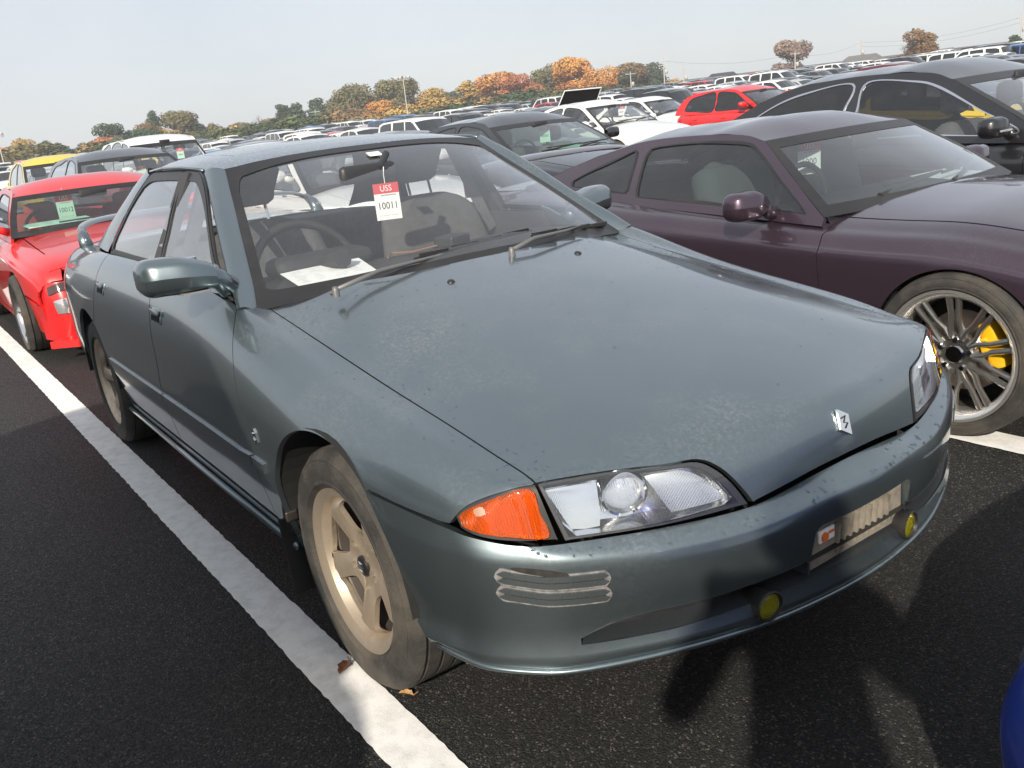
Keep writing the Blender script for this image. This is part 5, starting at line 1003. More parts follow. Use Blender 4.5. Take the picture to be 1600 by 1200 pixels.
GREYP = paint('dark_grey_paint', (.045, .048, .055), .5, .35, .06)
SILP = paint('silver_paint', (.33, .34, .36), .7, .35, .06)
def front_set(car, S, FS, out=1.):
    """headlamps, grille and number plate on a nose face"""
    T = car[0]; W = car[7][0]; xf = S['xf']; zt = car[7][1](xf)
    for sd in (-1, 1):
        lp = cr([(xf-.03, sd*f*W(xf), z) for f, z in ((.48*out, zt-.03), (.72*out, zt-.01), (.93*out, zt+.0), (.95*out, zt-.10), (.75*out, zt-.14), (.5*out, zt-.12))], .03, closed=True); panel('headlamp', FS, [lp], LAMPCLR, T, step=.04, lift=.006, flange=.01)
    lp = lin([(xf, -.40*W(xf), zt-.05), (xf, .40*W(xf), zt-.05), (xf, .36*W(xf), zt-.15), (xf, -.36*W(xf), zt-.15), (xf, -.40*W(xf), zt-.05)])[:-1]; panel('grille', FS, [lp], BLK, T, step=.05, lift=.006, flange=.01)
    lp = lin([(xf, -.5*W(xf), .33), (xf, .5*W(xf), .33), (xf, .45*W(xf), .22), (xf, -.45*W(xf), .22), (xf, -.5*W(xf), .33)])[:-1]; panel('lower_intake', FS, [lp], VOID, T, step=.06, lift=.004, flange=.01)

# ---- black saloon beyond the coupe
bS = dict(zsc(SEDAN, .885), paint=BLACKP, glass=glass('black_car_glass', (.8, .84, .84), .02), glass_s=glass('black_car_side', (.82, .85, .85), .01), glass_r=glass('black_car_rear', (.05, .05, .055), .02), trim=P('bright_trim', (.72, .72, .75), .25, 1.), mir=(-.68, .93), mir_lamp=True, wmat=ALLOY)
BC = make_car('black_saloon', 'glossy black saloon with bright window trim beyond the purple coupe', bS, (-.22, 4.83, 0)); front_set(BC, bS, BC[2])
yS = dict(zsc(pS, 1.27), paint=YELP, wmat=ALLOY, wstyle='bar', spokes=5, caliper=None, lipmat=None, glass=GLASS, glass_s=GLASS, glass_r=GLASS)
YC = make_car('yellow_coupe', 'low yellow coupe seen through the windows of the black saloon', yS, (-1.75, 7.35, 0)); front_set(YC, yS, YC[2])
# ---- red coupe straight behind the grey saloon
aS = dict(hw=.812, xf=.77, xr=-3.45, wb=2.4, R=.288, arch=.315, paint=REDP, glass=glass('red_car_glass', (.72, .78, .76), .02), cowl=(-.45, .835), door_front=-.52, doors=[(-.52, -1.75)], low=.13, ftap=.10,
    top=[(-3.45, .75), (-3.3, .86), (-2.5, .86), (-1.2, .83), (-.45, .84), (.2, .765), (.55, .70), (.70, .645), (.77, .565)], edge=[(-3.45, .7), (-3.3, .82), (-2.5, .82), (-1.2, .80), (-.45, .79), (.2, .735), (.55, .68), (.70, .63), (.77, .55)], belt0=.81, zr=1.165, yt=.545, yb=.86, rbase=(-3.1, .86),
    cabin=[(-.52, .80), (-.66, .94), (-.86, 1.10), (-1.0, 1.145), (-1.5, 1.165), (-2.0, 1.13), (-2.3, 1.06), (-2.8, .92), (-3.0, .85)], ci=(2, 6),
    wins=[[(-.66, .83), (-.78, .94), (-.95, 1.07), (-1.08, 1.11), (-1.6, 1.12), (-1.66, 1.0), (-1.68, .845), (-1.1, .835)], [(-1.74, 1.11), (-2.05, 1.06), (-2.4, .93), (-2.45, .87), (-1.76, .85)]], mir=(-.74, .90), seat_mat=P('red_seat', (.30, .045, .035), .9, var=.2), seat_x=-1.05, wmat=P('polished_lip', (.75, .74, .72), .15, 1.), tw=.225, wout=.03, rim=.205)
AE = make_car('red_coupe', 'bright red low coupe with lot tag 10012 behind the grey saloon', aS, (-5.60, .0, 0)); To = AE[0]
xf = aS['xf']; Wf = AE[7][0]
for sd in (-1, 1):
    lp = lin([(xf-.06, sd*.60*Wf(xf), .535), (xf-.09, sd*.95*Wf(xf), .52), (xf-.09, sd*.95*Wf(xf), .462), (xf-.06, sd*.60*Wf(xf), .475)]); panel('smoked_turn_lamp', AE[2], [lp], P('smoked_lens', (.06, .03, .03), .1, 0, 1.), To, step=.03, lift=.008, flange=.012)
    lp = lin([(xf-.05, sd*.52*Wf(xf), .425), (xf-.08, sd*.86*Wf(xf), .42), (xf-.08, sd*.84*Wf(xf), .345), (xf-.05, sd*.54*Wf(xf), .35)]); panel('bumper_lamp', AE[2], [lp], LAMPCLR, To, step=.03, lift=.008, flange=.012)
    lp = lin([(xf-.03, sd*.34*Wf(xf), .305), (xf-.05, sd*.68*Wf(xf), .30), (xf-.05, sd*.62*Wf(xf), .225), (xf-.03, sd*.34*Wf(xf), .225)]); panel('bumper_duct', AE[2], [lp], VOID, To, step=.03, lift=.006, flange=.012)
    lp = lin([(xf-.42, sd*.42, .70), (xf-.42, sd*.68, .69), (xf-.12, sd*.66, .64), (xf-.12, sd*.42, .645), (xf-.42, sd*.42, .70)])[:-1]; panel('popup_lamp_cover', AE[1], [lp], REDP, To, step=.05, lift=.004, flange=.008)
lp = MB(); lp.prism([(xf+.03, -.60, .10), (xf+.03, .60, .10), (xf-.10, .76, .10), (xf-.10, -.76, .10)], (0, 0, .05)); lp.build('chin_spoiler', REDP, To)
# ---- white, dark and red cars next along that row
wS = dict(zsc(SEDAN, .83), paint=WHITE, glass=GLASS, wmat=ALLOY); WC = make_car('white_saloon', 'white saloon seen through the windscreen of the grey saloon', wS, (-5.55, 2.5, 0)); front_set(WC, wS, WC[2])
dS = dict(zsc(SEDAN, .87), paint=DARKP, glass=glass('dark_car_glass', (.65, .76, .72), .02), wmat=ALLOY); DC = make_car('dark_saloon', 'dark navy saloon with lot tag between the grey and purple cars', dS, (-5.5, 4.85, 0)); front_set(DC, dS, DC[2])
rS = dict(zsc(HATCH, .9), paint=REDP, glass_s=glass('hatch_tint', (.08, .08, .09), .02)); RC = make_car('red_hatchback', 'bright red hatchback behind the purple coupe roof', rS, (-11.1, 15.5, 0)); front_set(RC, rS, RC[2])
# ---- third and fourth rows, the ones that show large
sS = dict(zsc(SUV, .87), paint=GREYP, glass=GLASS, wmat=ALLOY); SC = make_car('grey_suv', 'dark grey tall car with a lot tag behind the red coupe', sS, (-10.95, 1.55, 0)); front_set(SC, sS, SC[2])
yS2 = dict(zsc(HATCH, .98), paint=YELP); Y2 = make_car('yellow_hatchback', 'yellow hatchback left of the dark grey tall car', yS2, (-15.5, 1.45, 0)); front_set(Y2, yS2, Y2[2])
vS = dict(zsc(VAN, .93), paint=WHITE); VC = make_car('white_van', 'white van behind the dark grey tall car', vS, (-17.2, 3.75, 0)); front_set(VC, vS, VC[2])
lS = dict(zsc(SEDAN, .98), paint=SILP); LC = make_car('silver_saloon', 'silver-grey saloon at the left edge of the picture', lS, (-11.2, -.78, 0)); front_set(LC, lS, LC[2])
mS = dict(zsc(SEDAN, .97), paint=WHITE); MC = make_car('white_saloon', 'white saloon right of the raised black hood', mS, (-11.2, 11.1, 0)); front_set(MC, mS, MC[2])
MC2 = make_car('white_saloon', 'second white saloon, just left of the red hatchback', mS, (-16.4, 17.7, 0)); front_set(MC2, mS, MC2[2])
# ---- blue car whose corner shows at the lower right, and the wagon out of frame on the left that shades the ground
uS = dict(zsc(SEDAN, .92), paint=BLUEP); UC = make_car('blue_saloon', 'bright blue car whose front corner shows at the lower right', uS, (2.12, .20, 0), math.pi); front_set(UC, uS, UC[2], .72)
kS = dict(zsc(KEI, 1.2), paint=SILP, glass=GLASS_T); KC = make_car('silver_wagon', 'small silver wagon standing left of the picture, shading the white line', kS, (1.27, -2.92, 0)); front_set(KC, kS, KC[2])
# lot tags and papers in those windscreens
lot_tag('lot_tag', 'green and red USS lot tag 10012 in the windscreen of the red coupe', '10012', (-6.42, -.22, 1.075), math.radians(83), paper=GPAPER, w_=.13, h_=.20, group='USS lot tags in windscreens')
sheet('inspection_sheet', 'pale green sheet on the dash of the red coupe', [(-6.33, -.60, .885), (-6.33, -.10, .89), (-6.10, -.06, .868), (-6.10, -.56, .862)], GPAPER)
lot_tag('lot_tag', 'white and red USS lot tag in the windscreen of the purple coupe', '1000', (-.86+.02, 2.08, 1.035), math.radians(52), h_=.15, w_=.105, group='USS lot tags in windscreens')
sheet('inspection_sheet', 'white sheet on the far side of the purple coupe dash', [(-.62, 2.55, .815), (-.62, 2.85, .815), (-.42, 2.85, .80), (-.42, 2.55, .80)], WPAPER)
lot_tag('lot_tag', 'red and green USS lot tag in the dark saloon windscreen', '', (-6.58, 4.98, 1.165), math.radians(58), paper=GPAPER, w_=.12, h_=.19, group='USS lot tags in windscreens')
sheet('inspection_sheet', 'pale sheet on the dash of the dark saloon', [(-6.35, 4.85, .915), (-6.35, 5.25, .915), (-6.12, 5.25, .90), (-6.12, 4.85, .90)], GPAPER)
lot_tag('lot_tag', 'red and green USS lot tag in the dark grey tall car', '', (-11.95, 1.75, 1.20), math.radians(78), paper=GPAPER, w_=.13, h_=.20, group='USS lot tags in windscreens')
lot_tag('lot_tag', 'small red and white USS lot tag in the white van', '', (-17.85, 4.0, 1.42), math.radians(76), paper=GPAPER, w_=.14, h_=.21, group='USS lot tags in windscreens')
lot_tag('lot_tag', 'red and white USS lot tag in the white saloon by the raised hood', '', (-12.2, 11.35, 1.27), math.radians(55), w_=.12, h_=.18, group='USS lot tags in windscreens')

# ------------------------------------------------------------------ ground: asphalt sheet, painted bay lines, leaves
def asphalt():
    m = bpy.data.materials.new('asphalt'); m.use_nodes = True; n, l = nodes_of(m); b = n['Principled BSDF']; tc = n.new('ShaderNodeTexCoord')
    def noise(sc, det=3, ro=.6):
        x = n.new('ShaderNodeTexNoise'); x.inputs['Scale'].default_value = sc; x.inputs['Detail'].default_value = det; x.inputs['Roughness'].default_value = ro; l.new(tc.outputs['Object'], x.inputs['Vector']); return x
    vo = n.new('ShaderNodeTexVoronoi'); vo.inputs['Scale'].default_value = 240; l.new(tc.outputs['Object'], vo.inputs['Vector'])
    cr_ = n.new('ShaderNodeValToRGB'); e = cr_.color_ramp.elements; e[0].color = (.009, .0087, .0085, 1); e[0].position = .0; e[1].color = (.17, .155, .135, 1); e[1].position = 1
    for p_, c_ in ((.5, .014), (.8, .024), (.93, .05)): q = cr_.color_ramp.elements.new(p_); q.color = (c_, c_*.965, c_*.92, 1)
    sp = n.new('ShaderNodeSeparateColor'); l.new(vo.outputs['Color'], sp.inputs[0]); l.new(sp.outputs[0], cr_.inputs[0])
    big = noise(.9, 6); mr = n.new('ShaderNodeMapRange'); mr.inputs[1].default_value = .3; mr.inputs[2].default_value = .7; mr.inputs[3].default_value = .75; mr.inputs[4].default_value = 1.3; l.new(big.outputs[0], mr.inputs[0])
    mx = n.new('ShaderNodeMix'); mx.data_type = 'RGBA'; mx.blend_type = 'MULTIPLY'; mx.inputs[0].default_value = 1; cb = n.new('ShaderNodeCombineColor')
    for i in range(3): l.new(mr.outputs[0], cb.inputs[i])
    l.new(cr_.outputs[0], mx.inputs[6]); l.new(cb.outputs[0], mx.inputs[7]); l.new(mx.outputs[2], b.inputs['Base Color'])
    rr = n.new('ShaderNodeMapRange'); rr.inputs[3].default_value = .85; rr.inputs[4].default_value = .38; l.new(sp.outputs[1], rr.inputs[0]); l.new(rr.outputs[0], b.inputs['Roughness'])
    fine = noise(420, 4, .8); ad = n.new('ShaderNodeMath'); ad.operation = 'MULTIPLY_ADD'; l.new(vo.outputs['Distance'], ad.inputs[0]); ad.inputs[1].default_value = -1.2; l.new(fine.outputs[0], ad.inputs[2])
    bp = n.new('ShaderNodeBump'); bp.inputs['Strength'].default_value = .85; bp.inputs['Distance'].default_value = .006; l.new(ad.outputs[0], bp.inputs['Height']); l.new(bp.outputs[0], b.inputs['Normal']); b.inputs['Specular IOR Level'].default_value = .4
    return m
ASP = asphalt()
def gz(x, y):
    """the lot rises gently towards the back"""
    q = max(0., -.55*x+.83*y-26.); return .021*q*q/(q+25.)
ax_ = [-900, -500, -300, -220, -170]+list(range(-140, 31, 10))+[60, 200, 900]; ay_ = [-900, -200, -60]+list(range(-30, 171, 10))+[220, 300, 500, 900]
g = MB(); g.add([(x, y, gz(x, y)) for x in ax_ for y in ay_], [(i*len(ay_)+j, (i+1)*len(ay_)+j, (i+1)*len(ay_)+j+1, i*len(ay_)+j+1) for i in range(len(ax_)-1) for j in range(len(ay_)-1)]); tag(g.build('ground', ASP, smooth=True), kind='structure')
def line_paint():
    m = bpy.data.materials.new('line_paint'); m.use_nodes = True; n, l = nodes_of(m); b = n['Principled BSDF']; tc = n.new('ShaderNodeTexCoord')
    no = n.new('ShaderNodeTexNoise'); no.inputs['Scale'].default_value = 14; no.inputs['Detail'].default_value = 9; no.inputs['Roughness'].default_value = .75; l.new(tc.outputs['Object'], no.inputs['Vector'])
    c = n.new('ShaderNodeValToRGB'); c.color_ramp.elements[0].position = .30; c.color_ramp.elements[0].color = (.62, .61, .58, 1); c.color_ramp.elements[1].position = .55; c.color_ramp.elements[1].color = (.84, .83, .80, 1); l.new(no.outputs[0], c.inputs[0]); l.new(c.outputs[0], b.inputs['Base Color']); b.inputs['Roughness'].default_value = .75
    f2 = n.new('ShaderNodeTexNoise'); f2.inputs['Scale'].default_value = 260; f2.inputs['Detail'].default_value = 3; l.new(tc.outputs['Object'], f2.inputs['Vector']); bp = n.new('ShaderNodeBump'); bp.inputs['Strength'].default_value = .3; bp.inputs['Distance'].default_value = .003; l.new(f2.outputs[0], bp.inputs['Height']); l.new(bp.outputs[0], b.inputs['Normal'])
    return m
LINE = line_paint()
def bay_line(a, b, w_=.15, seed=1):
    rg = random.Random(seed); A_ = Vector((*a, .004+gz(*a))); B_ = Vector((*b, .004+gz(*b))); d = (B_-A_); L = d.length; d.normalize(); nn = Vector((-d.y, d.x, 0)); N = max(4, int(min(L/.02, 500))); v = []
    for k in range(N+1):
        p = A_+d*(L*k/N); v += [p+nn*(w_/2+rg.uniform(-.0022, .0022)), p-nn*(w_/2+rg.uniform(-.0022, .0022))]
    m = MB(); m.add(v, [(2*k, 2*k+1, 2*k+3, 2*k+2) for k in range(N)]); return tag(m.build('bay_line', LINE), kind='structure')
bay_line((.75, -.858), (-9.6, -.945), .122, 1); bay_line((1.05, 1.53), (-9.6, 1.50), .15, 2)
for k in range(2, 9): bay_line((1.0, 1.52+2.45*(k-1)), (-9.6, 1.5+2.45*(k-1)), .15, 3+k)
for x0 in (-10.2,): 
    for k in range(-1, 9): bay_line((x0+.0, .4+2.45*k), (x0-10.4, .4+2.45*k), .15, 30+k)
def leaf(label, loc, rz, s, col):
    rg = random.Random(int(s*1e4)); o = thing('fallen_leaf', label, 'leaf', loc, rz, 'fallen leaves by the front wheel'); v = []; f = []; n = 9
    for i in range(n):
        t = i/(n-1); w_ = s*.5*math.sin(math.pi*min(1, t*1.02))**.7*(1+.25*math.sin(i*2.4)); x = (t-.5)*s*2; c = .35*s*math.sin(t*3.1)
        v += [(x, -w_, .006+c*.3+abs(w_)*.5), (x, 0, .004+c*.2), (x, w_, .006+c*.5+abs(w_)*.35)]
    for i in range(n-1): f += [(3*i, 3*i+1, 3*i+4, 3*i+3), (3*i+1, 3*i+2, 3*i+5, 3*i+4)]
    mesh_obj('leaf_blade', v, f, P('dry_leaf_%g' % col[0], col, .7, var=.35, vscale=90), o); m = MB(); m.tube([(s*.9, 0, .006), (s*1.3, .01, .01)], .0016, 5); m.build('leaf_stem', P('leaf_stem', (.2, .1, .04), .7), o)
leaf('curled tan dry leaf on the asphalt in front of the wheel', (.124, -.776, 0), .6, .021, (.50, .30, .13))
leaf('brown dry leaf lying at the edge of the white line under the wheel', (-.085, -.838, .002), 2.2, .028, (.22, .085, .03))
# ------------------------------------------------------------------ the sea of parked cars
CARP = paint('lot_paint', (.5, .5, .5), .0, .35, .04, .0, objcol=True)
LODM = [CARP, DARKGL, RUB, LAMPCLR, LAMPRED, WPAPER, BLK]
def lod_mesh(name, S):
    V = []; F = []; M = []
    def add(v, f, mi):
        k = len(V); V.extend([tuple(map(float, q)) for q in v]); F.extend([tuple(i+k for i in q) for q in f]); M.extend([mi]*len(f))
    hw, xf, xr, wb, R = S['hw'], S['xf'], S['xr'], S['wb'], S['R']; tx, tz = zip(*S['top']); ex, ez = zip(*S['edge']); low = .2
    xs = [xr, xr+.1, xr+.5, -wb, -wb*.5, -.7, -.2, .2, xf-.25, xf-.07, xf]; rows = []
    for x in xs:
        t = max(0, (x-(xf-1.0))/1.0); u = max(0, ((xr+.9)-x)/.9); w_ = hw*(1-.17*t**2.4-.15*u**2.4); c = float(np.interp(x, tx, tz)); e = float(np.interp(x, ex, ez))
        half = [(x-.2*max(0, (x-(xf-.6))/.6)**1.5*f**2.5, f*w_, z) for f, z in ((0, c), (.5, c-.35*(c-e)), (.8, e), (.94, e-.05), (.99, e-.16), (1., .5), (.95, low))]; rows.append([(a, -b, z) for a, b, z in half[:0:-1]]+half)
    n = len(rows[0]); add([q for r in rows for q in r], [(i*n+j, i*n+j+1, (i+1)*n+j+1, (i+1)*n+j) for i in range(len(rows)-1) for j in range(n-1)]+[tuple(range(n)), tuple((len(rows)-1)*n+j for j in range(n-1, -1, -1))], 0)
    yb = S.get('yb', .86)*hw; yt = S['yt']; zr = S['zr']; zl = S['belt0']; ysg = lambda z, o=0: yb+(yt-yb)*(z-zl)/(zr-zl)+o
    out = S['cabin']; i1, i2 = S['ci']
    for sd in (-1, 1):
        add([(x, sd*ysg(z), z) for x, z in out]+[(out[-1][0], sd*ysg(zl), zl-.08), (out[0][0], sd*ysg(zl), zl-.08)], [tuple(range(len(out)+2))], 0)
        for wn in S['wins']: add([(x, sd*ysg(z, .012), z) for x, z in wn], [tuple(range(len(wn)))], 1)
    cr_ = .05
    for k in range(len(out)-1):
        (xa, za), (xb, zb) = out[k], out[k+1]; roof = i1 <= k < i2
        for f0, f1 in ((-1, -.5), (-.5, 0), (0, .5), (.5, 1)):
            def q(x, z, f, kk): return (x+(.12 if kk <= i1 else -.1 if kk >= i2 else 0)*(1-f*f), ysg(z)*f, z+(cr_ if i1 <= kk <= i2 else .02)*(1-f*f))
            add([q(xa, za, f0, k), q(xa, za, f1, k), q(xb, zb, f1, k+1), q(xb, zb, f0, k+1)], [(0, 1, 2, 3)], 0 if roof else 1)
    for ax in (0, -wb):
        for sd in (-1, 1):
            ring = [(ax+R*math.cos(k*math.pi/7), sd*(hw+.004), R+R*math.sin(k*math.pi/7)) for k in range(14)]; add(ring, [tuple(range(14))], 2)
            add([(ax+R*.62*math.cos(k*math.pi/5), sd*(hw+.010), R+R*.62*math.sin(k*math.pi/5)) for k in range(10)], [tuple(range(10))], 3)
    e = float(np.interp(xf-.1, ex, ez))
    for sd in (-1, 1):
        add([(xf-.04, sd*.42*hw, e-.03), (xf-.22, sd*.80*hw, e-.0), (xf-.22, sd*.80*hw, e-.11), (xf-.03, sd*.42*hw, e-.12)], [(0, 1, 2, 3)], 3)
        mx, mz = S['mir']; m = MB(); m.box((mx, sd*(hw+.10), mz), (.10, .19, .11), bev=.03); add(m.v, m.f, 0)
    add([(xf+.012, -.35*hw, e-.08), (xf+.012, .35*hw, e-.08), (xf+.012, .3*hw, e-.2), (xf+.012, -.3*hw, e-.2)], [(0, 1, 2, 3)], 6)
    # lot card behind the screen
    (xa, za), (xb, zb) = out[0], out[i1]; t = .72; cx = xa+(xb-xa)*t+.14; cz = za+(zb-za)*t; add([(cx, -.06, cz), (cx, .06, cz), (cx+.06, .06, cz-.17), (cx+.06, -.06, cz-.17)], [(0, 1, 2, 3)], 5)
    me = bpy.data.meshes.new(name); me.from_pydata(V, [], F)
    for mm in LODM: me.materials.append(mm)
    me.polygons.foreach_set('material_index', np.array(M, dtype=np.int32)); me.polygons.foreach_set('use_smooth', np.ones(len(F), dtype=bool)); me.update(); me.set_sharp_from_angle(angle=math.radians(38)); return me
KINDS = [('saloon', SEDAN), ('saloon', zsc(SEDAN, .96)), ('hatchback', HATCH), ('hatchback', zsc(HATCH, 1.04)), ('minivan', VAN), ('minivan', zsc(VAN, 1.08)), ('kei_car', KEI), ('suv', SUV)]
LODS = [lod_mesh(k, s) for k, s in KINDS]
PAL = [('white', (.78, .78, .76), 38), ('black', (.012, .012, .014), 22), ('silver', (.42, .43, .45), 14), ('dark grey', (.07, .075, .08), 10), ('navy blue', (.02, .03, .08), 6), ('red', (.45, .02, .02), 5), ('pearl white', (.70, .69, .64), 8), ('blue', (.03, .12, .35), 2), ('beige', (.42, .36, .27), 2), ('wine', (.12, .015, .02), 2)]
names = [p[0] for p in PAL for _ in range(p[2])]; cols = {p[0]: p[1] for p in PAL}
rg = random.Random(11); spots = []
fx, fy = -math.cos(.592364), math.sin(.592364)
def in_view(x, y, m=.03):
    dx, dy = x-CAM_P[0], y-CAM_P[1]; d = dx*fx+dy*fy; s = -dx*fy+dy*fx
    s = dx*r_.x+dy*r_.y; return d > 4 and abs(s)/d < .60+m
taken = [(-10.95, 1.55), (-15.5, 1.45), (-17.2, 3.75), (-11.2, -.78), (-11.2, 11.1), (-16.4, 17.7), (-5.5, 4.85), (-11.1, 15.5), (-16.9, 14.1), (-5.55, 2.5), (-5.6, 0)]
for row in range(1, 27):
    x0 = -5.6*row-(3.2 if row > 3 else 0)*((row-2)//2); off = [0, 0, 1.55, .98, .4, 1.1, 2.0][row % 7]
    for k in range(-3, 70):
        y = off+2.46*k+rg.uniform(-.1, .1); x = x0+rg.uniform(-.35, .35)
        if not in_view(x-1.2, y): continue
        if math.hypot(x-CAM_P[0], y-CAM_P[1]) > 140: continue
        if any(abs(x-a) < 4.6 and abs(y-b) < 2.1 for a, b in taken): continue
        if row == 1: continue
        if rg.random() < .05: continue
        spots.append((math.hypot(x-CAM_P[0], y-CAM_P[1]), x, y, row))
spots.sort(); WHERE = ['in the front row', 'in the second row', 'in the third row', 'in the fourth row', 'in the fifth row', 'in the sixth row']
N_IND = 290; LIST = {}
for i, (d, x, y, row) in enumerate(spots[:N_IND]):
    kd = rg.choices(range(len(KINDS)), [20, 12, 14, 10, 14, 8, 10, 12] if d > 62 else [22, 40, 22, 0, 0, 0, 6, 0] if d > 34 else [10, 40, 14, 0, 0, 0, 0, 0])[0]; cn = rg.choice(names)
    if row == 2 and 5.6 < y < 10: kd, cn = 1, 'dark grey'
    if row == 4 and 13.2 < y < 15.6: kd, cn = 4, 'white'
    o = bpy.data.objects.new('parked_'+KINDS[kd][0], LODS[kd]); COL.objects.link(o); o.location = (x, y, gz(x, y)); o.scale = (1, 1, .9 if d < 34 else 1); o.rotation_euler = (0, 0, rg.uniform(-.02, .02)+(math.pi if rg.random() < .12 else 0)); o.color = (*cols[cn], 1)
    where = WHERE[row] if row < 6 else 'far back in the lot'; kn = KINDS[kd][0].replace('_', ' '); LIST.setdefault((cn, kn, where), []).append((-(x-CAM_P[0])*-r_.x+(y-CAM_P[1])*r_.y, o))
ORD = ['leftmost', 'second', 'third', 'fourth', 'fifth', 'sixth', 'seventh', 'eighth', 'ninth', 'tenth', 'eleventh', 'twelfth']
for (cn, kn, where), L in LIST.items():
    L.sort(key=lambda q: math.atan2(q[1].location.y-CAM_P[1], CAM_P[0]-q[1].location.x))
    for k, (s_, o) in enumerate(L):
        if len(L) == 1: lab = 'only %s %s %s of the crowded lot' % (cn, kn, where)
        elif 'far' in where: lab = '%s %s among those far back in the crowded lot' % (cn, kn)
        else: lab = '%s %s, %s of its look %s' % (cn, kn, 'leftmost' if k == 0 else ORD[min(k, 11)]+' from left', where)
        tag(o, lab, 'car', '%s %s cars %s' % (cn, kn, where))
# the remoter cars read as one mass
V = []; F = []; M = []; FC = []
for (d, x, y, row) in spots[N_IND:]:
    kd = rg.randrange(len(KINDS)); cn = rg.choice(names); me = LODS[kd]; k = len(V); V += [(v.co.x+x, v.co.y+y, v.co.z+gz(x, y)) for v in me.vertices]
    for p in me.polygons: F.append(tuple(q+k for q in p.vertices)); M.append(p.material_index if p.material_index else {'white': 7, 'pearl white': 7, 'black': 8, 'silver': 9, 'dark grey': 8, 'red': 10}.get(cn, 8))
if V:
    fm = LODM+[WHITE, BLACKP, SILP, REDP]; o = mesh_obj('far_parked_cars', V, F, CARP, None, False, mats=fm, fmat=M); tag(o, 'distant mass of parked cars at the back of the lot', 'cars', kind='stuff')
# raised hood in the third row
o = thing('raised_hood_saloon', 'dark saloon with its black hood raised beside the white saloon', 'car', (-16.9, 14.1, 0)); b_ = bpy.data.objects.new('body', LODS[0]); COL.objects.link(b_); b_.parent = o; b_.color = (.012, .012, .014, 1)
m = MB(); m.prism([(-.28, -.66, 1.0), (-.28, .66, 1.0), (.30, .60, 1.76), (.30, -.60, 1.76)], (-.05, 0, .03)); m.build('raised_hood', P('hood_underside', (.01, .01, .011), .8), o)
m = MB(); m.tube([(-.28, -.68, 1.01), (.32, -.62, 1.79), (.32, .62, 1.79), (-.28, .68, 1.01)], .018, 6); m.build('hood_edge', WHITE, o)

# ------------------------------------------------------------------ trees
def foliage(name, rough=.75):
    m = bpy.data.materials.new(name); m.use_nodes = True; n, l = nodes_of(m); b = n['Principled BSDF']; oi = n.new('ShaderNodeObjectInfo'); tc = n.new('ShaderNodeTexCoord')
    no = n.new('ShaderNodeTexNoise'); no.inputs['Scale'].default_value = .55; no.inputs['Detail'].default_value = 3; l.new(tc.outputs['Object'], no.inputs['Vector'])
    hs = n.new('ShaderNodeHueSaturation'); l.new(oi.outputs['Color'], hs.inputs['Color']); r1 = n.new('ShaderNodeMapRange'); r1.inputs[1].default_value = .3; r1.inputs[2].default_value = .7; r1.inputs[3].default_value = .465; r1.inputs[4].default_value = .54; l.new(no.outputs[0], r1.inputs[0]); l.new(r1.outputs[0], hs.inputs['Hue'])
    n2 = n.new('ShaderNodeTexNoise'); n2.inputs['Scale'].default_value = 2.4; n2.inputs['Detail'].default_value = 4; l.new(tc.outputs['Object'], n2.inputs['Vector']); r2 = n.new('ShaderNodeMapRange'); r2.inputs[1].default_value = .3; r2.inputs[2].default_value = .7; r2.inputs[3].default_value = .6; r2.inputs[4].default_value = 1.45; l.new(n2.outputs[0], r2.inputs[0]); l.new(r2.outputs[0], hs.inputs['Value'])
    l.new(hs.outputs[0], b.inputs['Base Color']); b.inputs['Roughness'].default_value = rough; b.inputs['Specular IOR Level'].default_value = .2
    return m
FOL = foliage('foliage'); BARK = P('bark', (.10, .075, .055), .9, var=.3, vscale=4)
def crown_mesh(name, kind, seed, n=2600):
    """unit tree, 1 m tall: leaf-sized faces spread through uneven lobes"""
    rg = np.random.default_rng(seed); V = []; F = []
    lobes = []
    if kind == 'round':
        for k in range(15): a = rg.uniform(0, 6.28); h = rg.uniform(.22, .86); rr = .30*math.sin(math.pi*min(1, (h-.16)/.84))**.7*rg.uniform(.3, 1); lobes.append((rr*math.cos(a), rr*math.sin(a), h, rg.uniform(.10, .17)))
    elif kind == 'cone':
        for k in range(22): h = .14+.80*k/22; rr = .20*(1-h)**.8*rg.uniform(.3, 1); a = rg.uniform(0, 6.28); lobes.append((rr*math.cos(a), rr*math.sin(a), h, .055+.10*(1-h)*rg.uniform(.7, 1.2)))
    elif kind == 'broad':
        for k in range(20): a = rg.uniform(0, 6.28); h = rg.uniform(.22, .82); rr = .40*math.sin(math.pi*min(1, (h-.0)/.98))**.6*rg.uniform(.2, 1); lobes.append((rr*math.cos(a), rr*math.sin(a), h, rg.uniform(.11, .18)))
    elif kind == 'shrub':
        for k in range(14): a = rg.uniform(0, 6.28); rr = rg.uniform(0, .9); h = rg.uniform(.2, .75)*(1-.3*rr); lobes.append((rr*math.cos(a), rr*math.sin(a), h, rg.uniform(.2, .3)))
    L = np.array(lobes); w = L[:, 3]**2; w /= w.sum(); idx = rg.choice(len(L), n, p=w)
    d = rg.normal(size=(n, 3)); d /= np.linalg.norm(d, axis=1, keepdims=True); r = L[idx, 3]*rg.uniform(.45, 1.08, n)**.6; c = L[idx, :3]+d*r[:, None]
    s = rg.uniform(.011, .026, n)*(1.6 if kind == 'shrub' else 1)
    for q, e, sz in zip(c, d, s):
        nn = e+rg.normal(size=3)*.5; nn /= np.linalg.norm(nn); a = np.cross(nn, rg.normal(size=3)); a /= np.linalg.norm(a); b = np.cross(nn, a); k = len(V); V += [q+a*sz, q+b*sz*.7, q-a*sz, q-b*sz*.7]; F.append((k, k+1, k+2, k+3))
    me = bpy.data.meshes.new(name); me.from_pydata([tuple(map(float, v)) for v in V], [], F); me.materials.append(FOL); return me, lobes
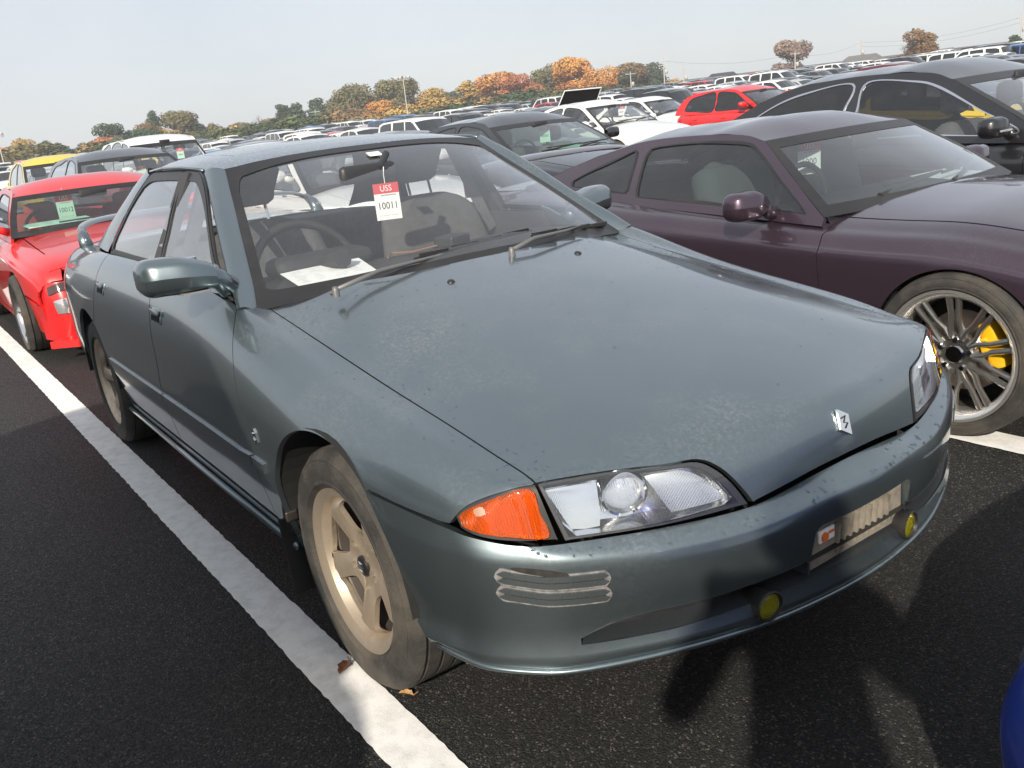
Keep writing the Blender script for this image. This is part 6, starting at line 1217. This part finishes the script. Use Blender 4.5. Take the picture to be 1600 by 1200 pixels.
def bare_mesh(name, seed, twigs=True):
    rg = random.Random(seed); m = MB()
    def br(p, d, L, r, depth):
        q = p+d*L; m.tube([p, p+d*L*.5+Vector((rg.uniform(-1, 1), rg.uniform(-1, 1), 0))*L*.05, q], [r, r*.8, r*.6], 4 if depth < 3 else 3, cap=False)
        if depth >= 5: return
        for k in range(3 if depth < 4 else 4):
            e = (d+Vector((rg.uniform(-1, 1), rg.uniform(-1, 1), rg.uniform(-.15, .6)))*.62).normalized(); br(p+d*L*rg.uniform(.55, 1), e, L*rg.uniform(.62, .8), r*.55, depth+1)
    br(Vector((0, 0, 0)), Vector((0, 0, 1)), .27, .02, 0); me = bpy.data.meshes.new(name); me.from_pydata([tuple(v) for v in m.v], [], m.f); return me
def trunk_mesh(name, lobes, seed):
    rg = random.Random(seed); m = MB(); m.tube([(0, 0, -.02), (.006, 0, .2), (-.004, .006, .5), (0, 0, .78)], [.022, .018, .011, .004], 8)
    for q in lobes[::2]: b = max(.12, q[2]*.55); m.tube([(0, 0, b), (q[0]*.5, q[1]*.5, (b+q[2])/2), (q[0], q[1], q[2])], [.009, .006, .003], 5)
    me = bpy.data.meshes.new(name); me.from_pydata([tuple(v) for v in m.v], [], m.f); me.materials.append(BARK); return me
CROWN = {}
for kd, cnt in (('round', 3), ('cone', 2), ('broad', 3), ('shrub', 2)):
    for j in range(cnt): cm, lb = crown_mesh('crown', kd, 10+j*7+len(kd), 8000 if kd in ('broad', 'round') else 5200); CROWN[kd, j] = (cm, trunk_mesh('trunk', lb, j))
BARE = [bare_mesh('crown', s) for s in (3, 9)]
for b in BARE: b.materials.append(P('twigs', (.17, .125, .095), .9))
def tree(name, label, x, y, h, kind, col, k=0, wide=1., group=None, z=0.):
    o = thing(name, label, 'tree' if kind != 'shrub' else 'shrub', (x, y, z), rg.uniform(0, 6.28), group)
    if kind == 'bare':
        c = bpy.data.objects.new('crown', BARE[k % 2]); COL.objects.link(c); c.parent = o; c.scale = (h*wide, h*wide, h)
        t = MB(); t.tube([(0, 0, 0), (0, 0, h*.25)], [h*.03, h*.02], 8); t.build('trunk', BARK, o); return o
    c_, t_ = CROWN[kind, k % len([q for q in CROWN if q[0] == kind])]
    c = bpy.data.objects.new('crown', c_); COL.objects.link(c); c.parent = o; c.scale = (h*wide*1.25, h*wide*1.25, h); c.color = (*col, 1)
    t = bpy.data.objects.new('trunk', t_); COL.objects.link(t); t.parent = o; t.scale = (h*wide, h*wide, h); return o
OR = (.50, .24, .07); RO = (.40, .16, .08); YB = (.38, .25, .08); BR = (.21, .14, .07); BG = (.15, .135, .06); DG = (.05, .08, .04); GR = (.09, .12, .05); EV = (.06, .085, .05)
TL = [  # x, y, height at 1.3 times nearer distance; look words
 (-147.3, 15.1, 5.2, 'round', OR, 1.2, 'small orange tree at the far left edge'), (-146.8, 19.0, 6.2, 'broad', YB, 1.0, 'orange and green tree right of the far left lamp mast'), (-146.3, 22.4, 5.6, 'broad', GR, 1.0, 'olive green tree beside the orange one at far left'),
 (-154.7, 31.8, 5.3, 'round', RO, 1.3, 'rust coloured low tree above the white van'), (-159.3, 34.1, 7.5, 'round', DG, 1.3, 'dark green round tree above the white van'), (-158.3, 38.3, 7.4, 'broad', BR, 1.0, 'brown tree between two dark green ones'), (-148.5, 36.5, 5.8, 'round', DG, 1.3, 'low dark green tree in front of the brown one'), (-162.7, 41.2, 9.4, 'cone', DG, .9, 'small dark pine sticking up above the brown trees'), (-152.5, 40.9, 6.0, 'broad', YB, 1.0, 'orange brown tree left of the pale house'),
 (-161.5, 45.9, 9.0, 'broad', BG, 1.1, 'tall olive brown tree behind the pale house'), (-160.6, 48.8, 6.2, 'round', EV, 1.5, 'grey green tree right of the pale house'), (-168.7, 56.2, 6.4, 'bare', BR, 1.1, 'thin grey bare tree left of the teal roof'), (-166.8, 61.4, 9.0, 'bare', BR, 1.0, 'tall bare tree left of the evergreens'), (-138.3, 52.1, 4.4, 'round', OR, 1.2, 'small orange tree left of the teal roof'),
 (-169.8, 67.5, 8.9, 'cone', EV, 1.5, 'evergreen above the teal roofed house'), (-169.4, 70.0, 8.9, 'cone', EV, 1.6, 'evergreen right above the teal roof'), (-171.4, 75.5, 9.6, 'cone', EV, 1.5, 'tallest evergreen of the dark row'), (-170.1, 79.4, 9.5, 'cone', DG, 1.5, 'last evergreen of the dark row'), (-135.1, 59.8, 5.2, 'cone', RO, 1.2, 'pointed rust tree right of the teal roof'), (-133.8, 62.6, 4.5, 'cone', OR, 1.4, 'second pointed orange tree right of the teal roof'),
 (-154.1, 76.5, 11.2, 'broad', BG, 1.1, 'large olive brown tree left of the lamp mast'), (-151.9, 83.0, 11.2, 'broad', BG, 1.0, 'large brown green tree behind the lamp mast'), (-131.0, 68.1, 6.2, 'round', OR, 1.2, 'orange tree below the large brown ones'), (-132.5, 75.9, 5.4, 'round', RO, 1.3, 'rust tree right of the lamp mast'), (-144.0, 86.0, 8.2, 'broad', YB, 1.1, 'yellow brown tree right of the lamp mast'), (-132.1, 86.0, 8.5, 'cone', YB, 1.7, 'pointed yellow brown tree left of the bright orange ones'), (-142.7, 89.5, 6.8, 'broad', BR, 1.0, 'brown tree filling the gap left of the pointed one'),
 (-141.6, 98.8, 9.8, 'round', OR, 1.3, 'light orange tree above the white van row'), (-134.8, 99.6, 8.9, 'round', RO, 1.2, 'rust orange tree beside the light orange one'), (-129.9, 91.3, 5.4, 'broad', GR, 1.0, 'low green trees under the orange ones'), (-125.0, 104.1, 10.6, 'broad', OR, .95, 'largest bright orange tree in the middle'), (-118.6, 103.8, 8.1, 'broad', OR, 1.0, 'bright orange tree right of the largest one'), (-135.0, 107.6, 10.8, 'broad', BG, 1.0, 'olive tree left of the largest orange one'), (-130.6, 120.4, 8.2, 'broad', EV, 1.0, 'dark green tree right of the orange ones'), (-128.6, 99.6, 5.6, 'broad', DG, 1.1, 'low dark green tree below the orange ones'), (-132.8, 126.4, 6.0, 'broad', GR, 1.1, 'low green tree at the right end of the wood'),
 (-100.8, 134.0, 9.0, 'round', (.22, .16, .13), 1.0, 'round greyish brown tree left of the big grey roof'), (-75.2, 127.2, 7.8, 'bare', BR, 1.15, 'bare twiggy brown tree left of the orange walled house'), (-74.9, 126.9, 7.4, 'round', (.20, .12, .05), 1.2, 'brown leaves low in the twiggy tree'), (-63.6, 133.5, 5.0, 'cone', DG, 1.7, 'small dark pine at the far right edge')]
SC_ = 1.3
rt = random.Random(4)
for k in range(46):                                      # the wood behind, trees that only show between the others
    a = math.radians(11+35*k/45+rt.uniform(-.4, .4)); D = rt.uniform(178, 200); hh = rt.uniform(5.5, 8.5)*(1.1 if 24 < math.degrees(a) < 44 else .8)
    TL.append((CAM_P[0]-math.cos(a)*D, CAM_P[1]+math.sin(a)*D, hh, rt.choice(['broad', 'round', 'broad', 'cone']), rt.choice([BG, BR, EV, GR, YB, BR, OR]), rt.uniform(1.1, 1.5), 'half hidden tree in the wood behind the lot'))
for i, (x, y, h, kd, col, wd, lab) in enumerate(TL):
    X = CAM_P[0]+(x-CAM_P[0])*SC_; Y = CAM_P[1]+(y-CAM_P[1])*SC_; H = 1.29+(h-1.29)*SC_
    tree({'bare': 'bare_tree', 'cone': 'conical_tree'}.get(kd, 'autumn_tree'), lab, X, Y, H, kd, col, i, wd, 'trees beyond the lot')
for i in range(110):                                      # undergrowth along the wood's edge and the bank
    t = i/109
    a = math.radians(6+58*t); D = rg.uniform(180, 205) if t < .66 else rg.uniform(165, 190); X = CAM_P[0]-math.cos(a)*D; Y = CAM_P[1]+math.sin(a)*D
    col = rg.choice([DG, GR, EV, BG, DG, BR, EV, YB]) if t < .66 else rg.choice([GR, (.12, .10, .04), (.20, .12, .05), BG])
    tree('shrub', 'bush in the hedge along the back of the car lot', X, Y, rg.uniform(3.8, 7.6) if t < .66 else rg.uniform(1.8, 3.6), 'shrub', col, i, rg.uniform(1.3, 2.2), 'bushes in the hedge at the back')
# dry grass bank on the right
bk = MB(); pts = []
for i in range(25):
    a = math.radians(42+26*i/24); z = 1.2+.9*math.sin(i*.8)*.3+i*.07
    for D, zz in ((146, 0.0), (156, z*.8), (176, z+.9), (260, z+1.6)): pts.append((CAM_P[0]-math.cos(a)*D, CAM_P[1]+math.sin(a)*D, zz-.05))
bk.add(pts, [(4*i+j, 4*i+j+1, 4*i+j+5, 4*i+j+4) for i in range(24) for j in range(3)]); tag(bk.build('grass_bank', P('dry_grass', (.22, .13, .055), .95, var=.45, vscale=.5, bump=1., bscale=3), smooth=True), kind='structure')
# ------------------------------------------------------------------ houses, poles, wires
def house(label, x, y, w_, d_, h, rh, rz, wall, roof, wins=3, z=0., hip=.25):
    w_ *= .6; d_ *= .6; h *= .75; rh *= .62; o = thing('house', label, 'house', (x, y, z), rz); wm = P('wall_%g_%g' % wall[:2], wall, .85, var=.1, vscale=.6); rm = P('tiles_%g_%g' % roof[:2], roof, .6, var=.2, vscale=1.5, bump=.6, bscale=6)
    m = MB(); m.box((0, 0, h/2), (w_, d_, h)); m.build('wall', wm, o)
    e = .5; m = MB(); m.add([(-w_/2-e, -d_/2-e, h), (w_/2+e, -d_/2-e, h), (w_/2+e, d_/2+e, h), (-w_/2-e, d_/2+e, h), (-w_/2*(1-hip), 0, h+rh), (w_/2*(1-hip), 0, h+rh)], [(0, 1, 5, 4), (1, 2, 5), (2, 3, 4, 5), (3, 0, 4), (0, 3, 2, 1)]); m.build('roof', rm, o)
    for k in range(wins):
        xx = -w_/2+w_*(k+.5)/wins; f = MB(); f.box((xx, -d_/2-.03, h*.55), (.9, .08, .8)); q = f.build('window', WHITE, o); f = MB(); f.box((xx, -d_/2-.075, h*.55), (.76, .02, .66)); f.build('pane', DARKGL, q)
def S13(x, y): return CAM_P[0]+(x-CAM_P[0])*SC_, CAM_P[1]+(y-CAM_P[1])*SC_
X, Y = S13(-136.7, 56.2); house('white house with a teal roof among the orange trees', X, Y, 9, 6, 3.2, 1.9, 1.1, (.62, .55, .5), (.02, .16, .15)); 
X, Y = S13(-138.5, 53.2); house('low teal roofed annex left of the teal roofed house', X, Y, 7, 5, 2.0, 1.3, 1.1, (.55, .3, .22), (.025, .17, .17), 2)
X, Y = S13(-141.8, 41.7); house('pale walled small house among the brown trees at left', X, Y, 7, 6, 2.9, 1.5, 1.0, (.7, .55, .42), (.42, .36, .3), 2)
X, Y = S13(-103.8, 118.7); house('tan two-storey house with a black tiled roof on the right', X, Y, 11, 8, 4.4, 2.3, .6, (.45, .30, .13), (.035, .035, .04), 4, 1.0, .3)
X, Y = S13(-111.5, 117.5); house('low brown roofed shed left of the tan house', X, Y, 13, 7, 2.6, 1.6, .6, (.4, .35, .3), (.17, .13, .12), 2, .6)
X, Y = S13(-90.5, 138.0); house('large grey hipped roof behind the bank', X, Y, 17, 11, 3.4, 3.3, .5, (.4, .38, .36), (.13, .125, .12), 4, 1.6, .45)
X, Y = S13(-71.9, 129.2); house('orange walled house near the twiggy tree', X, Y, 7, 6, 3.0, 1.6, .35, (.55, .22, .10), (.16, .16, .18), 2, 1.8, .02)
X, Y = S13(-67.5, 131.0); house('long pale shed right of the orange walled house', X, Y, 13, 5, 2.4, .7, .35, (.72, .62, .42), (.5, .45, .36), 4, 1.8, .02)
POLEM = P('concrete_pole', (.42, .41, .39), .85)
def pole(label, x, y, h, arms=1, r=.16, z=0.):
    o = thing('utility_pole', label, 'pole', (x, y, z), .9, 'utility poles behind the lot'); m = MB(); m.tube([(0, 0, 0), (0, 0, h)], [r, r*.6], 10); m.build('pole_shaft', POLEM, o)
    for k in range(arms): m = MB(); m.box((0, 0, h-.5-k*.9), (2.2, .12, .12)); m.build('cross_arm', POLEM, o)
    m = MB(); m.lathe([(0, h-2.2), (.3, h-2.2), (.3, h-3.1), (0, h-3.1)], 'Z', 10, (.45, 0, 0)); m.build('transformer', POLEM, o, smooth=True)
def mast(label, x, y, h):
    o = thing('light_mast', label, 'lamp mast', (x, y, 0), .6, 'floodlight masts of the lot'); mm = P('mast_white', (.5, .5, .5), .5); m = MB(); m.tube([(0, 0, 0), (0, 0, h)], [.09, .06], 10); m.build('mast_shaft', mm, o); m = MB(); m.tube([(-1.2, 0, h), (1.2, 0, h)], .06, 6); m.build('mast_arm', mm, o)
    for k in (-1.1, -.4, .4, 1.1): m = MB(); m.box((k, -.15, h+.32), (.45, .3, .42), rx=.5, bev=.05); m.build('floodlight', mm, o)
X, Y = S13(-102.8, 57.4); mast('white floodlight mast in front of the large brown trees', X, Y, 9.2); X, Y = S13(-107.5, 10.8); mast('white floodlight mast at the far left edge', X, Y, 6.2)
PT = []
for x, y, h, ar, lab in ((-103.8, 105.1, 9.6, 2, 'tall utility pole with two cross arms left of the tan house'), (-102.1, 107.7, 8.0, 1, 'shorter utility pole beside the tall one'), (-114.7, 108.1, 8.2, 1, 'utility pole right of the bright orange trees'), (-153.7, 67.2, 8.0, 1, 'pale pole in front of the evergreens'), (-94.8, 126.0, 8.3, 1, 'utility pole in front of the round greyish tree'), (-92.2, 140.1, 9.4, 2, 'utility pole behind the large grey roof'), (-66.0, 140.0, 9.6, 2, 'utility pole at the far right')):
    X, Y = S13(x, y); pole(lab, X, Y, h, ar); PT.append((X, Y, h))
WIRE = P('wire', (.05, .05, .05), .6); wc = 0
for a, b, dz, lab in ((0, 4, -.5, 'power line above the tan house'), (4, 5, -.5, 'power line above the large grey roof'), (5, 6, -.5, 'upper power line at the far right'), (5, 6, -1.4, 'lower power line at the far right'), (2, 0, -.5, 'power line left of the tall utility pole')):
    p, q = PT[a], PT[b]; m = MB(); m.tube([(p[0]+(q[0]-p[0])*t, p[1]+(q[1]-p[1])*t, p[2]+dz+(q[2]-p[2])*t-4*1.2*t*(1-t)) for t in np.linspace(0, 1, 16)], .016, 4); tag(m.build('power_line', WIRE), lab, 'wire', 'power lines')
# ------------------------------------------------------------------ the photographer, standing behind the camera
def person(label, base, F, cam):
    o = thing('person', label, 'person', (base[0], base[1], 0), math.atan2(F[1], F[0]))
    J = {'pel': (0, 0, .93, .15, .115), 'wai': (.01, 0, 1.08, .145, .105), 'che': (.03, 0, 1.28, .165, .115), 'upc': (.02, 0, 1.40, .12, .09), 'nec': (.035, 0, 1.475, .052, .055), 'hed': (.055, 0, 1.56, .072, .085), 'top': (.05, 0, 1.665, .066, .08)}
    E_ = [('pel', 'wai'), ('wai', 'che'), ('che', 'upc'), ('upc', 'nec'), ('nec', 'hed'), ('hed', 'top')]
    for s, n in ((1, 'l'), (-1, 'r')):
        J.update({'hip'+n: (0, s*.10, .86, .095, .10), 'kne'+n: (.035, s*.12, .49, .06, .065), 'ank'+n: (.0, s*.13, .10, .042, .045), 'toe'+n: (.15, s*.15, .04, .045, .035), 'sho'+n: (.02, s*.19, 1.385, .068, .068), 'elb'+n: (.13, s*.27, 1.13, .05, .05), 'wri'+n: (.315, s*.115, 1.235, .032, .03), 'pal'+n: (.365, s*.09, 1.262, .034, .022)})
        E_ += [('pel', 'hip'+n), ('hip'+n, 'kne'+n), ('kne'+n, 'ank'+n), ('ank'+n, 'toe'+n), ('upc', 'sho'+n), ('sho'+n, 'elb'+n), ('elb'+n, 'wri'+n), ('wri'+n, 'pal'+n)]
    ks = list(J); me = bpy.data.meshes.new('body'); me.from_pydata([J[k][:3] for k in ks], [(ks.index(a), ks.index(b)) for a, b in E_], [])
    b = bpy.data.objects.new('body', me); COL.objects.link(b); b.modifiers.new('s', 'SKIN'); sub = b.modifiers.new('u', 'SUBSURF'); sub.levels = 2; sub.render_levels = 2
    for i, k in enumerate(ks): me.skin_vertices[0].data[i].radius = J[k][3:5]
    me.skin_vertices[0].data[0].use_root = True
    dg = bpy.context.evaluated_depsgraph_get(); m2 = bpy.data.meshes.new_from_object(b.evaluated_get(dg)); bpy.data.objects.remove(b)
    m2.materials.clear()
    for mm in (P('trousers', (.02, .025, .035), .9), P('jacket', (.018, .018, .02), .8), P('skin', (.45, .28, .2), .55), P('shoes', (.03, .025, .02), .5)): m2.materials.append(mm)
    for p in m2.polygons:
        c = p.center; p.material_index = 3 if c.z < .1 else 0 if c.z < .93 else 2 if (c.z > 1.47 and abs(c.y) < .12 and c.x < .2) or c.x > .33 else 1; p.use_smooth = True
    bo = bpy.data.objects.new('body', m2); COL.objects.link(bo); bo.parent = o
    h = MB(); h.lathe([(.0, 1.70), (.05, 1.688), (.083, 1.645), (.09, 1.59), (.085, 1.545)], 'Z', 20, (.03, 0, 0)); h.build('hair', P('hair_black', (.01, .009, .008), .6), o, smooth=True)
    m = MB(); m.lathe([(.0, .0), (.011, .004), (.012, .018)], 'X', 10, (.128, 0, 1.56)); m.build('nose', MATS['skin'], o, smooth=True)
    for s in (-1, 1):
        m = MB(); m.box((.122, s*.03, 1.60), (.012, .022, .010), bev=.003); m.build('eye', BLK, o); m = MB(); m.box((.05, s*.085, 1.575), (.03, .014, .05), bev=.006); m.build('ear', MATS['skin'], o)
        hd = bpy.data.objects.new('hand', None); COL.objects.link(hd); hd.parent = o
        for k, (dz, L) in enumerate(((.030, .052), (.010, .058), (-.010, .054), (-.028, .044))):
            m = MB(); p0 = (.372, s*.098, 1.262+dz); m.tube([p0, (.398, s*.098, 1.266+dz), (.405, s*(.098-L*.35), 1.268+dz), (.403, s*(.098-L*.7), 1.268+dz)], [.0085, .008, .0075, .006], 8); m.build('finger', MATS['skin'], hd, smooth=True)
        m = MB(); m.tube([(.36, s*.088, 1.285), (.372, s*.072, 1.302), (.377, s*.052, 1.300)], [.010, .009, .007], 8); m.build('thumb', MATS['skin'], hd, smooth=True)
    m = MB(); m.box((.122, 0, 1.523), (.008, .04, .008), bev=.002); m.build('mouth', P('lips', (.35, .14, .11), .5), o)
    return o
Fh = (-math.cos(.592364), math.sin(.592364))
per = person('person in a dark jacket holding up a phone, whose shadow falls on the bumper', (CAM_P[0]-.43*Fh[0], CAM_P[1]-.43*Fh[1]), Fh, CAM_P)
ph = thing('phone', 'black phone held up in both hands by the photographer', 'phone', (CAM_P[0]-.045*Fh[0], CAM_P[1]-.045*Fh[1], 1.272), math.atan2(Fh[1], Fh[0])); m = MB(); m.box((0, 0, 0), (.009, .145, .072), bev=.004); m.build('phone_case', BLK, ph); m = MB(); m.box((-.0048, 0, 0), (.0006, .13, .064)); m.build('phone_screen', DARKGL, ph)
# ------------------------------------------------------------------ thin autumn haze over the whole lot
hv = MB(); hv.box((-120, 110, 14.5), (520, 560, 31)); hz = hv.build('haze', None); hz.data.materials.clear()
hm = bpy.data.materials.new('haze'); hm.use_nodes = True; n, l = nodes_of(hm)
for x in list(n): n.remove(x)
out = n.new('ShaderNodeOutputMaterial'); pv = n.new('ShaderNodeVolumePrincipled'); pv.inputs['Color'].default_value = (.92, .95, 1, 1); pv.inputs['Density'].default_value = .0007; pv.inputs['Anisotropy'].default_value = .0; l.new(pv.outputs[0], out.inputs['Volume'])
hz.data.materials.append(hm); tag(hz, 'thin pale haze in the air over the lot', 'haze', kind='stuff')
